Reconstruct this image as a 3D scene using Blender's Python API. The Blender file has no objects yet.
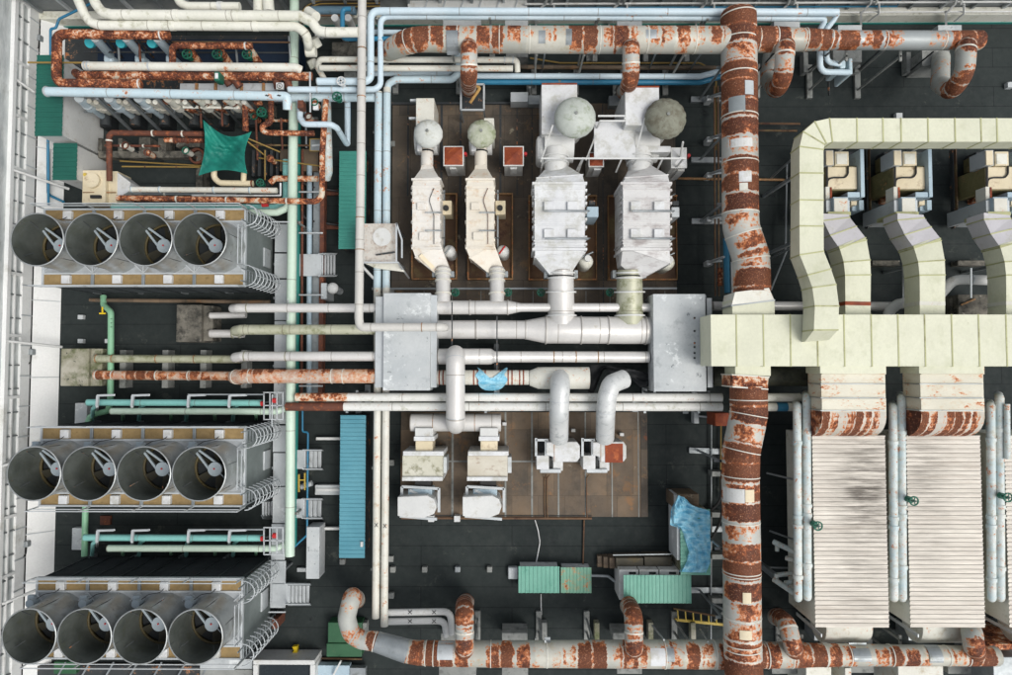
import bpy, math, random
from mathutils import Vector, Euler, Matrix
random.seed(7)
C = bpy.context.scene.collection
R_ = math.radians
# ---------------- camera, sky, sun, exposure
CH, FPX = 25.0, 675.0
CAM_ROT = Euler((R_(2.25), R_(0.5), 0), 'XYZ')
cam = bpy.data.cameras.new('camera'); camo = bpy.data.objects.new('camera', cam); C.objects.link(camo)
camo.location = (0, 0, CH); camo.rotation_euler = CAM_ROT
cam.sensor_width = 36; cam.lens = 36*FPX/1012; cam.clip_end = 2000; cam.clip_start = .1
bpy.context.scene.camera = camo
SUN_EL, SUN_AZ = 60, 118          # azimuth clockwise from +Y
w = bpy.data.worlds.new('World'); bpy.context.scene.world = w; w.use_nodes = True
nt = w.node_tree; nt.nodes.clear()
sky = nt.nodes.new('ShaderNodeTexSky'); sky.sky_type = 'NISHITA'; sky.sun_disc = False
sky.sun_elevation = R_(SUN_EL); sky.sun_rotation = R_(SUN_AZ); sky.dust_density = 4; sky.air_density = 1.2
hs = nt.nodes.new('ShaderNodeHueSaturation'); hs.inputs['Saturation'].default_value = .30
bg = nt.nodes.new('ShaderNodeBackground'); bg.inputs['Strength'].default_value = .15
wo = nt.nodes.new('ShaderNodeOutputWorld')
nt.links.new(sky.outputs[0], hs.inputs['Color']); nt.links.new(hs.outputs[0], bg.inputs[0]); nt.links.new(bg.outputs[0], wo.inputs[0])
sl = bpy.data.lights.new('sun', 'SUN'); sl.energy = 1.5; sl.angle = R_(26); sl.color = (1, .965, .92)
so = bpy.data.objects.new('sun', sl); C.objects.link(so); so.location = (0, 0, 40)
_d = Vector((math.sin(R_(SUN_AZ))*math.cos(R_(SUN_EL)), math.cos(R_(SUN_AZ))*math.cos(R_(SUN_EL)), math.sin(R_(SUN_EL))))
so.rotation_euler = _d.to_track_quat('Z', 'Y').to_euler()
vs_ = bpy.context.scene.view_settings
vs_.view_transform = 'Standard'; vs_.look = 'None'; vs_.exposure = 0.0; vs_.gamma = 1; vs_.use_curve_mapping = False

# ---------------- survey: a point of the plan seen at (u, v), standing at height z
_R = CAM_ROT.to_matrix()
def P(u, v, z=0.0):
    d = _R @ Vector(((u-506)/FPX, (337.5-v)/FPX, -1)); t = (CH-z)/-d.z
    return Vector((d.x*t, d.y*t, z))
def S(z): return (CH-z)/FPX
def lin(c):
    return tuple(((x/255)/12.92 if x/255 <= .04045 else ((x/255+.055)/1.055)**2.4) for x in c)

# ---------------- materials
RUST_D, RUST_M, RUST_O = lin((66, 37, 30)), lin((110, 57, 38)), lin((202, 126, 78))
def M(name, col, col2=None, vs=.7, rough=.6, metal=0.0, rust=0, rs=1.6, dirt=0, dcol=(60, 62, 50), ds=2.0,
      panel=0, bump=.25, seam=None, stretch=(1, 1, 1), grid=None, soot=0, plates=None, deep=None, alpha=None, rvar=.16):
    m = bpy.data.materials.new(name); m.use_nodes = True
    t = m.node_tree; N, L = t.nodes, t.links; b = N['Principled BSDF']
    def nd(k, **kw):
        n = N.new(k)
        for a, v in kw.items(): setattr(n, a, v)
        return n
    def math_(op, a, b_=None, clamp=False):
        n = nd('ShaderNodeMath', operation=op, use_clamp=clamp)
        for i, x in enumerate((a, b_)):
            if x is None: continue
            if isinstance(x, (int, float)): n.inputs[i].default_value = x
            else: L.new(x, n.inputs[i])
        return n.outputs[0]
    def mix(f, a, b_):
        n = nd('ShaderNodeMix', data_type='RGBA')
        for s, x in ((0, f), (6, a), (7, b_)):
            if isinstance(x, (int, float)): n.inputs[s].default_value = x
            elif isinstance(x, tuple): n.inputs[s].default_value = (*x, 1)
            else: L.new(x, n.inputs[s])
        return n.outputs[2]
    def ramp(f, lo, hi):
        n = nd('ShaderNodeMapRange'); n.inputs[1].default_value = lo; n.inputs[2].default_value = hi; L.new(f, n.inputs[0]); return n.outputs[0]
    geo = nd('ShaderNodeNewGeometry'); mp = nd('ShaderNodeMapping'); L.new(geo.outputs['Position'], mp.inputs[0])
    mp.inputs['Scale'].default_value = stretch; pos = mp.outputs[0]
    def noise(scale, det=5, ro=.6, off=0, src=None):
        n = nd('ShaderNodeTexNoise'); n.inputs['Scale'].default_value = scale; n.inputs['Detail'].default_value = det; n.inputs['Roughness'].default_value = ro
        if off:
            a = nd('ShaderNodeVectorMath', operation='ADD'); L.new(src or pos, a.inputs[0]); a.inputs[1].default_value = (off, off*1.7, off*.3); L.new(a.outputs[0], n.inputs['Vector'])
        else: L.new(src or pos, n.inputs['Vector'])
        return n.outputs[0]
    c1 = lin(col); c2 = lin(col2) if col2 else tuple(x*.72 for x in c1)
    cur = mix(ramp(noise(vs, 6), .35, .68), c1, c2)
    fine = noise(14, 4, .7, 3)
    f2 = ramp(fine, .3, .7); cur = mix(math_('MULTIPLY', f2, .22), cur, tuple(x*.55 for x in c1))
    uvn = None
    if panel or seam:
        uvn = nd('ShaderNodeSeparateXYZ'); uv = nd('ShaderNodeUVMap'); L.new(uv.outputs[0], uvn.inputs[0])
    if dirt:
        th = .68-.36*dirt
        dm = ramp(noise(ds, 8, .72, 11), th-.03, th+.12); cur = mix(math_('MULTIPLY', dm, .85), cur, lin(dcol))
    if deep:
        for (dc, am, sc, of) in deep:
            th = .68-.36*am; cur = mix(ramp(noise(sc, 9, .75, of), th, th+.05), cur, lin(dc))
    if plates:   # each rolled plate of the floor weathers to its own tone
        g = nd('ShaderNodeTexBrick'); L.new(geo.outputs['Position'], g.inputs['Vector']); g.inputs['Scale'].default_value = 1; g.inputs['Brick Width'].default_value = plates[0]; g.inputs['Row Height'].default_value = plates[1]
        g.inputs['Mortar Size'].default_value = .008; g.inputs['Color1'].default_value = (1, .98, .95, 1); g.inputs['Color2'].default_value = (.5, .54, .6, 1); g.inputs['Mortar'].default_value = (.3, .3, .3, 1); g.offset = .4
        mm = nd('ShaderNodeMix', data_type='RGBA', blend_type='MULTIPLY'); mm.inputs[0].default_value = .7; L.new(cur, mm.inputs[6]); L.new(g.outputs[0], mm.inputs[7]); cur = mm.outputs[2]
    if soot:   # soot fans out in the middle of each ribbed roof, broken up rib by rib
        big = None
        for (su, sv, rx, ry, am) in ((866, 488, 1.25, 2.5, .95), (862, 565, 1.1, 2.0, .45), (926, 470, .9, 2.6, .5), (930, 545, .8, 1.8, .3), (846, 455, .9, .8, .4)):
            cc = P(su, sv, 3.1); a_ = nd('ShaderNodeVectorMath', operation='SUBTRACT'); L.new(geo.outputs['Position'], a_.inputs[0]); a_.inputs[1].default_value = tuple(cc)
            d_ = nd('ShaderNodeVectorMath', operation='MULTIPLY'); L.new(a_.outputs[0], d_.inputs[0]); d_.inputs[1].default_value = (1/rx, 1/ry, 0)
            l_ = nd('ShaderNodeVectorMath', operation='LENGTH'); L.new(d_.outputs[0], l_.inputs[0]); q_ = math_('MULTIPLY', ramp(l_.outputs['Value'], 1.1, .25), am)
            big = q_ if big is None else math_('MAXIMUM', big, q_)
        rb = ramp(noise(1.7, 6, .72, 17), .40, .60)
        cur = mix(math_('MULTIPLY', big, rb), cur, lin((84, 78, 70)))
    rough_s = None
    if rust:
        a = noise(rs*1.3, 4, .6, 21); bb = noise(rs*6.5, 8, .74, 31)
        f = math_('ADD', math_('MULTIPLY', math_('SUBTRACT', a, .5), .62), math_('MULTIPLY', math_('SUBTRACT', bb, .5), .62)); f = math_('ADD', f, .5)
        if panel:
            # the sheets of a duct rust one by one, with ragged joints between them
            ud = math_('ADD', uvn.outputs[0], math_('MULTIPLY', math_('SUBTRACT', noise(7, 6, .7, 51), .5), .22))
            def band(w_, k, ex):
                fl = math_('FLOOR', math_('DIVIDE', math_('ADD', ud, k), w_)); wn = nd('ShaderNodeTexWhiteNoise', noise_dimensions='1D'); L.new(math_('ADD', fl, ex), wn.inputs['W']); return wn.outputs[0]
            b1, b2, b3 = band(panel*.62, 0, 1.5), band(panel*.27, .11, 31.5), band(panel, 0, 71.5)
            f = math_('ADD', f, math_('MULTIPLY', math_('SUBTRACT', b1, .5), rvar*1.7)); f = math_('ADD', f, math_('MULTIPLY', math_('SUBTRACT', b2, .5), rvar*1.3))
            cur = mix(math_('MULTIPLY', b3, .5), cur, lin((140, 146, 145)))
            fx = math_('FRACT', math_('DIVIDE', ud, panel*.62)); e = math_('MULTIPLY', math_('ABSOLUTE', math_('SUBTRACT', fx, .5)), 2.0); f = math_('SUBTRACT', f, math_('MULTIPLY', ramp(e, .8, .92), .2))
            va = math_('MULTIPLY', math_('ABSOLUTE', math_('SUBTRACT', uvn.outputs[1], .5)), 2.0)
            f = math_('SUBTRACT', f, math_('MULTIPLY', ramp(va, .26, .48), .16))
        th = .68-.36*rust
        edge = ramp(f, th-.014, th+.016); core = ramp(f, th+.015, th+.075)
        rc = mix(core, RUST_O, RUST_M); rc = mix(ramp(f, th+.07, th+.15), rc, RUST_D)
        fl_ = noise(21, 7, .78, 5); rc = mix(math_('MULTIPLY', ramp(fl_, .52, .66), .55), rc, RUST_O); rc = mix(math_('MULTIPLY', ramp(fl_, .61, .66), .85), rc, c1)
        if panel: rc = mix(math_('MULTIPLY', b2, .16), rc, RUST_O)
        halo = ramp(f, th-.06, th); cur = mix(math_('MULTIPLY', halo, .4), cur, lin((198, 158, 118)))
        cur = mix(edge, cur, rc); rough_s = edge
    if grid:
        g = nd('ShaderNodeTexBrick'); L.new(geo.outputs['Position'], g.inputs['Vector'])
        gw, gh, mo, gc = grid
        g.inputs['Scale'].default_value = 1; g.inputs['Brick Width'].default_value = gw; g.inputs['Row Height'].default_value = gh
        g.inputs['Mortar Size'].default_value = mo; g.inputs['Mortar Smooth'].default_value = .3; g.inputs['Bias'].default_value = 0
        g.inputs['Color1'].default_value = (1, 1, 1, 1); g.inputs['Color2'].default_value = (.82, .82, .82, 1); g.inputs['Mortar'].default_value = (0, 0, 0, 1)
        g.offset = .37
        mm = nd('ShaderNodeMix', data_type='RGBA', blend_type='MULTIPLY'); mm.inputs[0].default_value = .35
        L.new(cur, mm.inputs[6]); L.new(g.outputs[0], mm.inputs[7]); cur = mix(math_('MULTIPLY', g.outputs[1], .75), mm.outputs[2], lin(gc))
    if seam:
        fx = math_('FRACT', math_('DIVIDE', uvn.outputs[0], seam))
        cur = mix(math_('MULTIPLY', math_('LESS_THAN', fx, .03/seam), .55), cur, lin((110, 100, 85)))
    L.new(cur, b.inputs['Base Color']); b.inputs['Metallic'].default_value = metal
    rr = ramp(noise(5, 4, .6, 41), .3, .7); rr = math_('ADD', math_('MULTIPLY', rr, .2), rough-.1)
    if rough_s is not None: rr = math_('ADD', rr, math_('MULTIPLY', rough_s, .25), clamp=True)
    L.new(rr, b.inputs['Roughness']); b.inputs['Specular IOR Level'].default_value = .35
    if bump:
        bn = nd('ShaderNodeBump'); bn.inputs['Strength'].default_value = bump; bn.inputs['Distance'].default_value = .012
        hgt = noise(9, 6, .65, 2)
        L.new(hgt, bn.inputs['Height']); L.new(bn.outputs[0], b.inputs['Normal'])
    if alpha is not None: b.inputs['Alpha'].default_value = alpha
    return m
K = {}
def mk(k, *a, **kw): K[k] = M(k, *a, **kw)
mk('membrane', (45, 52, 51), (32, 39, 39), vs=.3, rough=.85, dirt=.3, dcol=(53, 58, 56), ds=.6, grid=(9.0, .74, .014, (17, 21, 23)), deep=[((66, 70, 66), .2, .9, 7), ((24, 28, 30), .14, .5, 17), ((140, 142, 136), -.12, 19, 27)])
mk('white', (214, 215, 212), (196, 198, 196), rough=.45, bump=.08, dirt=.26, dcol=(165, 160, 145), ds=2.5, deep=[((120, 85, 60), .02, 9, 3)])
mk('white_clean', (219, 221, 221), (204, 206, 208), vs=1.6, rough=.5, bump=.06, dirt=.5, deep=[((146, 142, 132), .12, 3.4, 5), ((150, 112, 84), -.06, 6, 15)], dcol=(180, 180, 172))
mk('white_mossy', (226, 225, 214), (210, 210, 196), rough=.55, seam=1.7, dirt=.3, dcol=(160, 158, 132), ds=3, deep=[((112, 112, 84), .06, 6, 3)])
mk('long_white', (224, 224, 219), (208, 210, 204), rough=.5, seam=2.6, rust=.06, rs=4, dirt=.26, dcol=(168, 168, 148), ds=3)
mk('cream_white', (224, 219, 206), (212, 204, 188), rough=.5, rust=.04, rs=1.6, dirt=.34, dcol=(200, 178, 150), ds=2)
mk('white_weather', (214, 214, 212), (196, 195, 193), rough=.55, dirt=.42, dcol=(156, 148, 146), ds=1.5, stretch=(.8, 1.8, 1), deep=[((140, 110, 84), .03, 5, 3)])
mk('white_moss', (208, 206, 192), (186, 184, 164), rough=.7, dirt=.38, dcol=(112, 110, 78), ds=3, deep=[((70, 66, 50), .1, 5, 3)])
mk('white_stain', (208, 204, 190), (190, 182, 164), rough=.7, dirt=.34, dcol=(128, 92, 62), ds=1.4, stretch=(1, 2, 1))
mk('white_rusty', (206, 202, 194), (186, 182, 172), rough=.6, rust=.12, rs=5, dirt=.45, dcol=(150, 132, 118), ds=4)
mk('elbow_rust', (190, 190, 182), (166, 168, 160), rough=.5, rust=.7, rs=1.3, panel=.62, dirt=.3, dcol=(150, 140, 115), rvar=.12)
mk('rust_heavy', (206, 198, 184), (178, 168, 150), rough=.6, rust=.74, rs=2.2, dirt=.3, dcol=(160, 140, 110))
mk('grey_clad', (214, 216, 214), (190, 194, 194), rough=.4, metal=.12, dirt=.34, dcol=(146, 152, 152), ds=3)
mk('grey_plate', (150, 158, 160), rough=.5)
mk('mossy_metal', (98, 100, 84), (66, 68, 60), vs=2, rough=.6, dirt=.4, dcol=(44, 46, 42))
mk('hood_white', (218, 214, 196), (202, 198, 180), rough=.55, rust=.24, rs=1.2, stretch=(1, 2, 1), dirt=.3, dcol=(196, 178, 150))
mk('hood_rust', (214, 208, 196), (196, 186, 168), rough=.6, rust=.72, rs=1.6, panel=.42, dirt=.3, dcol=(180, 150, 110), rvar=.15, stretch=(1.4, .6, .6))
mk('deep_blue', (24, 44, 66), (18, 32, 50), rough=.6)
mk('blue_slate', (104, 134, 152), rough=.5, dirt=.2)
mk('pane_dark', (40, 48, 52), rough=.25)
mk('olive_brown', (84, 80, 68), (64, 62, 54), rough=.7, dirt=.3, dcol=(104, 90, 60))
mk('dome_white', (208, 211, 206), (190, 194, 188), vs=2, rough=.7, dirt=.3, dcol=(160, 158, 140), ds=3)
mk('cream_white2', (222, 219, 212), (206, 201, 190), rough=.5, rust=.05, rs=1.6, dirt=.36, dcol=(192, 174, 150), ds=2)
mk('bar_grey', (128, 134, 134), rough=.5)
mk('duct_grey', (206, 204, 208), (192, 190, 192), rough=.5, dirt=.25, dcol=(176, 176, 160), ds=2)
mk('cream', (224, 212, 184), (205, 192, 160), rough=.55, dirt=.25, dcol=(150, 125, 95), ds=3)
mk('beige', (204, 202, 196), (188, 187, 181), rough=.45, dirt=.1, dcol=(150, 140, 120), seam=1.05)
mk('yellow', (214, 215, 192), (203, 204, 182), rough=.5, dirt=.36, dcol=(190, 192, 166), ds=1.6, vs=.9, stretch=(1, .8, 1), deep=[((164, 164, 130), .04, 4, 7)])
mk('yellow_seam', (182, 184, 140), (160, 160, 118), rough=.6, dirt=.3, dcol=(110, 105, 70))
mk('pale_blue', (196, 214, 220), (182, 204, 212), rough=.4, seam=2.1, rust=.16, rs=2.2, dirt=.15, dcol=(150, 165, 165))
mk('pale_clean', (202, 218, 226), (186, 206, 216), rough=.4, seam=2.3, rust=.03, dirt=.1, dcol=(150, 170, 178))
mk('blue_white', (216, 219, 213), (172, 196, 202), vs=1.3, rough=.5, rust=.2, rs=4, dirt=.42, dcol=(176, 176, 160), ds=5, deep=[((70, 72, 62), .16, 8, 3)])
mk('blue', (52, 124, 156), (40, 106, 140), rough=.4, seam=2.2)
mk('cyan', (70, 190, 200), (50, 160, 175), rough=.5)
mk('teal', (146, 206, 200), (128, 194, 188), rough=.4, seam=1.9, dirt=.1, dcol=(120, 178, 170))
mk('teal_dark', (45, 130, 120), (35, 110, 104), rough=.5)
mk('mint', (200, 219, 202), (186, 208, 190), rough=.38, seam=2.6, dirt=.1, dcol=(150, 185, 160))
mk('mint_dark', (140, 190, 155), (122, 172, 138), rough=.42, dirt=.15, dcol=(95, 140, 110))
mk('rust_duct', (204, 202, 192), (172, 174, 170), rough=.5, metal=.1, rust=.84, rs=1.0, panel=.98, dirt=.25, dcol=(178, 165, 140), ds=2, rvar=.13)
mk('rust_duct_h', (202, 200, 188), (172, 170, 156), rough=.5, metal=.1, rust=.64, rs=1.2, panel=.8, dirt=.3, dcol=(168, 158, 128), ds=2, rvar=.13)
mk('grey_duct', (176, 182, 182), (158, 164, 164), rough=.45, metal=.2, rust=.36, rs=1.3, panel=1.15, dirt=.25, dcol=(160, 158, 140), ds=2, rvar=.2)
mk('rust_pipe', (214, 205, 188), (190, 180, 160), rough=.55, rust=.66, rs=1.6, dirt=.3, dcol=(160, 140, 110))
mk('rust_orange', (216, 204, 186), (198, 138, 92), vs=5, rough=.65, rust=.62, rs=2.6, panel=.62, dirt=.5, dcol=(190, 104, 54), ds=6, rvar=.1)
mk('rust_all', (108, 66, 50), (78, 50, 42), vs=2, rough=.75, dirt=.3, dcol=(170, 95, 55), ds=6)
mk('white_rust', (218, 218, 208), (200, 198, 186), rough=.5, rust=.15, rs=3, dirt=.25, dcol=(170, 158, 130), ds=3)
mk('alu', (218, 216, 212), (198, 197, 193), rough=.38, metal=.2, dirt=.12, dcol=(168, 160, 130), ds=3, seam=1.4)
mk('alu_moss', (196, 196, 176), (162, 165, 135), rough=.45, metal=.2, dirt=.4, dcol=(112, 116, 76), ds=2.5, seam=1.4)
mk('galv', (158, 164, 166), (126, 133, 136), vs=1.2, rough=.42, metal=.35, dirt=.3, dcol=(110, 112, 106), ds=2)
mk('galv_light', (196, 201, 203), (176, 182, 184), rough=.45, metal=.2, dirt=.2, dcol=(140, 142, 140), ds=2.5)
mk('deck_steel', (182, 187, 189), (158, 162, 164), vs=1.4, rough=.45, metal=.25, dirt=.34, dcol=(135, 130, 120), ds=2.2)
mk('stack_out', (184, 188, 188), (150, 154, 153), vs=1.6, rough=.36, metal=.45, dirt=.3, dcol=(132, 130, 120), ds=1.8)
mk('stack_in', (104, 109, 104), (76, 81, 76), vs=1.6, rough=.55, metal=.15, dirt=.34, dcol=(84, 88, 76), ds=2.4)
mk('louver', (128, 137, 135), (108, 117, 116), rough=.5, metal=.2)
mk('inlet', (52, 58, 60), (38, 43, 45), rough=.7)
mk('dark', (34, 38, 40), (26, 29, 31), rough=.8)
mk('dark_steel', (62, 66, 68), (48, 52, 54), rough=.6, rust=.14)
mk('fan_dark', (52, 50, 38), (38, 37, 30), rough=.7)
mk('hub', (160, 172, 178), (148, 160, 168), rough=.4)
mk('ring', (84, 74, 44), (56, 52, 36), rough=.6)
mk('tan', (158, 134, 92), (138, 116, 78), vs=3, rough=.8, dirt=.25, dcol=(118, 98, 62), ds=5, bump=.6)
mk('brown_plate', (132, 112, 90), (98, 88, 76), vs=.45, rough=.7, dirt=.45, dcol=(84, 76, 65), ds=.8, plates=(.96, 2.4), deep=[((138, 106, 76), .32, .7, 14), ((172, 160, 138), .14, 1.2, 4), ((150, 94, 62), .1, .7, 24), ((196, 188, 166), -.02, 4, 34)])
mk('brown_pad', (108, 96, 82), (78, 73, 67), vs=.5, rough=.75, dirt=.4, dcol=(60, 57, 53), ds=.7, plates=(.7, 3.1), deep=[((122, 100, 76), .3, .7, 16), ((168, 158, 134), .16, 1.5, 6), ((142, 84, 54), .1, .8, 26), ((190, 184, 164), .0, 3, 36)])
mk('tray', (112, 84, 60), (74, 56, 44), vs=.8, rough=.7, dirt=.35, dcol=(124, 112, 76), ds=.9, deep=[((70, 46, 36), .3, .8, 4)])
mk('tray_rim', (146, 114, 76), (112, 84, 58), rough=.7, rust=.3, rs=4)
mk('concrete', (150, 152, 148), (124, 127, 124), vs=1.3, rough=.85, dirt=.4, dcol=(92, 95, 92), ds=3)
mk('conc_light', (196, 200, 200), (172, 178, 180), vs=.9, rough=.8, dirt=.22, dcol=(146, 152, 154), ds=1.6, deep=[((210, 214, 214), .3, 1.4, 18), ((116, 122, 124), .2, 3.2, 8)])
mk('conc_moss', (176, 172, 158), (112, 112, 84), vs=1.4, rough=.9, dirt=.5, dcol=(84, 92, 56), ds=2, deep=[((40, 42, 36), .22, 4, 3)])
mk('conc_dark', (128, 124, 114), (70, 68, 62), vs=1.6, rough=.9, dirt=.5, dcol=(34, 36, 34), ds=2.6, deep=[((172, 168, 158), .14, 4, 3)])
mk('wall_white', (232, 233, 231), (220, 222, 220), vs=.5, rough=.6, dirt=.24, dcol=(178, 178, 168), ds=.8, deep=[((110, 108, 96), .0, 5, 3)])
mk('panel_grey', (134, 139, 140), (112, 117, 118), vs=.4, rough=.5, dirt=.3, dcol=(92, 96, 96), ds=.8)
mk('pane', (214, 218, 216), (150, 157, 158), vs=1.2, rough=.3, dirt=.3, dcol=(150, 152, 148), ds=1.5, stretch=(1, .5, 2))
mk('corr_white', (203, 198, 188), (184, 178, 168), vs=.8, rough=.5, metal=.1, dirt=.3, dcol=(170, 160, 148), ds=.6, stretch=(.35, 3.4, 1), bump=0, soot=1)
mk('teal_sheet', (120, 176, 158), (104, 162, 144), rough=.5, dirt=.22, dcol=(62, 132, 112), ds=1.6)
mk('teal_sheet_rust', (128, 176, 152), (112, 160, 138), rough=.55, rust=.24, rs=3, dirt=.3, dcol=(150, 140, 105), ds=3)
mk('teal_roof', (72, 148, 134), (58, 132, 120), rough=.45, dirt=.15, dcol=(48, 118, 104))
mk('green_roof', (34, 98, 84), (28, 84, 74), rough=.45)
mk('blue_roof', (98, 156, 170), (82, 142, 158), rough=.4)
mk('green_box', (52, 96, 66), (42, 82, 56), rough=.5, dirt=.2, dcol=(86, 100, 70))
mk('tarp_green', (34, 136, 120), (20, 98, 88), vs=1.5, rough=.6, bump=.5)
mk('tarp_blue', (168, 216, 232), (84, 172, 206), vs=3.4, rough=.5, bump=.6, stretch=(1, 3, 1))
mk('tarp_black', (26, 29, 31), (18, 20, 22), rough=.6, bump=.8)
mk('yellow_paint', (206, 180, 84), (178, 150, 66), rough=.5, dirt=.2, dcol=(110, 90, 50))
mk('signal_yellow', (240, 205, 40), rough=.4)
mk('red', (190, 50, 52), rough=.4)
mk('valve_green', (30, 104, 82), (24, 84, 68), rough=.5)
mk('rust_box', (150, 72, 40), (112, 50, 34), vs=2.2, rough=.7, dirt=.3, dcol=(188, 104, 58), ds=4)
mk('light_blue_grey', (174, 194, 204), (154, 174, 186), rough=.5, dirt=.15, dcol=(120, 132, 134))
mk('olive', (128, 122, 84), (104, 98, 66), rough=.6, rust=.1, dirt=.3, dcol=(80, 74, 50))
mk('moss_dome', (158, 164, 140), (196, 198, 184), vs=2.2, rough=.8, dirt=.45, dcol=(108, 118, 74), ds=2.4)
mk('dome_grey', (190, 195, 188), (168, 175, 166), vs=1.6, rough=.8, dirt=.4, dcol=(128, 138, 112), ds=3)
mk('dome_dark', (138, 140, 126), (112, 112, 98), vs=2.6, rough=.8, dirt=.5, dcol=(92, 86, 72), ds=3.4)
mk('cable', (44, 44, 44), rough=.6)
mk('gold_cable', (150, 124, 66), rough=.6)
mk('ink', (30, 32, 34), rough=.8, bump=0)
mk('rope', (186, 150, 92), (150, 115, 70), vs=6, rough=.9)

# ---------------- mesh builder
ORG = {}
class MB:
    def __init__(s): s.v = []; s.f = []; s.uv = []; s.sm = []
    def poly(s, pts, smooth=False, uv=None):
        i = len(s.v); s.v += [Vector(p) for p in pts]; s.f.append(tuple(range(i, i+len(pts)))); s.uv.append(uv or [(.4, .5)]*len(pts)); s.sm.append(smooth); return s
    def box(s, x0, y0, z0, x1, y1, z1):
        if x0 > x1: x0, x1 = x1, x0
        if y0 > y1: y0, y1 = y1, y0
        i = len(s.v); s.v += [Vector((x, y, z)) for z in (z0, z1) for (x, y) in ((x0, y0), (x1, y0), (x1, y1), (x0, y1))]
        for q in ((3, 2, 1, 0), (4, 5, 6, 7), (0, 1, 5, 4), (1, 2, 6, 5), (2, 3, 7, 6), (3, 0, 4, 7)):
            s.f.append(tuple(i+k for k in q)); s.uv.append([(.4, .5)]*4); s.sm.append(False)
        return s
    def px(s, u0, v0, u1, v1, z0, z1):       # box whose top face is seen at that rectangle
        a, b = P(u0, v0, z1), P(u1, v1, z1); return s.box(a.x, a.y, z0, b.x, b.y, z1)
    def prism(s, pts, z0, z1, z1s=None):     # plan polygon (world xy) extruded
        n = len(pts); i = len(s.v)
        s.v += [Vector((p[0], p[1], z0)) for p in pts] + [Vector((p[0], p[1], (z1s[k] if z1s else z1))) for k, p in enumerate(pts)]
        ar = sum(pts[k][0]*pts[(k+1) % n][1]-pts[(k+1) % n][0]*pts[k][1] for k in range(n))
        fs = [tuple(range(i+n-1, i-1, -1)), tuple(range(i+n, i+2*n))] + [(i+k, i+(k+1) % n, i+n+(k+1) % n, i+n+k) for k in range(n)]
        for f in fs:
            s.f.append(f if ar > 0 else f[::-1]); s.uv.append([(.4, .5)]*len(f)); s.sm.append(False)
        return s
    def ppx(s, uvs, z0, z1): return s.prism([P(u, v, z1)[:2] for u, v in uvs], z0, z1)
    def bar(s, p, q, w, h=None):
        p, q = Vector(p), Vector(q); h = h or w; d = (q-p)
        if d.length < 1e-5: return s
        d.normalize(); sd = d.cross(Vector((0, 0, 1)))
        sd = Vector((1, 0, 0)) if sd.length < .05 else sd.normalized(); up = sd.cross(d).normalized()
        i = len(s.v)
        for e in (p, q):
            for a, b in ((-1, -1), (1, -1), (1, 1), (-1, 1)): s.v.append(e+sd*a*w/2+up*b*h/2)
        for f in ((3, 2, 1, 0), (4, 5, 6, 7), (0, 1, 5, 4), (1, 2, 6, 5), (2, 3, 7, 6), (3, 0, 4, 7)):
            s.f.append(tuple(i+k for k in f)); s.uv.append([(.4, .5)]*4); s.sm.append(False)
        return s
    def tube(s, pts, r, n=16, cap=True, inner=None):
        pts = [Vector(p) for p in pts]; rs = r if isinstance(r, (list, tuple)) else [r]*len(pts)
        k = len(pts); i0 = len(s.v); L_ = 0
        t0 = (pts[1]-pts[0]).normalized(); up = Vector((0, 0, 1)) if abs(t0.z) < .95 else Vector((0, 1, 0))
        nrm = (up-t0*up.dot(t0)).normalized(); pt = t0; us = []
        for a in range(k):
            t = (pts[min(a+1, k-1)]-pts[max(a-1, 0)]).normalized()
            if a: L_ += (pts[a]-pts[a-1]).length
            nrm = (pt.rotation_difference(t) @ nrm); nrm = (nrm-t*nrm.dot(t)).normalized(); pt = t; bn = t.cross(nrm)
            sc = 1.0
            if 0 < a < k-1:
                c = (pts[a]-pts[a-1]).normalized().dot((pts[a+1]-pts[a]).normalized()); sc = 1/max(.75, math.sqrt(max(0, (1+c)/2)))
            us.append(L_)
            for j in range(n):
                g = 2*math.pi*j/n-math.pi; s.v.append(pts[a]+(nrm*math.cos(g)+bn*math.sin(g))*rs[a]*(sc if sc < 1.1 else 1.1))
        for a in range(k-1):
            for j in range(n):
                j2 = (j+1) % n; A = i0+a*n
                s.f.append((A+j, A+j2, A+n+j2, A+n+j)); v0, v1 = j/n, (j+1)/n
                s.uv.append([(us[a], v0), (us[a], v1), (us[a+1], v1), (us[a+1], v0)]); s.sm.append(True)
        if cap:
            A = i0+(k-1)*n
            for ring, rev, uu in ((range(i0, i0+n), True, us[0]), (range(A, A+n), False, us[-1])):
                q = [s.v[z].copy() for z in ring]; i = len(s.v); s.v += q; f = tuple(range(i, i+n))
                s.f.append(f[::-1] if rev else f); s.uv.append([(uu, .5)]*n); s.sm.append(False)
        return s
    def cyl(s, c, r, z0, z1, n=20, r2=None): return s.tube([(c[0], c[1], z0), (c[0], c[1], z1)], [r, r if r2 is None else r2], n)
    def lathe(s, c, prof, n=28, close=False):
        i = len(s.v); k = len(prof)
        for (r, z) in prof:
            for j in range(n): g = 2*math.pi*j/n; s.v.append(Vector((c[0]+r*math.cos(g), c[1]+r*math.sin(g), z)))
        for a in range(k if close else k-1):
            for j in range(n):
                b = (a+1) % k; s.f.append((i+a*n+j, i+a*n+(j+1) % n, i+b*n+(j+1) % n, i+b*n+j)); s.uv.append([(.4, .5)]*4); s.sm.append(True)
        return s
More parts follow.
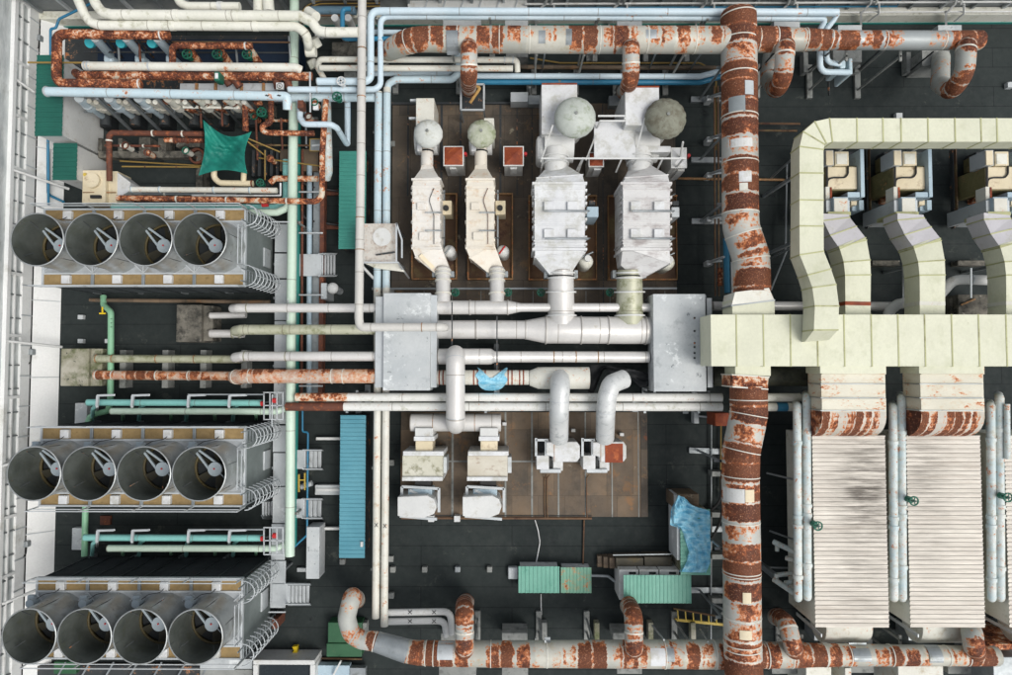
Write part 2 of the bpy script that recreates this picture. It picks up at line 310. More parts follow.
    def build(s, name, mat, parent=None, label=None, cat=None, group=None, kind=None, bev=0, org=None, solid=0):
        if parent is not None: o_ = ORG[parent.name]
        elif org is not None: o_ = Vector(org)
        else:
            xs = [p.x for p in s.v]; ys = [p.y for p in s.v]; zs = [p.z for p in s.v]
            o_ = Vector(((min(xs)+max(xs))/2, (min(ys)+max(ys))/2, min(zs)))
        me = bpy.data.meshes.new(name); me.from_pydata([tuple(p-o_) for p in s.v], [], s.f)
        for pl, sm in zip(me.polygons, s.sm): pl.use_smooth = sm
        ul = me.uv_layers.new(name='UVMap'); d = [c for q in s.uv for p in q for c in p]; ul.data.foreach_set('uv', d)
        me.materials.append(K[mat]); o = bpy.data.objects.new(name, me); C.objects.link(o)
        if parent is not None: o.parent = parent
        else: o.location = o_
        ORG[o.name] = o_; tag(o, label, cat, group, kind)
        if solid:
            md = o.modifiers.new('solid', 'SOLIDIFY'); md.thickness = solid
        if bev:
            md = o.modifiers.new('bevel', 'BEVEL'); md.width = bev; md.segments = 2; md.limit_method = 'ANGLE'; md.angle_limit = R_(40)
        return o
def tag(o, label=None, cat=None, group=None, kind=None):
    for k, v in (('label', label), ('category', cat), ('group', group), ('kind', kind)):
        if v: o[k] = v
def thing(name, label, cat, loc, group=None):
    o = bpy.data.objects.new(name, None); C.objects.link(o); o.location = loc; o.empty_display_size = .2; ORG[o.name] = Vector(loc); tag(o, label, cat, group); return o
def dup(root, loc, label=None, rotz=0):
    def cp(o, par):
        c = o.copy(); C.objects.link(c); c.parent = par; ORG[c.name] = Vector(loc)
        for ch in list(o.children): cp(ch, c)
        return c
    kids = list(root.children); r = root.copy(); C.objects.link(r); r.location = loc; r.rotation_euler = (0, 0, rotz); ORG[r.name] = Vector(loc)
    if label: r['label'] = label
    for ch in kids: cp(ch, r)
    return r
def fillet(pts, rad, n=5):
    out = [pts[0]]
    for a in range(1, len(pts)-1):
        p0, p, p1 = pts[a-1], pts[a], pts[a+1]; d0 = (p0-p); d1 = (p1-p); l0, l1 = d0.length, d1.length
        d0.normalize(); d1.normalize(); ang = d0.angle(d1, 0)
        if ang > R_(174) or ang < .02: out.append(p); continue
        t = min(rad/math.tan(ang/2), l0*.48, l1*.48); a0, a1 = p+d0*t, p+d1*t
        for q in range(n+1):
            f = q/n; out.append(a0*(1-f)**2+p*2*f*(1-f)+a1*f*f)
    out.append(pts[-1]); return out
def along(pts, f):
    L_ = [0]
    for a, b in zip(pts, pts[1:]): L_.append(L_[-1]+(b-a).length)
    d = f*L_[-1]
    for i in range(len(pts)-1):
        if L_[i+1] >= d or i == len(pts)-2:
            k = (d-L_[i])/max(1e-6, L_[i+1]-L_[i]); return pts[i].lerp(pts[i+1], k), (pts[i+1]-pts[i]).normalized()
def pipe(name, label, cat, mat, rpx, pts, z=1.5, group=None, bend=None, fl=(), legs=(), n=16, parent=None, flmat='galv_light', cap=True, flname='flange', flr=1.16, flw=.05, legmat='concrete', smooth=False):
    pw = [P(p[0], p[1], p[2] if len(p) > 2 else z) for p in pts]
    zz = sum(p.z for p in pw)/len(pw)
    if isinstance(rpx, (list, tuple)):
        path, rad = pw, [q*S(p.z) for q, p in zip(rpx, pw)]; rr = rad[0]
        if smooth:
            for _ in range(2):
                np_, nr_ = [path[0]], [rad[0]]
                for k in range(len(path)-1):
                    for f_ in (.25, .75): np_.append(path[k].lerp(path[k+1], f_)); nr_.append(rad[k]*(1-f_)+rad[k+1]*f_)
                path, rad = np_+[path[-1]], nr_+[rad[-1]]
    else:
        rad = rpx*S(zz); rr = rad; path = fillet(pw, bend if bend else rad*2.4)
    if cap and not isinstance(rad, list):   # slightly domed ends
        pass
    o = MB().tube(path, rad, n, cap).build(name, mat, parent, label, cat, group)
    tot = sum(math.dist(a[:2], b[:2]) for a, b in zip(pts, pts[1:]))
    for d in fl:
        p, t = along(path, min(.995, max(.005, d/tot)))
        r_ = rr if not isinstance(rad, list) else max(rad)
        if isinstance(rad, list):
            k = min(range(len(path)), key=lambda i: (path[i]-p).length); r_ = rad[k]
        MB().tube([p-t*flw/2, p+t*flw/2], r_*flr, n).build(flname, flmat, o)
    for d in legs:
        p, t = along(path, min(.99, max(.01, d/tot))); r_ = rr
        sd = Vector((-t.y, t.x, 0)).normalized(); b = MB(); zt = p.z-r_*.98
        if zt > .15:
            for sg in (-1, 1): q = p+sd*sg*r_*.8; b.bar((q.x, q.y, 0), (q.x, q.y, zt), .06)
            b.bar(p.xy.to_3d()+Vector((0, 0, zt-.03))-sd*(r_+.08), p.xy.to_3d()+Vector((0, 0, zt-.03))+sd*(r_+.08), .08, .06)
            q = p.xy.to_3d()+Vector((0, 0, .06)); b.bar(q-sd*(r_+.22), q+sd*(r_+.22), .2, .12)
            b.build('support_leg', legmat, o)
    return o
def rduct(name, label, mat, pts, wpx, h, parent=None, cat=None, seams=(), group=None, smat='yellow_seam', lip=.02):
    pw = [P(*p) for p in pts]; k = len(pw); ws = wpx if isinstance(wpx, (list, tuple)) else [wpx]*k
    hs_ = h if isinstance(h, (list, tuple)) else [h]*k
    def ring(a, ex, off=0):
        d0 = (pw[a]-pw[max(a-1, 0)]).xy; d1 = (pw[min(a+1, k-1)]-pw[a]).xy
        if d0.length < 1e-4: d0 = d1
        if d1.length < 1e-4: d1 = d0
        d0.normalize(); d1.normalize(); t = (d0+d1).normalized(); c = max(.5, t.dot(d0)); sd = Vector((-t.y, t.x, 0))
        w_ = ws[a]*S(pw[a].z)/2/c+ex; tt = Vector((t.x, t.y, 0))*off; p = pw[a]+tt
        return [p-sd*w_+Vector((0, 0, ex)), p+sd*w_+Vector((0, 0, ex)), p+sd*w_-Vector((0, 0, hs_[a]+ex)), p-sd*w_-Vector((0, 0, hs_[a]+ex))]
    b = MB(); rg = [ring(a, 0) for a in range(k)]
    for a in range(k-1):
        for j in range(4): b.poly([rg[a][j], rg[a+1][j], rg[a+1][(j+1) % 4], rg[a][(j+1) % 4]][::-1])
    b.poly(rg[0][::-1]); b.poly(rg[-1])
    o = b.build(name, mat, parent, label, cat, group)
    for a in range(k):
        if a in seams or seams == 'all':
            b = MB(); r0, r1 = ring(a, lip, -.02), ring(a, lip, .02)
            for j in range(4): b.poly([r0[j], r1[j], r1[(j+1) % 4], r0[(j+1) % 4]][::-1])
            b.poly(r0[::-1]); b.poly(r1); b.build('duct_flange', smat, o)
    return o
def sheet(name, label, cat, mat, u0, v0, u1, v1, z, pitch=3, axis='x', parent=None, amp=.02, group=None, wall=None, wmat='white', z0=0, dz=0):
    """corrugated roof sheet; ribs run along the other axis; axis = direction in which the wave advances"""
    a, b_ = P(u0, v0, z), P(u1, v1, z); x0, x1 = sorted((a.x, b_.x)); y0, y1 = sorted((a.y, b_.y)); b = MB()
    s0, s1 = (x0, x1) if axis == 'x' else (y0, y1); pm = pitch*S(z); n = max(2, round((s1-s0)/pm))
    prof = []
    for i in range(n):
        q = s0+(s1-s0)*i/n; d = (s1-s0)/n
        prof += [(q, 0), (q+d*.55, 0), (q+d*.68, amp), (q+d*.88, amp)]
    prof.append((s1, 0))
    for (q0, h0), (q1, h1) in zip(prof, prof[1:]):
        if axis == 'x': b.poly([(q0, y0, z+h0), (q1, y0, z+h1), (q1, y1, z+h1+dz), (q0, y1, z+h0+dz)])
        else: b.poly([(x0, q0, z+h0), (x1, q0, z+h0+dz), (x1, q1, z+h1+dz), (x0, q1, z+h1)])
    o = b.build(name, mat, parent, label, cat, group, solid=.012)
    if wall: MB().box(x0+.05, y0+.05, z0, x1-.05, y1-.05, z-.03).build(wall, wmat, o if parent is None else parent)
    return o
ORD = ['first', 'second', 'third', 'fourth', 'fifth', 'sixth', 'seventh', 'eighth', 'ninth', 'tenth', 'eleventh', 'twelfth']
def dome(c, r, z, h, mat, parent, gores=16, amp=.02):
    b = MB(); i = 0; n = gores*4; pr = [(.03, 1.0)]+[(math.sin(a), math.cos(a)) for a in [k*math.pi/18 for k in range(1, 10)]]+[(1.0, -.06), (.94, -.06)]
    for (q, t_) in pr:
        for j in range(n):
            g = 2*math.pi*j/n; s_ = 1-amp*abs(math.cos(gores*g/2))**6*min(1, q*1.6); b.v.append(Vector((c.x+r*q*s_*math.cos(g), c.y+r*q*s_*math.sin(g), z+h*t_*(1-.6*(1-s_)))))
    for a in range(len(pr)-1):
        for j in range(n): b.f.append((a*n+j, a*n+n+j, a*n+n+(j+1) % n, a*n+(j+1) % n)); b.uv.append([(.4, .5)]*4); b.sm.append(True)
    b.f.append(tuple(range(n))); b.uv.append([(.4, .5)]*n); b.sm.append(False)
    o = b.build('rain_dome', mat, parent); MB().cyl(c, .05, z+h*.98, z+h+.05, 10).build('dome_cap', 'concrete', o); return o
def handwheel(label, u, v, z, rpx=4.5, stem=.4, mat='valve_green', group='green valve wheels'):
    c = P(u, v, z); r = rpx*S(z); o = thing('valve_handwheel', label, 'valve wheel', (c.x, c.y, z-stem), group)
    b = MB(); ring = [(c.x+r*math.cos(g*math.pi/9), c.y+r*math.sin(g*math.pi/9), z) for g in range(19)]; b.tube(ring, r*.17, 6, False)
    for g in range(5): q = g*2*math.pi/5; b.bar(c, (c.x+r*math.cos(q), c.y+r*math.sin(q), z), r*.22, .02)
    b.cyl(c, r*.35, z-.03, z+.03, 10); b.build('wheel_rim', mat, o)
    MB().cyl(c, .03, z-stem, z+.05, 8).build('stem', 'dark_steel', o)
    MB().cyl(c, r*.75, z-stem, z-stem+.14, 12).build('bonnet', mat, o); return o
# ================= SETTING
def flat(name, mat, u0, v0, u1, v1, z, kind='structure', th=None):
    b = MB(); a, c = P(u0, v0, z), P(u1, v1, z)
    b.box(a.x, a.y, z-(th or .02), c.x, c.y, z); return b.build(name, mat, kind=kind)
b = MB(); b.poly([(-1200, -1200, 0), (1200, -1200, 0), (1200, 1200, 0), (-1200, 1200, 0)]); b.build('ground', 'membrane', kind='structure')

# west perimeter screen
xw = P(60, 340, 0).x; yn, ys = P(506, -40, 0).y, P(506, 720, 0).y
t = thing('perimeter_screen', 'tall white screen wall with glazed upper band along the left side of the roof', 'wall', (xw, (yn+ys)/2, 0))
xt = P(32, 340, .6).x
b = MB(); b.poly([(xw, ys, 0), (xw, yn, 0), (xt, yn, .6), (xt, ys, .6)]).poly([(xt-.6, ys, 0), (xt-.6, yn, 0), (xt-.6, yn, .6), (xt-.6, ys, .6)][::-1]).poly([(xw, ys, 0), (xt, ys, .6), (xt-.6, ys, .6), (xt-.6, ys, 0)]).poly([(xw, yn, 0), (xt, yn, .6), (xt-.6, yn, .6), (xt-.6, yn, 0)][::-1]); b.build('wall_panel', 'wall_white', t)  # lower wall leaned back from vertical so its face catches more light
def wz(x): return .6*(xo-x)/(xo-xt)
for i in range(10): y = ys+(yn-ys)*(i+.4)/10; MB().bar((xw, y, .006), (xt, y, .66), .03, .012).build('panel_joint', 'galv_light', t)
xo = xw; xw = xt+.0
MB().box(xw-.45, ys, .6, xw-.04, yn, 1.1).build('ledge_beam', 'wall_white', t, bev=.02)
for i in range(26): y = ys+(yn-ys)*(i+.5)/26; MB().box(xw-.04, y-.02, .6, xw-.015, y+.02, 1.12).build('ledge_strap', 'galv_light', t)
MB().box(xw-.2, ys, 1.1, xw-.12, yn, 2.6).build('glazing', 'pane', t)
b = MB(); b.box(xw-.12, ys, 1.40, xw-.04, yn, 1.46).box(xw-.4, ys, 1.74, xw+.02, yn, 1.9); b.build('girt', 'wall_white', t)
n = 34
for i in range(n): y = ys+(yn-ys)*(i+.5)/n; MB().box(xw-.12, y-.022, 1.1, xw-.06, y+.022, 1.74).build('glazing_bar', 'bar_grey', t)
for v in (-5, 58, 112, 165, 224, 272, 335, 398, 463, 520, 580, 640):
    p = P(20, v, 1.9); MB().box(xw-.12, p.y-.05, 1.1, xw-.02, p.y+.05, 1.74).build('post', 'wall_white', t)
for i, (u0, v0, u1, v1) in enumerate(((8, 74, 34, 92), (5, 167, 69, 189), (8, 341, 62, 347), (2, 466, 40, 455), (2, 604, 36, 590))):
    MB().tube([P(u0, v0, 1.9), P(u1, v1, .4 if u1 > 50 else 1.2)], .05, 8).build('raking_brace', 'white', t)
for i, (u, v) in enumerate(((42, 40), (34, 352), (29, 543))):
    c = P(u, v, .5); xl_ = c.x; l = thing('wall_lamp', f'small grey bulkhead lamp on the white wall, {["uppermost, near the blue pipe", "middle one level with the mossy plinth", "lowest, above the bottom cooling tower"][i]}', 'lamp', (c.x, c.y, wz(c.x)), 'lamps on the white side wall')
    z_ = wz(c.x); MB().box(c.x-.08, c.y-.11, z_-.1, c.x+.08, c.y+.11, z_+.12).build('lamp_housing', 'galv', l, bev=.03); MB().tube([(c.x, c.y-.09, z_+.04), (c.x-.02, c.y-.35, z_+.04), (c.x-.1, c.y-.5, wz(c.x-.1)+.03)], .02, 6).build('conduit', 'cable', l)

# north perimeter screen
yw = P(860, 24, 0).y; xw = xo; x0, x1 = xt-.5, P(1040, 20, 0).x+1
t = thing('north_parapet', 'cream parapet with tall grey ribbed cladding and white rails across the top edge', 'wall', ((x0+x1)/2, yw, 0))
MB().box(x0, yw, 0, x1, yw+.3, .64).build('parapet', 'white_mossy', t, bev=.02)
MB().box(x0, yw-.03, .0, x1, yw, .1).build('flashing', 'teal_dark', t)
MB().box(x0, yw+.32, .3, x1, yw+.4, 2.6).build('cladding', 'panel_grey', t)
for i in range(34):
    x = x0+(x1-x0)*(i+.5)/34; MB().box(x-.045, yw+.2, .66, x+.045, yw+.32, 2.5).build('cladding_rib', 'galv_light' if i % 2 else 'galv', t)
MB().box(x0, yw-.08, 2.35, x1, yw+.1, 2.55).build('top_rail', 'white', t)
for vv, zz, rr in ((13.6, .95, .028), (4, 1.35, .04)):
    a = P(525, vv, zz); MB().tube([a, (x1, a.y, zz)], rr, 8).build('rail', 'white', t)
a = P(520, 8, 1.1); q = P(897, 8, 1.1); MB().tube([a, (q.x, a.y, 1.1), (q.x, yw+.3, 1.5)], .03, 8).build('blue_conduit', 'blue', t)
for u in (545, 618, 705, 788, 870, 955):
    b = MB(); p0 = P(u-9, 24, .05); p1 = P(u-9, 13.6, .95); p2 = P(u, 4, 1.35); p3 = P(u+4, -8, 2.4)
    b.bar(p0+Vector((0, -.08, 0)), p1, .07).bar(p1, p2, .06).bar(p2, p3, .07).bar(P(u+6, 4, 1.35), P(u+9, -8, 2.4), .06).bar(p0+Vector((.1, -.08, .3)), P(u+9, 13.6, .95), .05).bar(P(u+9, 13.6, .95), P(u+9, 4, 1.35), .05); b.build('rail_bracket', 'white', t)
# white roof panels in front of the parapet
t = thing('white_roof_panel', 'low white sheet roof with folded seams at the top edge beside the beige pipe', 'roof', P(465, 3, 0))
b = MB().px(408, -14, 527, 8.5, .9, 1.2); b.build('roof_sheet', 'white', t)
for i in range(6):
    MB().bar(P(425+18*i, 8, 1.22), P(432+18*i, -14, 1.22), .05).build('seam', 'galv_light', t)

# ================= COOLING TOWERS
def tower():
    ox, oy = 0, 0; t = thing('cooling_tower', '', 'cooling tower', (0, 0, 0), 'galvanised cooling towers along the left side')
    X, Y, Z = 3.36, 1.30, 3.0; cw = 1.68
    MB().box(-X+.06, -Y+.1, .35, X-.1, Y-.1, 2.9).build('casing', 'dark_steel', t)
    for sg in (-1, 1):
        b = MB()
        for i in range(17): b.box(-X+.1, sg*(Y-.1)-.03, .45+i*.14, X-.14, sg*(Y-.1)+.03, .49+i*.14)
        for i in range(9): x = -X+.1+i*(2*X-.24)/8; b.box(x-.03, sg*(Y-.1)-.05, .4, x+.03, sg*(Y-.1)+.05, 2.9)
        b.build('air_inlet_louvre', 'inlet', t)
    MB().box(X-.1, -Y+.12, .38, X-.085, Y-.12, 2.88).build('louvre_backing', 'dark', t)
    for i in range(24): z = .42+i*.103; MB().box(X-.084, -Y+.12, z, X-.03, Y-.12, z+.062).build('louvre_slat', 'louver', t)
    MB().box(X-.1, -.38, .75, X+.02, .28, 1.35).build('access_hatch', 'galv_light', t, bev=.01)
    for xx in (-X+.1, -X/2, 0, X/2, X-.14):
        for yy in (-Y+.12, Y-.12): MB().box(xx-.06, yy-.06, 0, xx+.06, yy+.06, .5).build('leg', 'galv', t)
    # deck
    b = MB()
    b.box(-X, -Y, Z-.12, X, -Y+.06, Z+.02).box(-X, Y-.06, Z-.12, X, Y, Z+.02).box(-X, -Y+.06, Z-.12, -X+.06, Y-.06, Z+.02).box(X-.06, -Y+.06, Z-.12, X, Y-.06, Z+.02)
    for sg in (-1, 1): b.box(-X+.06, sg*.86-.03, Z-.1, X-.06, sg*.86+.03, Z+.025)
    b.build('deck_frame', 'galv_light', t, bev=.008)
    for i in range(1, 4):
        x = -X+cw*i
        for y0_, y1_ in ((-Y+.06, -.89), (.89, Y-.06)): MB().box(x-.05, y0_, Z-.1, x+.05, y1_, Z+.03).build('cross_beam', 'galv', t, bev=.01)
    for sg in (-1, 1): MB().box(-X+.06, min(sg*.89, sg*(Y-.06)), Z-.1, X-.06, max(sg*.89, sg*(Y-.06)), Z-.03).build('timber_strip', 'tan', t)
    MB().box(-X+.06, -.83, Z-.1, X-.06, .83, Z-.012).build('deck_plate', 'deck_steel', t)
    for i in range(4):
        cx = -X+cw*(i+.5)
        for a in range(4):
            g = math.pi/4+a*math.pi/2; e = (cx+cw/2*.98*(1 if math.cos(g) > 0 else -1), .82*(1 if math.sin(g) > 0 else -1), Z+.01)
            MB().bar((cx+.8*math.cos(g), .8*math.sin(g), Z+.06), e, .03).build('deck_brace', 'galv_light', t)
    for i in range(5):
        x = -X+cw*i; x = min(X-.09, max(-X+.09, x)); MB().box(x-.02, -.83, Z-.01, x+.02, .83, Z+.03).build('deck_rib', 'galv_light', t)
    for i in range(4):
        cx = -X+cw*(i+.5)
        for sg in (-1, 1):
            MB().box(cx-.13, sg*1.06-.14, Z-.03, cx+.15, sg*1.06+.14, Z+.12).build('junction_box', 'white_clean', t, bev=.02)
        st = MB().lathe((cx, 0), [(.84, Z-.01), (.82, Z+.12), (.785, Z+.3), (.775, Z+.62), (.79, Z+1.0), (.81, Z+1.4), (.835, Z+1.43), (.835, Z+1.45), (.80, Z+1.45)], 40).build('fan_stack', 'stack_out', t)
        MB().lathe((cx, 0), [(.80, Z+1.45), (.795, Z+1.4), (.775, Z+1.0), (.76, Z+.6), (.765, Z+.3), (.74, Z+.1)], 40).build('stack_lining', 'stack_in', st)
        for a in range(6):
            g = a*math.pi/3+.3; MB().bar((cx+.775*math.cos(g), .775*math.sin(g), Z+.35), (cx+.795*math.cos(g), .795*math.sin(g), Z+1.4), .014, .014).build('stack_seam', 'dark_steel', st)
        for a in (0, 1, 2, 3):
            g = 2.2+a*math.pi/2; MB().bar((cx+.79*math.cos(g), .79*math.sin(g), Z+1.15), (cx+.56*math.cos(g), .56*math.sin(g), Z+.95), .018).build('guide_rod', 'dark_steel', st)
        MB().lathe((cx, 0), [(.74, Z+.10), (.765, Z+.15), (.69, Z+.15), (.69, Z+.04), (.74, Z+.04)], 36).build('fan_ring', 'ring', st)
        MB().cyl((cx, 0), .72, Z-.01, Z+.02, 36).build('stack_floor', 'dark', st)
        b = MB()
        for a in range(6):
            g = a*math.pi/3+.4+i*1.13; d = Vector((math.cos(g), math.sin(g), 0)); s_ = Vector((-d.y, d.x, 0)); c_ = Vector((cx, 0, Z+.1))
            b.poly([c_+d*.1-s_*.06+Vector((0, 0, .03)), c_+d*.68-s_*.15+Vector((0, 0, .05)), c_+d*.68+s_*.13-Vector((0, 0, .05)), c_+d*.1+s_*.06-Vector((0, 0, .03))])
        b.build('fan_blade', 'fan_dark', st, solid=.012)
        # belt drive: V frame from the motor outside the stack to the hub
        dm = Vector((-.72, .69, 0)).normalized(); sm_ = Vector((-dm.y, dm.x, 0)); hc = Vector((cx+.03, -.02, Z+.34)); mc = hc+dm*.80
        b = MB()
        for sg in (-1, 1): b.bar(hc+sm_*sg*.17, mc+sm_*sg*.055, .065, .07)
        b.bar(hc-dm*.72+sm_*.02, hc-dm*.1, .03); b.build('drive_arm', 'hub', st)
        b = MB(); pts = [hc+Vector((.225*math.cos(g), .225*math.sin(g), 0)) for g in [k*math.pi/12 for k in range(24)]]
        b.prism([p[:2] for p in pts], Z+.34, Z+.42); b.build('hub_guard', 'hub', st)
        MB().cyl(hc+dm*.02, .028, Z+.42, Z+.45, 10).build('hub_mark', 'red', st)
        mc = mc+dm*.16; mo = MB().tube([mc+Vector((0, 0, -.1)), mc+Vector((0, 0, .2))], .13, 16)
        mo.box(mc.x-.2, mc.y-.02, Z+.24, mc.x+.02, mc.y+.2, Z+.36); mo.build('motor', 'hub', st, bev=.01)
        MB().tube(fillet([mc+Vector((.05, .05, .05)), mc+Vector((.25, .2, -.1)), Vector((cx-.05, .9, Z+.2)), Vector((cx+.02, 1.0, Z+.1))], .15), .012, 6).build('motor_cable', 'cable', st)
    # railing
    hr = .62
    for sg in (-1, 1):
        b = MB()
        for x in [-X+cw*i for i in range(5)]: b.bar((x, sg*Y, Z), (x, sg*(Y+.02), Z+hr), .035)
        for zz in (hr, hr*.5): b.bar((-X, sg*(Y+.02), Z+zz), (X, sg*(Y+.02), Z+zz), .028)
        b.build('railing', 'galv_light', t)
    b = MB()
    for zz in (hr, hr*.5): b.bar((X, -.62, Z+zz), (X, .62, Z+zz), .028)
    for y in (-.62, .62): b.bar((X, y, Z), (X, y, Z+hr), .035)
    b.build('railing', 'galv_light', t)
    # caged ladders on the east end
    for sg in (-1, 1):
        yy = sg*.98; xl = X+.14; b = MB()
        for s_ in (-1, 1): b.bar((xl, yy+s_*.2, .1), (xl, yy+s_*.2, Z+.7), .035)
        for i in range(13): b.bar((xl, yy-.2, .35+i*.24), (xl, yy+.2, .35+i*.24), .025)
        l = b.build('ladder', 'galv', t); b = MB()
        for i in range(8):
            z = 1.15+i*.32; ring = [(xl+.02+.36*math.sin(g)*1.0, yy+.34*math.cos(g), z) for g in [k*math.pi/10 for k in range(11)]]
            b.tube(ring, .018, 5)
        for g in (.25, .5, .75): b.bar((xl+.02+.36*math.sin(g*math.pi), yy+.34*math.cos(g*math.pi), 1.15), (xl+.02+.36*math.sin(g*math.pi), yy+.34*math.cos(g*math.pi), 3.4), .025)
        b.build('safety_cage', 'galv_light', l)
    return t
t1 = tower(); tp = [P(144, 247.5, 3), P(142.3, 466.5, 3), P(138.7, 618.5, 3)]
t1.location = (tp[0].x, tp[0].y, 0); t1['label'] = 'uppermost long cooling tower with four open fan stacks, below the beige machine unit'
ORG[t1.name] = Vector((tp[0].x, tp[0].y, 0))
dup(t1, (tp[1].x, tp[1].y, 0), 'middle long cooling tower with four open fan stacks, between the teal pipe pairs')
dup(t1, (tp[2].x, tp[2].y, 0), 'lowest cooling tower, bottom left corner, its fan motors showing beside the stacks')

# ================= WALKWAY, STAIRS
t = thing('service_walkway', 'narrow grey steel plate walkway running past the ends of the three cooling towers', 'walkway', P(280, 415, 0))
segs = [(275, 224, 290, 252), (274.5, 253.5, 290, 278), (275, 279.5, 289, 320), (274.5, 321, 288.5, 368), (274, 369, 288, 424), (273, 425.5, 285.5, 452), (273.2, 453, 285, 486), (272.8, 487, 285, 523), (271.5, 524, 284.5, 560), (270.5, 561, 285, 608)]
for i, (a, b_, c, d) in enumerate(segs):
    MB().px(a, b_, c, d, .84, .9).build('deck_plate', ['galv_light', 'conc_light', 'galv_light'][i % 3], t, bev=.008)
b = MB()
for v in range(230, 610, 34):
    for u in (275, 287): p = P(u-(v-230)*.009, v, .84); b.box(p.x-.04, p.y-.04, 0, p.x+.04, p.y+.04, .84)
b.build('leg', 'galv', t)
for (ua, va, ub, vb) in ((272, 222, 290, 222), (288, 300, 288, 320), (272.5, 395, 272, 425), (269, 612, 285, 612)):
    b = MB()
    for zz in (1.4, 1.9): b.bar(P(ua, va, zz), P(ub, vb, zz), .04)
    b.bar(P(ua, va, .9), P(ua, va, 1.9), .04).bar(P(ub, vb, .9), P(ub, vb, 1.9), .04).build('railing', 'galv_light', t)
def stairs(label, u0, v0, u1, v1, n, zt, lu=None, rail=True, mat='galv_light'):
    c = P((u0+u1)/2, (v0+v1)/2, 0); t = thing('access_stairs', label, 'stairs', c, 'short steel stairs off the walkway')
    if lu is not None: MB().px(lu, v0, u0, v1, zt-.06, zt).build('landing', mat, t, bev=.008)
    for i in range(n):
        a = u0+(u1-u0)*i/n; e = u0+(u1-u0)*(i+1)/n-.9; z = zt*(1-(i+.6)/n)+.02; MB().px(a, v0+1, e, v1-1, z-.04, z).build('tread', mat, t, bev=.006)
    for v in (v0, v1):
        b = MB(); b.bar(P(u0, v, zt), P(u1, v, .05), .03, .16); b.build('stringer', 'galv', t)
        if rail:
            b = MB(); b.bar(P(u0-2, v, zt+.75), P(u1, v, .8), .035).bar(P(u0, v, zt), P(u0-2, v, zt+.75), .035).bar(P(u1, v, .05), P(u1, v, .8), .035); b.build('handrail', 'galv_light', t)
    return t
stairs('short steel stairs with stained landing beside the upper cooling tower', 321, 254, 336, 276, 5, .95, lu=297)
stairs('short steel stairs nearest the top of the blue shed', 305, 450, 322, 469, 4, .95, lu=295)
stairs('short steel stairs with square landing at the lower half of the blue shed', 304, 499, 322, 518, 4, .95, lu=294)
stairs('wider splayed steel stairs at the lowest end of the walkway', 287, 584, 310, 604, 6, .95, lu=272)
stairs('small grey treads against the walkway beside the middle cooling tower', 262, 500, 273, 517, 4, .8, rail=False)
# white cable duct cover and roof vent
t = thing('cable_cover', 'long white metal cable cover standing beside the lower end of the mint pipe', 'cover', P(312, 552, 0)); MB().px(306.5, 527, 319, 579, .2, .95).build('cover', 'conc_light', t, bev=.02)
MB().px(309, 530, 316.5, 576, 0, .2).build('base', 'concrete', t)
t = thing('roof_vent', 'white round vent cap on a short box beside the grey pipe bundle', 'vent', P(331, 288, 0)); c = P(332, 288, 1.1)
MB().cyl(c, .13, 0, .95, 16).build('vent_pipe', 'galv_light', t); MB().lathe(c, [(.0, 1.12), (.1, 1.12), (.2, 1.05), (.2, .9), (.17, .9)], 24).build('vent_cap', 'white', t)
MB().px(321, 283, 326.5, 299, 0, 1.0).build('vent_box', 'galv_light', t, bev=.01)

# ================= SHEDS
def shed(label, mat, u0, v0, u1, v1, z, pitch, axis, wmat='white', **k):
    c = P((u0+u1)/2, (v0+v1)/2, 0); t = thing('corrugated_shed', label, 'shed', c); sheet('roof', None, None, mat, u0, v0, u1, v1, z, pitch, axis, parent=t)
    a, b_ = P(u0, v0, z), P(u1, v1, z); MB().box(a.x+.06, a.y-.06, k.get('z0', 0), b_.x-.06, b_.y+.06, z-.03).build('wall', wmat, t); return t
shed('narrow teal corrugated shed roof right of the upper pipe bundle', 'teal_roof', 339.5, 151, 365.5, 249, 1.1, 4.2, 'y', 'dark_steel')
s_ = shed('bright blue corrugated shed roof beside the two long white pipes', 'blue_roof', 340.5, 415, 364.8, 558, 1.1, 4.2, 'y', 'dark_steel')
MB().px(360.5, 542, 362.8, 547, 1.1, 1.2).build('bracket', 'white', s_)
s_ = shed('dark green roofed shed with white side by the top left wall', 'green_roof', 37, 55, 62, 136, 2.4, 5, 'y', 'white', z0=0)
p = P(72, 109, 2); 
for v in (107, 128): c = P(70.5, v, 1.7); xx = P(61.5, 100, 2.4).x-.06; MB().box(xx, c.y-.16, 1.2, xx+.03, c.y+.16, 1.75).build('window', 'olive', s_)
shed('smaller dark green roofed shed behind the beige machine unit', 'green_roof', 53.5, 143, 76.5, 180, 1.9, 5, 'y', 'white')
# blue conduit on the left wall
pipe('blue_conduit', 'thin bright blue pipe climbing the upper part of the left white wall', 'pipe', 'blue', 1.3, [(48.5, 205, .6), (48, 140, 1.2), (51, 100, 1.2), (50.5, 29, 1.6), (56, 28, 1.6), (59, 19, 1.6), (92, 3, 1.6)], n=8)
pipe('blue_conduit', 'thin bright blue pipe turning towards the top cooling tower past the small green shed', 'pipe', 'blue', 1.3, [(48, 150, .5), (48, 193, .5), (51, 196, .5), (64, 202, .5)], n=8)
pipe('gold_conduit', 'thin brass coloured pipe from the left wall across the rusty loop', 'pipe', 'gold_cable', 1, [(28, 62.5, 2.6), (88, 62.8, 2.6)], n=8)

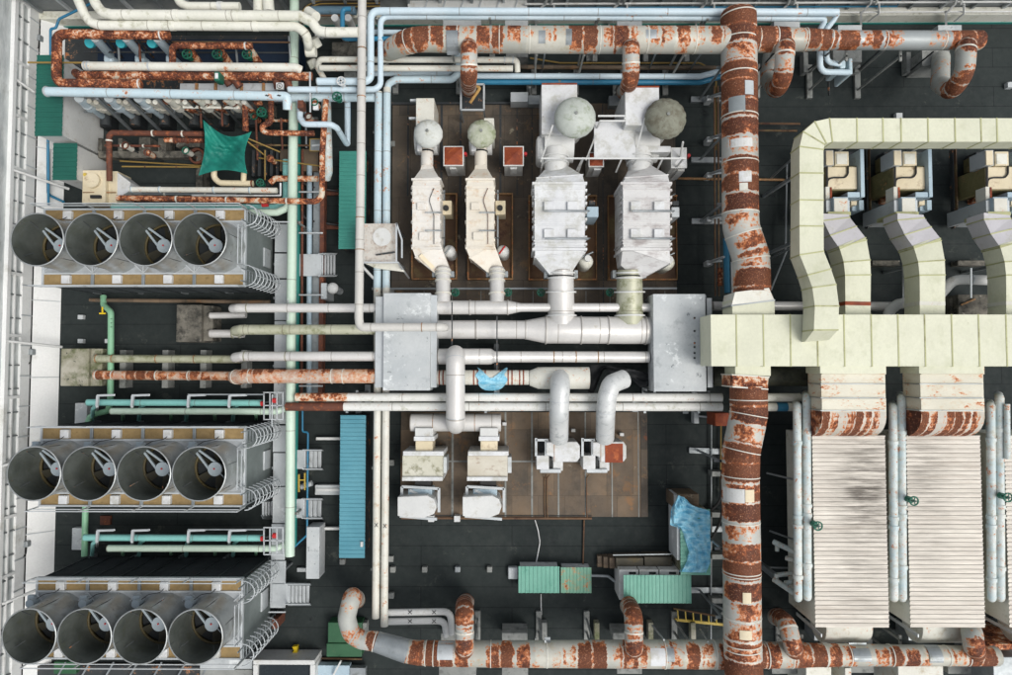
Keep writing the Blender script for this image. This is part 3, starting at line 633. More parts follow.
# ================= LEFT AISLE EQUIPMENT
for nm, lab, mt, (u0, v0, u1, v1), z, (a0, b0, a1, b1), z2 in (
    ('mossy_plinth', 'pale mossy concrete box where the rusty and greenish pipes begin, by the white wall', 'conc_moss', (61, 348.5, 88, 386), .95, (88, 348.5, 101.5, 386), .8),
    ('dark_plinth', 'black stained concrete box below the uppermost cooling tower', 'conc_dark', (176.5, 304.5, 201, 342), .95, (201, 305.5, 212.5, 341), .75)):
    t = thing(nm, lab, 'concrete box', P((u0+a1)/2, (v0+v1)/2, 0)); MB().px(u0, v0, u1, v1, 0, z).build('box_top', mt, t, bev=.03); MB().px(a0, b0, a1, b1, 0, z2).build('ledge', mt, t, bev=.03)
for i, (u, v, lab) in enumerate(((80, 317, 'upper left of the three white blocks near the mint pipe'), (80, 341, 'white block just above the mossy plinth'), (107, 341, 'white block touching the mint pipe'))):
    MB().px(u-2.6, v-2.2, u+2.6, v+2.2, 0, .18).build('roof_block', 'conc_light', None, 'small square ' + lab, 'block', 'small white roof blocks on the left', bev=.02)
MB().px(75, 403, 86.5, 424, 0, .25).build('concrete_pad', 'conc_light', None, 'pale concrete pad at the left end of the upper teal pipe', 'pad', bev=.02)
MB().px(72, 528, 83, 550, 0, .25).build('concrete_pad', 'conc_light', None, 'pale concrete pad at the left end of the lower teal pipe', 'pad', bev=.02)
for i, (v0, nm) in enumerate(((402.5, 'above the middle'), (537.5, 'between the middle and lowest'))):
    x0 = 87 if i == 0 else 84
    tp_ = pipe('teal_pipe', f'long straight teal pipe {nm} cooling tower{"s" if i else ""}', 'pipe', 'teal', 3.3, [(x0, v0, 1.5), (262, v0+.5, 1.5)], n=16)
    for u in (92, 139, 186, 233):
        pipe('branch', None, None, 'teal', 1.9, [(u+8, v0, 1.5), (u+1, v0+6, 1.3), (u, v0+18, .2)], parent=tp_, n=10)
    x1 = 111 if i == 0 else 108
    mp_ = pipe('mint_pipe', f'long straight pale green pipe {nm} cooling tower{"s" if i else ""}', 'pipe', 'mint', 3.3, [(x1, v0+8.8-(i*-2), 1.7), (276, v0+9+(i*2), 1.7), (290, v0+5, 1.5)], n=16)
    for u in (122, 170, 214, 255): pipe('branch', None, None, 'mint_dark', 1.6, [(u, v0+11, 1.6), (u+1, v0+13, 1.2), (u+1, v0+17, .2)], parent=mp_, n=10)
    for k, u in enumerate((97, 132, 188, 229)):
        t = thing('pipe_hanger', f'grey goalpost pipe hanger, {ORD[k]} from the left over the {"lower" if i else "upper"} teal pipe', 'pipe support', P(u+8, v0, 0), f'goalpost hangers over the {"lower" if i else "upper"} teal pipe')
        b = MB(); h = 2.1; b.bar(P(u, v0+9, 0), P(u, v0+4, h), .07).bar(P(u+1, v0-7, 0), P(u+1, v0-7, h), .07).bar(P(u, v0+4, h), P(u+1, v0-7, h), .08).bar(P(u+1, v0-7, h), P(u+17, v0-7.5, h), .07).bar(P(u+17, v0-7.5, h), P(u+17, v0-7.5, 0), .06); b.build('frame', 'galv_light', t)
    if i == 0 or True:
        b = MB(); b.bar(P(188, v0-8, 2.1), P(264, v0-8, 2.1), .045); b.build('rail', 'galv', None, f'thin grey handrail along the {"lower" if i else "upper"} pair of teal and pale green pipes', 'rail')
    v = v0+1; c = P(261, v, 1.75); t = thing('red_valve', f'red round valve at the right end of the {"lower" if i else "upper"} teal pipe', 'valve', c, 'red valves at the teal pipe ends')
    MB().tube([c, c+Vector((.1, 0, 0))], .09, 14).build('valve_cap', 'red', t); c2 = P(273, v-3, 1.9); MB().tube([c2, c2+Vector((.12, 0, 0))], .09, 14).build('valve_cap', 'red', t); MB().bar(c+Vector((.05, 0, 0)), c2, .05).build('valve_stem', 'dark_steel', t)
    t = thing('step_over_cage', f'small galvanised stile cage over the pipes beside the {"lower" if i else "upper"} red valve', 'cage', P(274, v0+4, 0)); b = MB()
    for (ua, ub) in ((264, 264), (270, 270), (277, 277), (283, 283)): b.bar(P(ua, v0-10, 1.9), P(ub, v0+17, 1.9), .035)
    for vv in (v0-10, v0+3, v0+17): b.bar(P(264, vv, 1.9), P(283, vv, 1.9), .035)
    for ua in (264, 283):
        for vv in (v0-10, v0+17): b.bar(P(ua, vv, 1.9), P(ua, vv, 0), .04)
    b.build('cage_frame', 'galv_light', t)
mt_ = pipe('mint_riser', 'pale green pipe bending down past the mossy plinth at left', 'pipe', 'mint_dark', 2.9, [(103.5, 296, .5), (103.5, 305, .6), (111, 312, .8), (110.5, 402, .8), (108, 411, .7), (97, 413.5, .6), (90, 417, .5), (87.5, 424, .4)], bend=.2)
b = MB(); p = P(102.5, 313, .9); b.bar(p, P(102.5, 307, .9), .04).bar(P(99.5, 313.5, .9), P(105.5, 313.5, .9), .05); b.build('lever', 'signal_yellow', mt_)
b = MB()
for k in range(3): b.bar(P(110.4, 319+4*k, 1.0), P(112.2, 319+4*k, 1.0), .02, .01)
b.build('marking', 'ink', mt_)
pipe('mint_riser', 'short pale green vertical run left of the lower teal pipe', 'pipe', 'mint_dark', 2.9, [(85.5, 505, .8), (84.5, 556, .8)])
pipe('brown_conduit', 'thin brown pipe along the lower edge of the uppermost cooling tower', 'pipe', 'brown_plate', 2, [(90, 300, .5), (270, 302, .5)], n=10)
# floor drain with rusty grating
MB().px(100, 516, 110, 525, .0, .12).build('floor_drain', 'rust_all', None, 'small square rusty floor drain above the lower teal pipe', 'drain', bev=.01)

# ================= BIG MINT PIPE + VERTICAL BUNDLE
t = pipe('tall_mint_pipe', 'wide pale mint green pipe running top to bottom past the three cooling towers', 'pipe', 'mint', 4.7, [(294.5, -14, 1.75), (293, 150, 1.75), (291, 330, 1.75), (289.8, 556, 1.75)], bend=.01, legs=(120, 240, 400, 530))
pipe('teal_underpipe', 'dark teal pipe running half hidden beside the wide mint pipe', 'pipe', 'teal_dark', 3.6, [(297.5, 110, .9), (296.5, 300, .9), (293, 545, .9)], n=12)
pipe('brown_pipe', 'thin rust brown pipe in the bundle right of the mint pipe', 'pipe', 'rust_all', 1.3, [(302.5, 150, 1.0), (301.5, 395, 1.0)], n=8)
pipe('slate_blue_pipe', 'slate blue pipe in the bundle right of the mint pipe', 'pipe', 'light_blue_grey', 2.7, [(309.5, 165, .8), (309, 395, .8)], n=12, fl=(70, 110))
t = thing('cable_tray', 'grey galvanised cable tray in the bundle left of the teal shed', 'cable tray', P(318, 280, 0)); MB().px(314, 150, 320.5, 398, .55, .65).build('tray_base', 'galv', t); MB().px(320.7, 150, 322.2, 398, .45, .78).build('tray_side', 'rust_all', t)
for k, v in enumerate((192, 233, 295, 386)):
    b = MB(); b.bar(P(299, v, 1.1), P(322, v, 1.1), .05).bar(P(322, v, 1.1), P(322, v, 0), .05); b.build('pipe_bracket', 'galv_light', None, f'thin steel bracket crossing the pipe bundle, {ORD[k]} from the top', 'bracket', 'thin brackets across the pipe bundle')
for k, (v, u1) in enumerate(((188, 339), (222, 339))):
    pts = [P(301, v-20, .8), P(303, v-4, .8), P(315, v, .6), P(u1, v+3, .3)]
    MB().tube(fillet(pts, .8, 8), .05, 8).build('black_hose', 'cable', None, f'thick black hose curving from the pipe bundle under the teal shed, {["upper", "lower"][k]} one', 'hose', 'black hoses by the teal shed')
    MB().px(322, v+1, 340, v+7, .1, .22).build('brown_channel', 'rust_all', None, f'flat rusty channel between pipe bundle and teal shed, {["upper", "lower"][k]} one', 'channel', 'rusty channels by the teal shed')
for k, v in enumerate((438.7, 490, 528.7)):
    MB().px(316, v-1.4, 342, v+1.4, .15, .3).build('white_channel', 'white', None, f'thin white channel running into the blue shed, {ORD[k]} from the top', 'channel', 'white channels into the blue shed', bev=.01)
pipe('blue_conduit', 'thin blue conduit zigzagging beside the mint pipe, left of the blue shed', 'pipe', 'blue', 1, [(302.5, 405, .9), (302.5, 432, .9), (308, 432, .9), (307, 535, .9), (292, 549, .9)], n=8)
MB().px(315, 485, 341, 495, .0, .25).build('step_slab', 'conc_light', None, 'pale slab lying between the mint pipe and blue shed middle', 'slab', bev=.02)
t = thing('valve_group', 'rusty brown valve frame between the two stairs right of the mint pipe', 'valve', P(304, 482, 0)); b = MB()
b.bar(P(299, 475, .8), P(299, 492, .8), .05).bar(P(305, 473, .8), P(305, 490, .8), .05).bar(P(299, 480, .8), P(305, 480, .8), .04).bar(P(299, 475, .8), P(299, 475, 0), .05); b.build('frame', 'yellow_paint', t)
MB().tube([P(301, 487, .5), P(312, 483, .5)], .1, 12).build('valve_body', 'galv_light', t)

# ================= PALE BLUE PIPEWORK, TOP CENTRE
pb = 'pale_clean'
pipe('pale_blue_pipe', 'upper of the two pale blue pipes below the parapet, turning down at its left end', 'pipe', pb, 3.7, [(317, 81.5, 3.0), (366, 81.5, 3.0), (370.5, 78, 3.0), (370.5, 11, 3.0), (838, 12.5, 3.0)], bend=.3, legs=(120, 240, 350, 460))
pipe('pale_blue_pipe', 'lower thinner pale blue pipe below the parapet, dropping under the thin rusty duct', 'pipe', pb, 3.0, [(288, 89.5, 2.8), (375, 89.5, 2.8), (380.5, 85, 2.8), (380.5, 16.5, 2.8), (826, 18.5, 2.8), (820, 30, 2.6), (820, 72, 2.4), (850, 72.5, 2.2)], bend=.3, fl=(30, 45))
pipe('pale_blue_pipe', 'outer pale blue pipe elbow hooking down under the thin end of the top rusty duct', 'pipe', pb, 2.6, [(838, 12.5, 2.9), (834, 20, 2.8), (826, 30, 2.7), (827, 62, 2.4), (842, 65, 2.2)], bend=.25)
t = thing('elbow_valve', 'pale blue pipe valve block with rusty flange under the top duct', 'valve', P(847, 66, 0)); MB().px(840, 60, 846, 68, 1.2, 2.3).build('valve_body', 'pale_blue', t, bev=.04); MB().px(849, 58, 853, 74, 1.2, 2.3).build('valve_flange', 'pale_blue', t, bev=.04)
pv = pipe('long_duct_pipe', 'left of the two long whitish pipes running down to the bottom rusty duct', 'pipe', 'white_rust', 3.7, [(378.5, 92, 1.5), (377.2, 290, 1.5), (377.4, 400, 1.5), (375.7, 618, 1.5)], bend=.01, legs=(40, 200, 380, 480))
pv2 = pipe('long_duct_pipe', 'right of the two long whitish pipes, its foot nearest the rusty duct', 'pipe', 'white_rust', 3.7, [(387, 88, 1.5), (386.2, 290, 1.5), (386, 400, 1.5), (384.3, 626, 1.5)], bend=.01)
for par, us in ((pv, (378.5, 377.2)), (pv2, (387, 386.2))): pipe('upper_run', None, None, 'pale_blue', 3.85, [(us[0], 93, 1.5), (us[1], 288, 1.5)], parent=par)
for par, uv in ((pv, (376.3, 525)), (pv2, (384.8, 526))):
    b = MB(); u, v = uv; z = 1.5+3.7*S(1.5)+.004; b.bar(P(u-1.5, v-2, z), P(u+1.5, v+2, z), .02, .006).bar(P(u+1.5, v-2, z), P(u-1.5, v+2, z), .02, .006); b.build('marking', 'ink', par)
for (lab, v, ue, vd) in (('upper small white pipe leaving the long pair towards the rusty elbow', 612.5, 450.5, 634), ('lower small white pipe leaving the long pair towards the rusty elbow', 621.5, 445, 636)):
    q = pipe('white_branch_pipe', lab, 'pipe', 'white', 3.3, [(387, v, 1.3), (ue, v-1, 1.3), (ue+1, vd, 1.2)], bend=.28)
    for u in (410, 434): z = 1.3+3.3*S(1.3)+.004; b = MB(); b.bar(P(u-2, v-2.2, z), P(u+2, v+1.6, z), .02, .006).bar(P(u+2, v-2.2, z), P(u-2, v+1.6, z), .02, .006); b.build('marking', 'ink', q)
bp = pipe('beige_pipe', 'long beige clad pipe beside the teal shed, bending right over the grey tank', 'pipe', 'beige', 4.3, [(362.2, -14, 3.3), (361, 150, 3.3), (358.8, 318, 3.3), (360, 327.2, 3.3), (440, 327.2, 3.3), (444, 327.4, 3.1), (445, 327.6, 2.2)], bend=.25, fl=(60, 106, 220, 250, 378), flmat='tray_rim', flw=.025, flr=1.08, n=18)
wp = pipe
wp('white_rust_pipe', 'upper of two rust spotted white pipes right of the mint pipe top', 'pipe', 'white_rust', 3.0, [(326, 82, 1.6), (318, 68, 2.0), (319, 59.5, 2.2), (502, 60, 2.2)], bend=.2, legs=(90,))
wp('white_rust_pipe', 'lower of two rust spotted white pipes ending under the rusty duct elbow', 'pipe', 'white_rust', 3.0, [(320, 68.2, 2.2), (513, 68.5, 2.2)])
wp('white_elbow', 'short white rusty elbow joining the ends of the two white pipes by the duct branch', 'pipe', 'white_rust', 3.0, [(502, 60, 2.2), (517, 60, 2.2), (517.5, 72, 2.0)], bend=.15, fl=(3, 12))
wp('pale_blue_pipe', 'short pale blue pipe hooking up behind the first elbow of the top rusty duct', 'pipe', 'pale_blue', 3.6, [(387, 100, 1.4), (388, 84, 1.5), (396, 79.5, 1.6), (452, 79.5, 1.6), (457.5, 74, 1.6), (458, 40, 1.6)], bend=.2)
wp('mint_pipe', 'pale greenish pipe under the two white pipes at the first duct elbow', 'pipe', 'pale_clean', 2.4, [(372, 73.8, 1.4), (450, 73.8, 1.4), (455, 66, 1.4)], n=12)
wp('pale_blue_pipe', 'thin whitish pipe directly above the bright blue one, over the four filters', 'pipe', pb, 2.8, [(470, 76, 1.3), (700, 76.5, 1.3), (722, 70.5, 1.3)], bend=.5, legs=(90,))
wp('bright_blue_pipe', 'long bright blue pipe between the top duct and the four filters', 'pipe', 'blue', 2.8, [(470, 82, 1.1), (700, 82.3, 1.1), (722, 76, 1.1)], bend=.5, legs=(60, 150))
wp('bright_blue_pipe', 'bright blue pipe with square bends beside the top of the beige pipe', 'pipe', 'blue', 2.4, [(352, 9, 2.8), (342.5, 9, 2.8), (342.5, 38.7, 2.8), (395, 38.7, 2.8)], bend=.18)
wp('white_pipe', 'short thick white pipe behind the bright blue bends', 'pipe', 'white', 4.6, [(316, 33.5, 1.9), (360, 33.5, 1.9)], fl=(6, 30))
wp('white_pipe', 'pale pipe passing under the beige pipe towards the top duct', 'pipe', pb, 2.6, [(366, 32, 2.4), (402, 32.5, 2.4)])
for k, u in enumerate((337, 350)): c = P(u, 22, 1.6); MB().cyl(c, .13, .3, 1.9, 14).build('white_stub', 'white', None, f'upright white pipe stub at top centre, {["left", "right"][k]} of the bright blue bend', 'pipe stub', 'upright white stubs')
handwheel('white round wheel on the pale blue header left of the beige pipe', 341, 81, 3.2, 4.2, .3, 'white_clean', None)
wp('pale_blue_header', 'wide pale blue horizontal header with valves above the S shaped pipe', 'pipe', 'pale_blue', 4.2, [(272, 97.5, 2.2), (374, 97.5, 2.2)], fl=(12, 42, 68, 74, 92), flmat='pale_blue', flw=.1)
wp('pale_blue_pipe', 'pale blue pipe snaking below the header and kicking down to the right', 'pipe', pb, 3.0, [(300, 98, 2.2), (300, 118, 2.3), (304, 124.3, 2.4), (331, 124.5, 2.4), (337, 128, 2.2), (346, 143, 1.2), (347.5, 144, 1.1), (347.5, 100, 2.0)], bend=.22, fl=(14,))
wp('blue_pipe', 'short blue vertical pipe behind the kicked pale blue pipe', 'pipe', 'blue', 2.4, [(348.5, 102, 1.4), (348.5, 136, .8)], n=12)
# ================= CENTRE: PADS
def slab(name, label, cat, mat, u0, v0, u1, v1, z, z0=0, group=None, parent=None, bev=.01, kind=None):
    return MB().px(u0, v0, u1, v1, z0, z).build(name, mat, parent, label, cat, group, kind, bev=bev)
pad1 = slab('steel_floor', 'large brown steel plate floor under the four white filter units', 'platform', 'brown_pad', 392.5, 104, 677, 304, .1)
for i, (u, w_) in enumerate(((408, .5), (441.5, 1), (460.5, 1), (500.5, 1), (517, .5), (532, .5), (603, 1), (640, .6))): MB().px(u-w_, 104, u+w_, 196 if i < 6 else 304, .1, .115).build('seam', 'dark_steel', pad1)
for v in (103, 288.5): MB().px(390, v-.8, 677 if v > 200 else 540, v+.8, .1, .2).build('edge_angle', 'galv' if v > 200 else 'dark_steel', pad1)
for u in (424, 452, 481, 511, 533, 555, 586, 610, 640, 665): MB().px(u-.4, 291, u+.4, 303, .1, .112).build('plate_joint', 'concrete', pad1)
pad2 = slab('steel_floor', 'brown steel plate floor with pale seams under the four blower sets', 'platform', 'brown_plate', 401, 412, 648, 517, .15)
for u in (452.5, 505.5, 532, 558.5, 585.5, 612, 638.5): MB().px(u-.9, 412, u+.9, 517, .15, .162).build('seam', 'concrete', pad2)
MB().px(401, 460.5, 612, 462.3, .15, .166).build('cross_seam', 'concrete', pad2); MB().px(401, 517.2, 592, 519.6, .05, .22).build('edge_angle', 'tray', pad2); MB().px(401, 515.4, 592, 516.2, .15, .2).build('edge_pipe', 'dark_steel', pad2); MB().px(640.5, 412, 648, 517, .15, .18).build('edge_plate', 'brown_pad', pad2)
def tray(label, u0, v0, u1, v1, z=.32):
    c = P((u0+u1)/2, (v0+v1)/2, 0); t = thing('drip_tray', label, 'tray', c, 'rust rimmed drip trays'); MB().px(u0, v0, u1, v1, .1, .16).build('tray_floor', 'tray', t)
    for q in ((u0, v0, u1, v0+1.3), (u0, v1-1.3, u1, v1), (u0, v0+1.3, u0+1.3, v1-1.3), (u1-1.3, v0+1.3, u1, v1-1.3)): MB().px(*q, .1, z).build('tray_rim', 'tray_rim', t)
tray('rust rimmed drip tray under the leftmost slim filter', 411.5, 193, 457, 279.5)
tray('rust rimmed drip tray under the second slim filter from the left', 467.5, 193, 513, 279.5)
tray('rust rimmed drip tray under the wide white filter third from left', 528.5, 195, 597, 280)
tray('rust rimmed drip tray under the rightmost weathered filter', 608, 195, 677.5, 280)

# ================= GREY TANKS
for lab, m_, (u0, v0, u1, v1), ls in (('left of two large grey stained steel tanks, crossed by the beige pipe', 'conc_light', (383.5, 293, 430, 390.5), ((375.5, 296.5, 383.3, 387.5), (430.2, 295, 436.5, 387.5))),
                                 ('right of two large grey stained steel tanks, beside the yellow duct', 'conc_light', (653, 294, 706.5, 391.5), ((706.7, 298, 713, 387.5),))):
    t = thing('steel_tank', lab, 'tank', P((u0+u1)/2, 342, 0), 'large grey steel tanks'); MB().px(u0, v0, u1, v1, 1.72, 2.62).build('tank_body', m_, t, bev=.015)
    for q in ls: MB().px(*q, 1.8, 2.45).build('side_ledge', 'galv_light', t, bev=.01)
    for (a, b_) in ((u0+2, v0+3), (u1-2, v0+3), (u0+2, v1-3), (u1-2, v1-3)): p = P(a, b_, 1.7); MB().box(p.x-.06, p.y-.06, 0, p.x+.06, p.y+.06, 1.72).build('leg', 'galv', t)
for i, v in enumerate((318, 331, 343, 347, 353, 358)):
    c = P(694.5, v, 2.63); MB().cyl(c, .035, 2.62, 2.65, 8).build('bolt_mark', 'dark_steel', t)

# ================= MIDDLE HORIZONTAL PIPES
wp = pipe
wp('alu_pipe', 'upper clad pipe entering the left grey tank, starting at the walkway', 'pipe', 'alu', 4.5, [(236, 309, 1.2), (233, 308.5, 2.0), (238, 308, 2.15), (378, 308, 2.15)], bend=.12, fl=(36,), n=20, flr=1.05, flw=.03, flmat='alu_moss')
wp('alu_pipe', 'second clad pipe entering the left grey tank, with a greenish end', 'pipe', 'alu_moss', 5.0, [(240, 332, 1.2), (235, 331, 2.0), (241, 329.7, 2.15), (378, 329.5, 2.15)], bend=.12, fl=(12, 32, 66), n=20, flr=1.06, flw=.03, flmat='alu_moss')
wp('alu_pipe', 'third clad pipe entering the left grey tank, above the orange rusty one', 'pipe', 'alu', 4.8, [(240, 358, 1.2), (235, 357.5, 2.0), (242, 356.3, 2.15), (378, 356.3, 2.15)], bend=.12, fl=(16, 32, 68), n=20, flr=1.06, flw=.03, flmat='alu_moss')
wp('rusty_pipe', 'thick orange rusted pipe entering the left grey tank', 'pipe', 'rust_orange', 7.0, [(240, 378, 1.2), (235, 377, 2.0), (244, 376.2, 2.15), (378, 376.2, 2.15)], bend=.15, fl=(22, 36, 108, 118), n=20, flr=1.06, flw=.03, flmat='white_rust')
wp('low_pipe', 'thin clad pipe stub from the upper right corner of the dark stained box', 'pipe', 'alu', 3.3, [(210, 315.5, .9), (246, 315, .9)], n=14)
wp('low_pipe', 'thin clad pipe stub from the lower right corner of the dark stained box', 'pipe', 'alu', 4.1, [(210, 333.6, .9), (244, 333.6, .9)], n=14, fl=(23, 30), flmat='alu_moss')
wp('low_pipe', 'greenish clad pipe from the mossy box towards the grey tank', 'pipe', 'alu_moss', 4.0, [(95, 358.5, .9), (242, 359.3, .9)], n=16, fl=(2, 18, 62, 100), flmat='tray_rim', flr=1.08, flw=.03)
wp('low_rusty_pipe', 'thin orange rusted pipe from the mossy box towards the grey tank', 'pipe', 'rust_orange', 4.6, [(95, 375, .9), (240, 376, .9)], n=16, fl=(2, 18, 62, 94), flmat='white_rust', flr=1.1, flw=.04)
for k, u in enumerate((122.5, 165, 203, 244)): slab('pipe_sleeper', f'concrete sleeper under the two low pipes, {ORD[k]} from the mossy box', 'sleeper', 'concrete', u-2.6, 350, u+2.6, 388, .5, 0, 'concrete sleepers under the low pipes')
# right of the left tank
wp('alu_header', 'upper clad header collecting the two slim filters, tapering to the right', 'pipe', 'alu', [7, 7, 7, 4.3, 4.3], [(434, 307.5, 2.1), (500, 307.5, 2.1), (509, 307.5, 2.1), (521, 307.5, 2.1), (655, 307.5, 2.1)], fl=(36, 74), n=22, flmat='alu', flr=1.1)
h2 = wp('alu_header', 'wide clad header under the two big filters with a capped mossy end', 'pipe', 'alu', [9.3, 9.3, 9.3, 13.6, 13.6, 13.6, 12], [(434, 329.5, 2.0), (500, 329.5, 2.0), (524, 329.7, 2.0), (546, 330, 2.0), (560, 330, 2.0), (651, 330.5, 2.0), (653, 330.5, 2.0)], fl=(43, 92, 112, 147, 174, 211), n=28, flmat='alu', flr=1.06)
wp('alu_pipe', 'clad pipe with a fat left piece leading to the right grey tank', 'pipe', 'alu', [8, 8, 5.6, 5.6], [(438, 356.5, 2.1), (491, 356.5, 2.1), (495, 356.8, 2.1), (649, 357, 2.1)], fl=(116, 138, 160), n=20, flr=1.05, flw=.03, flmat='tray_rim')
sp = wp('striped_pipe', 'white pipe with rusty ribs between the left tank and the tarpaulin', 'pipe', 'white_rust', 7.3, [(434, 377.5, 2.1), (529, 377.5, 2.1)], n=20)
for i in range(24):
    if 5 < i < 9 or 13 < i < 17: continue
    u = 436+i*3.8; p = P(u, 377.5, 2.1); r = 7.35*S(2.1)
    MB().tube([p-Vector((.022, 0, 0)), p+Vector((.022, 0, 0))], r*1.015, 20).build('rib', 'rust_box' if i % 3 else 'white_rust', sp)
wp('flared_pipe', 'fat white rust stained pipe section with cone end right of the ribbed pipe', 'pipe', 'white_rust', [7.5, 10.8, 11, 11], [(529.5, 378, 2.1), (538, 378, 2.1), (545, 378, 2.1), (589, 378, 2.1)], n=24)
for (lab, v) in (('upper of two long thin whitish pipes crossing at mid height, left end rusted', 397.2), ('lower of two long thin whitish pipes crossing at mid height, left end dark brown', 406.7)):
    x0 = 296 if v < 400 else 286
    q = wp('long_white_pipe', lab, 'pipe', 'long_white', 4.2, [(x0+30, v, 2.0), (722, v+.3, 2.0)], legs=(30, 170, 330, 384), legmat='galv')
    wp('rusted_end', None, None, 'rust_pipe' if v < 400 else 'rust_all', 4.25, [(x0, v, 2.0), (x0+(52 if v < 400 else 58), v, 2.0)], parent=q)
    wp('pipe_run', None, None, 'white_mossy', 4.2, [(752, v+.3, 2.0), (800, v+.3, 2.0)], parent=q)
    if v > 400: wp('blue_sleeve', None, None, 'blue', 4.3, [(776, v+.3, 2.0), (787, v+.3, 2.0)], parent=q)
wp('bypass_pipe', 'short fat white vertical pipe bridging over the long whitish pipes', 'pipe', 'alu', 9.2, [(455.5, 357, 2.1), (455.5, 353, 2.95), (455.5, 424, 2.95), (456, 425, 1.6)], bend=.32, fl=(16, 50), n=24, flr=1.02, flw=.02)
# vent pipe hoops
for k, (u, v0, v1) in enumerate(((452, 302, 346), (497, 316, 370))): MB().bar(P(u, v0, 2.7), P(u, v1, 2.5), .04).build('steel_rod', 'dark_steel', None, f'thin dark steel bar lying over the clad headers, {["left", "right"][k]} one', 'bar', 'dark bars over the headers')
MB().px(494, 344, 499, 372, .3, 1.6).build('pipe_support', 'dark_steel', None, 'dark steel post between clad pipe and ribbed pipe', 'post')
# black sheet, blue tarp on the pipe
def cloth(name, label, cat, mat, f, nu, nv, parent=None, jit=.02, th=.01):
    b = MB(); rnd = random.Random(len(name)*7+nu); g = [[None]*(nv+1) for _ in range(nu+1)]
    for i in range(nu+1):
        for j in range(nv+1):
            u, v, z = f(i/nu, j/nv); z += rnd.uniform(-jit, jit); g[i][j] = P(u, v, z)
    idx = len(b.v); b.v = [p for row in g for p in row]
    for i in range(nu):
        for j in range(nv):
            a = i*(nv+1)+j; b.f.append((a, a+1, a+nv+2, a+nv+1)); b.uv.append([(0, 0)]*4); b.sm.append(True)
    o = b.build(name, mat, parent, label, cat, solid=th)
    md = o.modifiers.new('sub', 'SUBSURF'); md.levels = md.render_levels = 1
    return o
def ft(s, t_):
    u = 477+29*s; top = 367+11*math.sin(math.pi*s)**1.3; bot = 383+8*math.sin(math.pi*s)**.7; v = top+(bot-top)*t_
    dy = (v-377.5)*S(2.1); r = 7.6*S(2.1); z = 2.1+(math.sqrt(max(0, r*r-dy*dy)) if abs(dy) < r else -(abs(dy)-r)*1.5)+.03
    return u+1.5*math.sin(t_*9+s*7), v, z
cloth('blue_tarpaulin', 'crumpled light blue tarpaulin wrapped round the ribbed white pipe', 'tarpaulin', 'tarp_blue', ft, 40, 22, jit=.02)
def fb(s, t_):
    u = 588+64*s; top = 364.5+10*s*s; bot = 402-30*min(1, s*4.2)+22*max(0, s-.25)+3*math.sin(s*17); bot = min(bot, 394); v = top+(bot-top)*t_
    return u, v, 1.75+.08*math.sin(s*11+t_*5)
cloth('black_sheet', 'black plastic sheet lying under the bent pale pipe left of the right grey tank', 'sheet', 'tarp_black', fb, 24, 10, jit=.03)

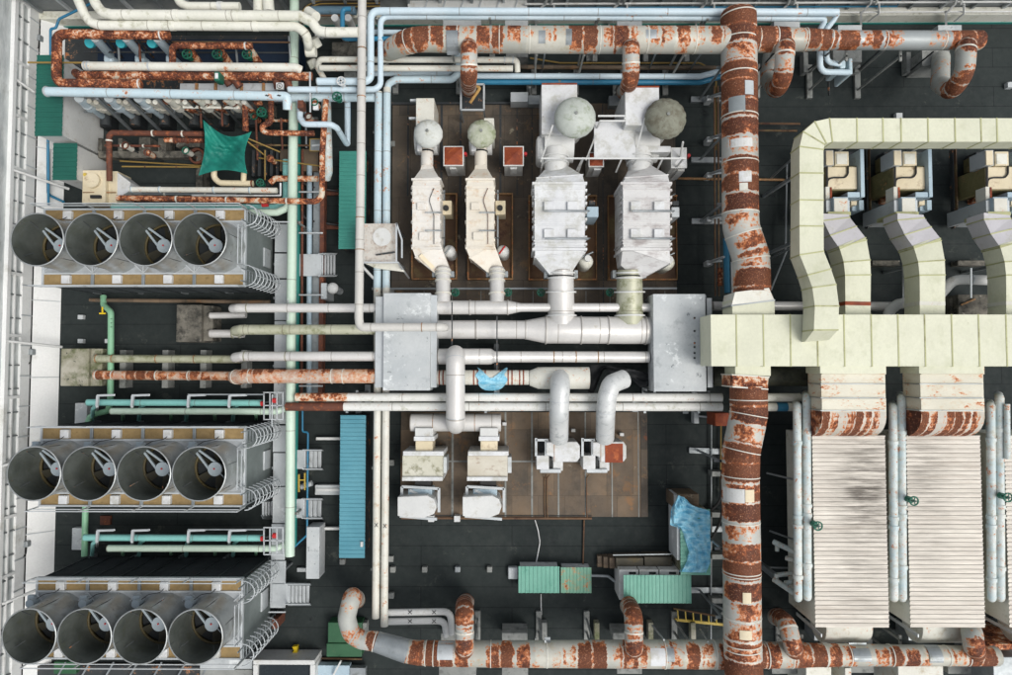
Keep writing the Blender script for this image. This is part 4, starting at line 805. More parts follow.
# ================= FILTER UNITS
def neck(parent, pts, rpx, mat='white', **k): return pipe('outlet_pipe', None, None, mat, rpx, pts, parent=parent, n=24, **k)
def slim(lab, dx, dmat, mat, blow_mat, boxn):
    c = P(427+dx, 215, 0); t = thing('filter_unit', lab, 'filter unit', c, 'white filter units on the brown floor')
    if boxn: MB().px(416+dx, 98, 434+dx, 135, .3, 1.7).build('inlet_box', 'white_rust', t, bev=.02); MB().px(410+dx, 99, 416+dx, 101, 1.4, 1.5).build('bracket', 'galv_light', t); MB().px(409+dx, 117, 416+dx, 119, 1.4, 1.5).build('bracket', 'galv_light', t)
    else: MB().px(484+0, 118, 494, 140, .3, 1.3).build('inlet_box', 'white_rust', t, bev=.02)
    # blower scroll + dome
    q = P(427.5+dx, 143, 0)
    MB().tube([P(427+dx, 141, 1.0)+Vector((-.40, 0, 0)), P(427+dx, 141, 1.0)+Vector((.40, 0, 0))], .5, 28).build('blower_casing', blow_mat, t, bev=.01)
    d = P(427.3+dx, 131, 2.6); r = 14.6*S(2.3); dome(d, r, 2.3, .34, dmat, t, 14, .018 if dx == 0 else .035)
    MB().cyl(d, .2, .9, 2.4, 16).build('dome_stem', 'white', t)
    MB().px(417+dx, 143, 422+dx, 151, 1.2, 1.75).build('belt_box', 'white_clean', t, bev=.03)
    pipe('inlet_pipe', None, None, mat, 6.3, [(427+dx, 146, 1.5), (427+dx, 172, 1.55)], parent=t, n=20, fl=(6,), flmat='cable', flr=1.1, flw=.05)
    body = rduct('filter_body', None, mat, [(427+dx, 165, 1.75), (427+dx, 169, 1.8), (426.3+dx, 178.5, 2.25), (426.2+dx, 186, 2.3), (426.2+dx, 205, 2.3), (426.2+dx, 246, 2.3), (428+dx, 251, 2.25), (443+dx, 271, 1.9)], [11, 13, 26, 28, 28, 28, 28, 14.5], [.5, .5, 1.0, 1.1, 1.1, 1.1, 1.0, .5], parent=t, seams=(2, 3, 5, 6), smat=mat)
    for v in (189, 196, 222, 239): MB().px(412.7+dx, v-.5, 439.8+dx, v+.5, 1.5, 2.325).build('casing_rib', mat, body)
    for (a, b_, c_, e) in ((417, 202.5, 426, 209.5), (419, 232, 430, 240)): MB().px(a+dx, b_, c_+dx, e, 2.28, 2.40).build('inspection_plate', mat, body, bev=.015)
    for v in (212.5, 230.5): MB().tube([P(425+dx, v, 2.46), P(441+dx, v, 2.46), P(441.5+dx, v, 1.6)], .022, 8).build('pulse_pipe', 'galv', body)
    for v in (213, 231): MB().px(411.2+dx, v-3, 413+dx, v+3, 1.9, 2.1).build('latch', 'dark_steel', body)
    for v in (188, 193, 200, 222, 240, 246):
        for u in (411.8, 440.4): MB().px(u-.7+dx, v-1.4, u+.7+dx, v+1.4, 1.7, 2.2).build('lug', mat, body)
    for v in (179, 248): MB().px(411.3+dx, v-1, 441+dx, v+1, 1.35, 2.33).build('flange', mat, body, bev=.01)
    MB().px(443+dx, 190, 444.6+dx, 262, 1.0, 1.1).build('air_header', 'galv', t); [MB().tube([P(441+dx, v, 1.9), P(445+dx, v, 1.1)], .02, 6).build('air_line', 'galv', t) for v in (193, 238)]
    MB().tube(fillet([P(434+dx, 188, 2.36), P(429+dx, 200, 2.36), P(434+dx, 215, 2.36), P(434+dx, 244, 2.36)], .3), .012, 6).build('air_hose', 'cable' if dx == 0 else 'rust_all', body)
    if dx == 0: MB().bar(P(420, 255, 2.3), P(433, 268, 2.05), .14, .08).build('yellow_strip', 'cream', body)
    neck(t, [(443+dx, 268, 1.9), (443+dx, 303, 2.1)], 7.2, 'alu', fl=(3, 7, 13, 26), flmat='white_rust')
    for s_ in (-1, 1): MB().px(443+dx+s_*9-2, 271, 443+dx+s_*9+2, 277, 1.6, 1.9).build('clamp_lug', 'galv', t, bev=.02)
    p = thing('pulse_valve_box', f'small cream box with black knob beside the {"leftmost" if dx == 0 else "second"} filter', 'valve box', P(447+dx, 208, 0)); MB().px(441.5+dx, 200.5, 451.5+dx, 214.5, .5, 1.3).build('box', 'cream', p, bev=.02); MB().cyl(P(446+dx, 208, 1.35), .1, 1.3, 1.4, 14).build('knob', 'cable', p)
    k = P(448.8+dx, 251, 0); p = thing('air_receiver', f'small white upright air tank in the tray of the {"leftmost" if dx == 0 else "second"} filter', 'tank', (k.x, k.y, 0), 'small white air tanks')
    kk = P(448.8+dx, 250.5, 1.5); MB().lathe(kk, [(.001, 1.55), (.12, 1.52), (.2, 1.42), (.22, 1.3), (.22, .5), (.15, .4)], 22).build('tank_shell', 'white', p); MB().tube([P(445+dx, 254, 1.5), P(451+dx, 246, 1.62)], .03, 8).build('fitting', 'red' if dx else 'galv', p)
    return t
slim('slim white filter unit at far left with a pale round dome', 0, 'dome_white', 'cream_white2', 'white', True)
slim('slim cream filter unit second from left with a mossy dome', 54.2*.0+54, 'moss_dome', 'cream_white' if 'cream_white' in K else 'white_mossy', 'white', False)
def big(lab, cx, ncx, ocx, u0, u1, rdome, dx, dz, mat, domemat, lowskew):
    t = thing('filter_unit', lab, 'filter unit', P(cx, 220, 0), 'white filter units on the brown floor')
    d = P(dx, dz, 2.9); r = 21*S(2.9)
    dome(d, r, 2.9, .45, domemat, t, 16, .03 if cx > 600 else .012)
    MB().cyl(d, .35, 1.2, 3.0, 20).build('dome_stem', 'white', t)
    MB().tube([P(ncx-12, 145, 1.5), P(ncx+17, 145, 1.5)], .62, 30).build('blower_casing', 'white', t, bev=.02)
    pipe('inlet_pipe', None, None, 'white', 11.5, [(ncx, 150, 1.9), (ncx, 174, 1.95)], parent=t, n=24, fl=(8, 14), flmat='white')
    body = rduct('filter_body', None, mat, [(ncx, 168, 2.15), (cx, 176.5, 2.75), (cx, 184, 2.9), (cx, 196, 2.9), (cx, 241, 2.9), (cx, 247, 2.9), (cx, 255, 2.8), (ocx, 273, 2.35)], [24, u1-u0-8, u1-u0-2, u1-u0-3, u1-u0-3, u1-u0-4, u1-u0-4, 23], [.9, 1.5, 1.8, 1.8, 1.8, 1.8, 1.6, .8], parent=t, seams=(1, 2, 4, 5, 6), smat=mat, lip=.03)
    for v in (183, 249): MB().px(u0-.8, v-1.3, u1+.8, v+1.3, 1.4, 2.95).build('flange', mat, body, bev=.01)
    for v in (190, 197, 203, 212, 219, 227, 237, 244):
        for u in (u0+.3, u1-.3): MB().px(u-1, v-1.2, u+1, v+1.2, 2.3, 2.75).build('lug', mat, body)
    for v in (196, 240): MB().tube([P(u1, v, 2.6), P(u1+3.5, v-2, 1.4)], .025, 6).build('air_line', 'galv', t)
    for v in (188.5, 199, 221, 225, 243.5): MB().px(u0+1.2, v-.6, u1-1.2, v+.6, 1.6, 2.93).build('casing_rib', mat, body)
    for v in (206, 233.5):
        for u in (cx-10.5, cx+13): MB().px(u-5.2, v-4.6, u+5.2, v+4.6, 2.88, 3.02).build('inspection_plate', 'white_clean', body, bev=.015)
        MB().tube([P(cx-15, v+5, 3.1), P(u1+1, v+5, 3.1), P(u1+2.5, v+5, 2.2)], .03, 8).build('pulse_pipe', 'galv', body)
    neck(t, [(ocx, 270, 2.1), (ocx, 302, 2.0), (ocx+.3, 325, 2.0)], [12.4, 13.4, 13.4], 'alu' if cx < 600 else 'alu_moss', fl=(3, 8, 22, 46), flmat='white')
    MB().tube([P(ocx, 276.2, 2.1), P(ocx, 277.4, 2.1)], 12.9*S(2.1), 26).build('gasket', 'cable', t)
    for s_ in (-1, 1): MB().px(ocx+s_*15-2, 270, ocx+s_*15+2, 278, 1.7, 2.1).build('clamp_lug', 'galv', t, bev=.02)
    return t
f3 = big('wide clean white filter unit third from left with a grey domed hood', 559.7, 556, 561, 533, 586.5, 21, 575, 118, 'white_clean', 'dome_grey', 0)
f4 = big('wide weathered white filter unit at far right with a dark pumpkin like hood', 646.5, 639.5, 629.5, 621.5, 671.5, 22, 665.3, 119, 'white_weather' if 'white_weather' in K else 'white', 'dome_dark', 1)
for (a, b_, c_, e, f_, g_, z) in ((541.5, 84, 577.5, 165, None, None, 2.3),): MB().px(541.5, 84, 577.5, 134, .4, 2.35).build('inlet_box', 'white_clean', f3, bev=.02)
MB().px(541.8, 83, 577.2, 84.3, 2.25, 2.38).build('rust_edge', 'rust_box', f3)
MB().px(625, 87, 659.5, 125, .4, 2.75).build('inlet_box', 'white_clean', f4, bev=.02); MB().px(625, 86, 659.5, 87.2, 2.7, 2.78).build('rust_edge', 'rust_box', f4)
MB().tube([P(536, 136, 2.0), P(548, 136, 2.0)], .6, 26).build('motor_guard', 'white', f3, bev=.03) if False else MB().px(536.5, 134, 548, 160, .8, 1.9).build('motor_guard', 'white', f3, bev=.15)
MB().px(647, 146, 671, 152, 1.6, 2.2).build('blower_frame', 'white_clean', f4, bev=.02)
# maintenance platform between the big filters
t = thing('maintenance_platform', 'white steel platform with railings between the two big domed hoods', 'platform', P(617, 140, 0)); MB().px(594, 121.5, 635.5, 158, 2.15, 2.25).build('platform_deck', 'white_clean', t, bev=.01)
b = MB(); hz = 2.9
for (ua, va, ub, vb) in ((541, 158.5, 686, 158.5), (598, 116, 625, 116), (600, 121, 625, 121)): b.bar(P(ua, va, hz), P(ub, vb, hz), .05)
b.build('handrail', 'white', t)
for (u, v) in ((543, 158.5), (583, 158.5), (637, 158.5), (600, 121), (625, 118), (684, 158)): MB().bar(P(u, v, hz), P(u, v, hz)*1+Vector((0, 0, -1.9)), .05).build('post', 'white', t)
for (ua, va, ub, vb) in ((553, 125, 541, 162), (596, 135, 586, 160), (645, 118, 634, 158), (583, 158, 577, 170), (622, 158, 616, 172), (683, 142, 680, 158), (663, 158, 657, 170)): MB().bar(P(ua, va, hz), P(ub, vb, 2.0), .05).build('brace', 'white', t)
# little cabinets and receivers
def cab(lab, u0, v0, u1, v1, vs_, zr=1.5, tops='rust_box', w=True):
    c = P((u0+u1)/2, (v0+v1)/2, 0); t = thing('control_cabinet', lab, 'cabinet', c, 'control cabinets by the filters'); MB().px(u0+1, v0+1, u1-1, v1-.5, .1, zr-.06).build('cabinet_body', 'white', t, bev=.01)
    MB().px(u0, v0, u1, v1, zr-.05, zr).build('cabinet_roof', 'white', t, bev=.01)
    a, e = P(u0, v0, zr), P(u1, v1, zr); m_ = ((a.x+e.x)/2, (a.y+e.y)/2); b = MB(); x0_, y0_, x1_, y1_ = a.x+.04, e.y+.04, e.x-.04, a.y-.04
    q = [(x0_, y0_, zr+.004), (x1_, y0_, zr+.004), (x1_, y1_, zr+.004), (x0_, y1_, zr+.004)]; ap = (m_[0], m_[1], zr+.12)
    for i in range(4): b.poly([q[i], q[(i+1) % 4], ap])
    b.build('roof_cap', tops, t)
    p = P(u1, (v0+v1)/2-2, zr-.1); MB().cyl(p+Vector((.06, 0, 0)), .06, zr-.25, zr-.05, 10).build('warning_light', 'red', t); a = P((u0+u1)/2, v1, zr-.6)
    MB().box(a.x-.12, a.y-.2, .5, a.x+.12, a.y, zr-.3).build('cable_box', 'white_clean', t, bev=.01); return t
cab('white cabinet with square rusty roof between the two slim filters', 443.3, 146, 463.7, 166, 176)
cab('white cabinet with square rusty roof right of the mossy dome', 503.2, 146, 523.8, 166, 176)
cab('white cabinet with orange rusty roof partly under the white platform', 588.5, 152, 604, 167, 176)
cab('plain white cabinet at the right of the dark pumpkin like hood', 671, 147.5, 687, 168, 176, 1.9, 'white_clean')
for lab, u, v, rr in (('squat white air tank in the tray right of the third filter', 586.5, 263, 7.2), ('squat white air tank in the tray of the rightmost filter', 667.5, 264, 8)):
    k = P(u, v-2, 1.5); r_ = rr*S(1.4); t = thing('air_receiver', lab, 'tank', (k.x, k.y, 0), 'small white air tanks'); MB().lathe(k, [(.001, 1.6), (r_*.6, 1.56), (r_*.95, 1.42), (r_, 1.3), (r_, .5), (r_*.7, .35)], 24).build('tank_shell', 'white_mossy', t)
    MB().cyl(k+Vector((.03, .06, 0)), r_*.45, 1.5, 1.72, 14).build('manway', 'white', t); MB().tube([k+Vector((-.2, .1, 1.6-k.z)), k+Vector((.22, .3, 1.6-k.z))], .03, 8).build('fitting', 'galv', t)
for lab, q in (('grey valve box at the right side of the third filter', (587, 206.5, 598.5, 217)), ('pale valve box at the right side of the rightmost filter', (671.5, 207, 679.5, 217))):
    t = thing('pulse_valve_box', lab, 'valve box', P(q[0], q[1], 0)); MB().px(*q, .8, 2.1).build('box', 'light_blue_grey' if q[0] < 600 else 'galv_light', t, bev=.02); a = P(q[0]+3, q[1]-3, 2.0); MB().box(a.x, a.y, 1.4, a.x+.2, a.y+.15, 1.8).build('regulator', 'dark_steel', t)
for i, u in enumerate((454.5, 507, 540, 609)): handwheel(f'green valve wheel beside the outlet pipe, {ORD[i]} from the left', u+1, 292.5, 1.6, 3.6, .3)
b = thing('roof_fan_stand', 'open grey steel frame holding a folded brown rope under the first duct elbow', 'frame', P(473, 98, 0))
f_ = MB(); 
for (ua, va, ub, vb) in ((461, 84.5, 484, 84.5), (461, 84.5, 461, 110), (484, 84.5, 484, 110), (461, 110, 484, 110)): f_.bar(P(ua, va, 1.3), P(ub, vb, 1.3), .06)
f_.build('frame', 'galv_light', b); MB().px(462, 93, 483.5, 109, .25, .32).build('pan', 'dark_steel', b)
for (u, v) in ((461, 84.5), (484, 84.5), (461, 110), (484, 110)): MB().bar(P(u, v, 1.3), P(u, v, 1.3)+Vector((0, 0, -1.3)), .05).build('leg', 'galv', b)
MB().tube(fillet([P(466, 81, 1.5), P(472, 86, 1.45), P(481, 87, 1.42), P(474, 97, 1.4), P(470, 103, 1.38)], .15), .055, 8).build('brown_rope', 'rope', None, 'folded brown rope hanging over the grey frame under the first duct elbow', 'rope')
MB().px(510.5, 92, 528, 101.5, .1, .7).build('louvred_box', 'galv_light', None, 'small grey louvred box with bars between second dome and white hood box', 'box', bev=.02)
MB().px(528, 95, 540, 104, .1, .5).build('grey_duct_box', 'galv', None, 'plain grey box with orange edge against the third filter inlet', 'box', bev=.02)
MB().px(609, 95.5, 622, 105.5, .1, .5).build('grey_duct_box', 'galv', None, 'plain grey box left of the fourth filter inlet', 'box', bev=.02)
t = thing('person', 'person in a teal jacket and white cap bending beside the mossy dome', 'person', P(474, 135, 0)) if False else None

# square inspection platform on the beige pipe
t = thing('square_platform', 'square rust stained white platform with a round disc beside the beige pipe', 'platform', P(378, 245, 0))
MB().px(359.5, 223.5, 396, 262, 2.1, 2.2).build('platform_deck', 'conc_moss' if False else 'white_rusty' if 'white_rusty' in K else 'conc_light', t, bev=.01)
c = P(382, 237, 2.22); MB().cyl(c, 9.2*S(2.2), 2.2, 2.24, 28).build('disc', 'white', t)
for s_ in ((362, 262.5, 398, 262.5), (396.5, 223, 396.5, 262), (396.5, 223, 402, 240), (402, 240, 402, 258), (398, 262.5, 409, 278)): MB().bar(P(s_[0], s_[1], 2.5), P(s_[2], s_[3], 2.5 if s_[2] < 405 else .6), .05).build('rail', 'galv_light', t)
MB().ppx([(362, 262), (396, 262), (405, 272), (375, 268)], 1.6, 1.7).build('lower_plate', 'white_mossy', t)
for (u, v) in ((361, 226), (395, 226), (361, 260), (395, 260)): MB().bar(P(u, v, 2.1), P(u, v, 2.1)+Vector((0, 0, -2.1)), .06).build('leg', 'galv', t)
MB().tube([P(376, 255, 2.32), P(395, 252, 2.32)], .03, 8).build('lever', 'dark_steel', t); MB().tube([P(362, 266, 2.3), P(374, 279, 1.4)], .05, 8).build('brace', 'white', t)

# ================= BLOWER SETS ON THE LOWER FLOOR
def ahu(lab, dx, boxmat, stain):
    t = thing('air_handler', lab, 'air handler', P(425+dx, 465, 0), 'white air handlers on the lower brown floor')
    MB().px(415+dx, 428, 433+dx, 438, .8, 1.9).build('duct_stub', 'white', t, bev=.02); MB().px(413.8+dx, 436.5, 434.3+dx, 441, .8, 1.95).build('collar', 'white_clean', t, bev=.015)
    MB().px(415.5+dx, 441, 432.5+dx, 451.3, .8, 1.7).build('transition', 'cream', t, bev=.02)
    MB().px(403+dx, 451.3, 443.5+dx, 455.8, .3, 1.85).build('end_flange', 'white_clean', t, bev=.01)
    MB().px(402.5+dx, 455.8, 442.5+dx, 477, .3, 1.75).build('filter_box', boxmat, t, bev=.01); MB().px(402+dx, 477, 442.5+dx, 481, .3, 1.85).build('end_flange', 'white_clean', t, bev=.01)
    MB().px(442.6+dx, 457, 446.5+dx, 473, .5, 1.4).build('side_door', 'galv_light', t, bev=.01)
    MB().px(415+dx, 481, 431+dx, 488, .5, 1.0).build('flexible_joint', 'cable', t)
    b = MB()
    for (ua, va, ub, vb) in ((402, 486.5, 439, 488.5), (402, 486.5, 402, 497), (439, 488, 439, 512), (410, 490, 418, 494), (400, 516, 437, 519)): b.bar(P(ua+dx, va, 1.1), P(ub+dx, vb, 1.1), .09)
    b.build('fan_frame', 'galv_light', t)
    MB().px(408+dx, 489, 432+dx, 497, .3, 1.1).build('fan_base', 'light_blue_grey', t, bev=.03)
    cl, cr = P(398+dx, 506, 1.0), P(436+dx, 506, 1.0); ry = 12*S(1.3)
    b = MB(); pts = [P(397.5+dx, 497, 1.5), P(427+dx, 495.5, 1.5), P(434+dx, 499, 1.5), P(436.5+dx, 507, 1.5), P(434+dx, 514, 1.5), P(424+dx, 518, 1.5), P(405+dx, 517.5, 1.5), P(397.5+dx, 516, 1.5)]
    b.prism([p[:2] for p in pts], .3, 1.5); b.build('fan_casing', 'white', t, bev=.025)
    MB().px(393+dx+6, 501, 397+dx+1, 514, .4, 1.2).build('motor', 'galv_light', t, bev=.03)
    if stain: MB().cyl(P(463+0, 0, 0), .01, 0, .01, 6) if False else None
    return t
ahu('left white air handler with a green mossy filter box', 0, 'white_moss' if 'white_moss' in K else 'conc_moss', 0)
ahu('second white air handler with a brown stained filter box', 65, 'white_stain' if 'white_stain' in K else 'white_mossy', 1)
wp('supply_header', 'short fat horizontal white header feeding the two left air handlers', 'pipe', 'alu', 8.8, [(411, 422.5, 1.5), (501, 422.5, 1.5)], n=26, fl=(22.5, 64), flmat='tray_rim', flr=1.02, flw=.02)
def fan(lab, dx, patch):
    t = thing('blower', lab, 'blower', P(562+dx, 455, 0), 'white blowers on the lower brown floor')
    b = MB(); pts = [P(u+dx, v, 1.5) for u, v in ((546, 442), (577, 441.5), (580, 446), (580, 458), (577, 462), (553, 462), (553, 457), (546, 455))]
    b.prism([p[:2] for p in pts], .3, 1.5); b.build('fan_casing', 'white_clean', t, bev=.04)
    MB().px(536.5+dx, 455.5, 549+dx, 469.5, .4, 1.45).build('motor_cover', 'white_clean', t, bev=.02)
    MB().px(549.5+dx, 455.5, 553.5+dx, 469, .4, .9).build('belt_gap', 'dark_steel', t)
    MB().px(540+dx, 469, 561+dx, 473, .3, 1.1).build('base_frame', 'galv_light', t, bev=.02); MB().px(553+dx, 461, 563+dx, 471, .3, 1.0).build('base_plate', 'white_clean', t, bev=.03)
    b = MB()
    for q in ((536, 438, 536, 456), (536, 440, 548, 440), (546, 440, 546, 456)): b.bar(P(q[0]+dx, q[1], 1.4), P(q[2]+dx, q[3], 1.4), .08)
    b.build('bearing_frame', 'galv_light', t); MB().px(539+dx, 442, 544.5+dx, 455, .4, .7).build('shaft_guard', 'dark_steel', t)
    MB().px(554+dx, 441.8, 554.6+dx, 462, 1.5, 1.508).build('seam', 'tray_rim', t)
    if patch: MB().px(605, 443.6, 623, 462.6, 1.503, 1.512).build('rust_patch', 'rust_box', t)
    return t
fan('white blower with its duct dropping straight down from the flared pipe', 0, False)
fan('white blower with a square brown rust patch on its casing', 46.5, True)
wp('blower_duct', 'pale round duct dropping from the flared pipe to the left blower', 'duct', 'grey_clad' if 'grey_clad' in K else 'alu', 9.6, [(560, 378, 2.2), (560.3, 383, 2.9), (559, 412, 2.75), (559, 438, 1.7)], bend=.35, fl=(24, 34, 55), n=24, flr=1.015, flw=.02)
wp('blower_duct', 'pale round duct with open bent top feeding the rust patched blower', 'duct', 'grey_clad' if 'grey_clad' in K else 'alu', 9.4, [(624, 379, 2.4), (611, 384, 2.75), (607, 397, 2.8), (605.5, 415, 2.6), (605, 438, 1.7)], bend=.3, fl=(22, 36, 56), n=24, flr=1.015, flw=.02)
for k, (u, v) in enumerate(((431, 519), (457, 519), (573.5, 430.5), (622, 434.5), (443.5, 448), (504.5, 424))):
    slab('junction_box', ['small white box left of the second air handler casing foot', 'small white box between the two air handler feet', 'tiny pale box right of the straight blower duct', 'tiny pale box right of the bent blower duct', 'tiny box beside the collar of the left air handler', 'tiny box at the right end of the supply header'][k], 'junction box', 'white_clean', u-(3 if k < 2 else 2), v-(3 if k < 2 else 1.6), u+(3 if k < 2 else 2), v+(3 if k < 2 else 1.6), .45, .1)
for k, u in enumerate((544.5, 547, 586.5)): MB().tube(fillet([P(u+2, 475, .5), P(u, 478, .2), P(u, 512, .2), P(u+1, 519, .2)], .1), .022, 6).build('brown_conduit', 'tray', None, f'thin brown conduit running down the plate floor, {ORD[k]} from the left', 'conduit', 'brown conduits below the blowers')
MB().tube([P(584, 520, .08), P(583, 566, .08)], .028, 8).build('rusty_pipe', 'tray', None, 'thin rusty pipe from the plate floor down to the rust spotted teal cover', 'pipe')
def cord(label, pts): MB().tube(fillet([P(u, v, .03) for u, v in pts], .5, 6), .022, 6).build('extension_cord', 'white_clean', None, label, 'cord')
cord('white cord wandering from the plate floor to the left teal cover', ((535, 520), (538, 530), (540, 542), (538, 553), (535.5, 566)))
cord('white cord wandering from the left teal cover to the bottom duct', ((541, 594), (541, 606), (541.5, 614), (538, 626), (535, 642)))

# ================= LOWER COURT
for k, (u, v) in enumerate(((392.5, 570), (424.5, 570), (457.5, 569.8), (489.5, 569.8), (391, 596), (342, 562))):
    slab('roof_block', ['first block from the left in the row of four below the air handlers', 'second block from the left in the row of four below the air handlers', 'third and bluish block in the row of four below the air handlers', 'last block on the right in the row of four below the air handlers', 'single small block close to the right long white pipe near its foot', 'single small block at the lower end of the blue shed'][k], 'block', 'concrete' if k != 2 else 'galv', u-2.6, v-2.8, u+2.6, v+2.8, .2, 0, 'small square roof blocks', bev=.02)
t = thing('teal_cover', 'clean teal corrugated cover left in the lower court', 'cover', P(540, 580, 0)); sheet('roof_sheet', None, None, 'teal_sheet', 518.5, 566.3, 559.5, 593, .7, 4, 'x', parent=t, wall='base_wall', wmat='conc_light')
MB().px(508, 567.5, 518, 579.5, 0, .25).build('louvre_hood', 'galv_light', t, bev=.04)
t = thing('rusty_teal_cover', 'rust spotted pale green corrugated cover in the lower court', 'cover', P(576, 580, 0)); sheet('roof_sheet', None, None, 'teal_sheet_rust', 561, 567.3, 591.5, 593, .65, 3.4, 'x', parent=t, wall='base_wall', wmat='conc_light')
t = thing('teal_roofed_cabinet', 'row of three white cabinets under a long teal corrugated roof beside the blue tarpaulin', 'cabinet', P(655, 590, 0)); sheet('roof_sheet', None, None, 'teal_sheet', 623.5, 575, 691.5, 603.3, 1.5, 3.7, 'x', parent=t)
for k in range(3):
    MB().px(619+k*20.3, 569.8, 638.6+k*20.3, 600, .05, 1.15).build('cabinet_body', 'white', t, bev=.015); MB().px(629+k*20, 572, 636+k*20, 574.2, 1.15, 1.158).build('vent_slot', 'dark', t)
t = thing('brown_cabinet', 'long dull brown cabinet with stepped left end above the teal roofed row', 'cabinet', P(640, 562, 0))
for q, z in (((616, 558, 643.5, 569), .75), ((644.5, 557, 672, 569), .75)): MB().px(*q, 0, z).build('cabinet_body', 'olive_brown' if 'olive_brown' in K else 'brown_plate', t, bev=.015)
for k, q in enumerate(((597.5, 556, 602.5, 567), (603.5, 557, 608.5, 568), (609.5, 558, 615, 568.5))): MB().px(*q, 0, .25+.15*k).build('step', 'brown_plate', t, bev=.01)
MB().bar(P(613, 555, .95), P(672, 554, .95), .035).build('rail', 'galv', t)
t = thing('teal_shed', 'teal corrugated shed roof half hidden by the blue tarpaulin', 'shed', P(694, 540, 0)); sheet('roof_sheet', None, None, 'teal_sheet', 680, 509, 710.5, 575, 1.6, 4, 'y', parent=t, wall='wall', wmat='conc_moss'); MB().px(676.5, 496, 680, 560, .3, 1.5).build('side_panel', 'conc_light', t)
MB().px(673, 494, 699, 508, 0, 1.1).build('back_box', 'brown_plate', t, bev=.02)
def fbl(s, t_):
    L_, R__ = [(678, 495), (671, 510), (670, 525), (678, 528), (683, 540), (687, 552), (684, 562), (679, 572)], [(684, 497), (692, 505), (710, 511), (710.5, 525), (710.5, 540), (710.5, 552), (710.5, 562), (706, 573)]
    x = t_*7; k = min(6, int(x)); f = x-k; lu = L_[k][0]*(1-f)+L_[k+1][0]*f; lv = L_[k][1]*(1-f)+L_[k+1][1]*f; ru = R__[k][0]*(1-f)+R__[k+1][0]*f; rv = R__[k][1]*(1-f)+R__[k+1][1]*f
    return lu+(ru-lu)*s, lv+(rv-lv)*s, 1.72+.06*math.sin(t_*34+s*9)+.04*math.sin(s*25-t_*19)+.03*math.sin(t_*61-s*13)-(.25 if s < .06 else 0)
cloth('blue_tarpaulin', 'large crumpled light blue tarpaulin thrown over the teal shed by the rusty duct', 'tarpaulin', 'tarp_blue', fbl, 34, 60, jit=.028)
t = thing('yellow_ladder', 'yellow ladder lying at an angle near the bottom crossing of the ducts', 'ladder', P(700, 615, 0)); b = MB(); p0, p1, q0, q1 = P(673.5, 608.5, .55), P(728, 618, .55), P(674.5, 619.5, .2), P(728, 625, .2)
MB().bar(q0, q1, .09, .06).build('stile', 'yellow_paint', t); MB().bar(p0, p1, .05).build('stile', 'tray', t)
for i in range(7): f = (i+.5)/7; MB().bar(p0.lerp(p1, f), q0.lerp(q1, f), .04).build('rung', 'yellow_paint', t)
pipe('grey_conduit', 'thin grey conduit from the rust spotted cover to the white cabinets', 'conduit', 'galv', 1.4, [(591, 575.5, .25), (608, 576, .25), (617, 583, .25)], n=8, bend=.2)
# ================= BIG RUSTY DUCTS
wp = pipe
def patch(parent, axis, cu, cv, z, rpx, u0, v0, u1, v1, mat, name='patch_plate', off=.012):
    r = rpx*S(z)+off; c = P(cu, cv, z); b = MB(); a, e = P(u0, v0, z+r), P(u1, v1, z+r); n = 8; rows = []
    for i in range(n+1):
        if axis == 'y':
            x = a.x+(e.x-a.x)*i/n; zz = z+math.sqrt(max(.0004, r*r-(x-c.x)**2)); rows.append([(x, a.y, zz), (x, e.y, zz)])
        else:
            y = a.y+(e.y-a.y)*i/n; zz = z+math.sqrt(max(.0004, r*r-(y-c.y)**2)); rows.append([(a.x, y, zz), (e.x, y, zz)])
    for i in range(n): b.poly([rows[i][0], rows[i][1], rows[i+1][1], rows[i+1][0]] if axis == 'y' else [rows[i][0], rows[i+1][0], rows[i+1][1], rows[i][1]])
    return b.build(name, mat, parent, solid=.006)
Z1 = 3.3
mv = wp('rusty_duct', 'widest rusty round duct, upper vertical run from the parapet down to the yellow duct', 'duct', 'rust_duct', [15.5, 17.5, 17.7, 17.7, 17.7, 17.8, 17.8, 18, 18, 18, 18], [(738, 11.5, Z1), (738, 14, Z1), (738.6, 20, Z1), (739.5, 100, Z1), (740.2, 205, Z1), (740.6, 224, Z1), (742.2, 232, Z1), (747.8, 248, Z1), (750.6, 257, Z1), (751.4, 266, Z1), (752, 292, Z1)], fl=(5, 30, 65, 107, 153, 203, 224, 250), n=36, smooth=True, flmat='white_rust', flr=1.025, flw=.035, legs=(50, 120, 190), legmat='galv')
for q, m_ in (((745, 80, 754.5, 94), 'galv_light'), ((731, 95, 745.5, 111), 'grey_plate' if 'grey_plate' in K else 'galv'), ((739.5, 171, 752, 181.5), 'white_clean'), ((731, 137.5, 753, 146), 'white'), ((740, 182.5, 748, 190), 'white_rust')): patch(mv, 'y', 740, 120, Z1, 17.8, *q, m_)
MB().px(732, 299, 775, 315, 2.75, 3.75).build('rect_transition', 'yellow', mv, bev=.02); rduct('cone_transition', None, 'white_rust', [(752, 290, 3.85), (753, 303, 3.78)], [34, 43], [1.1, 1.0], parent=mv, seams=(1,), smat='galv')
lv = wp('rusty_duct', 'widest rusty round duct, lower vertical run from the yellow duct to the bottom edge', 'duct', 'rust_duct', 18, [(748.5, 386, Z1), (748.8, 412, Z1), (746.8, 424, Z1), (743, 442, Z1), (741, 452, Z1), (740.3, 482, Z1), (741.5, 545, Z1), (742.5, 640, Z1), (744.8, 700, Z1)], bend=.6, fl=(14, 29, 66, 92, 138, 187, 190, 232, 258, 263), n=36, flmat='white_rust', flr=1.02, flw=.03, legs=(80, 170, 240), legmat='galv')
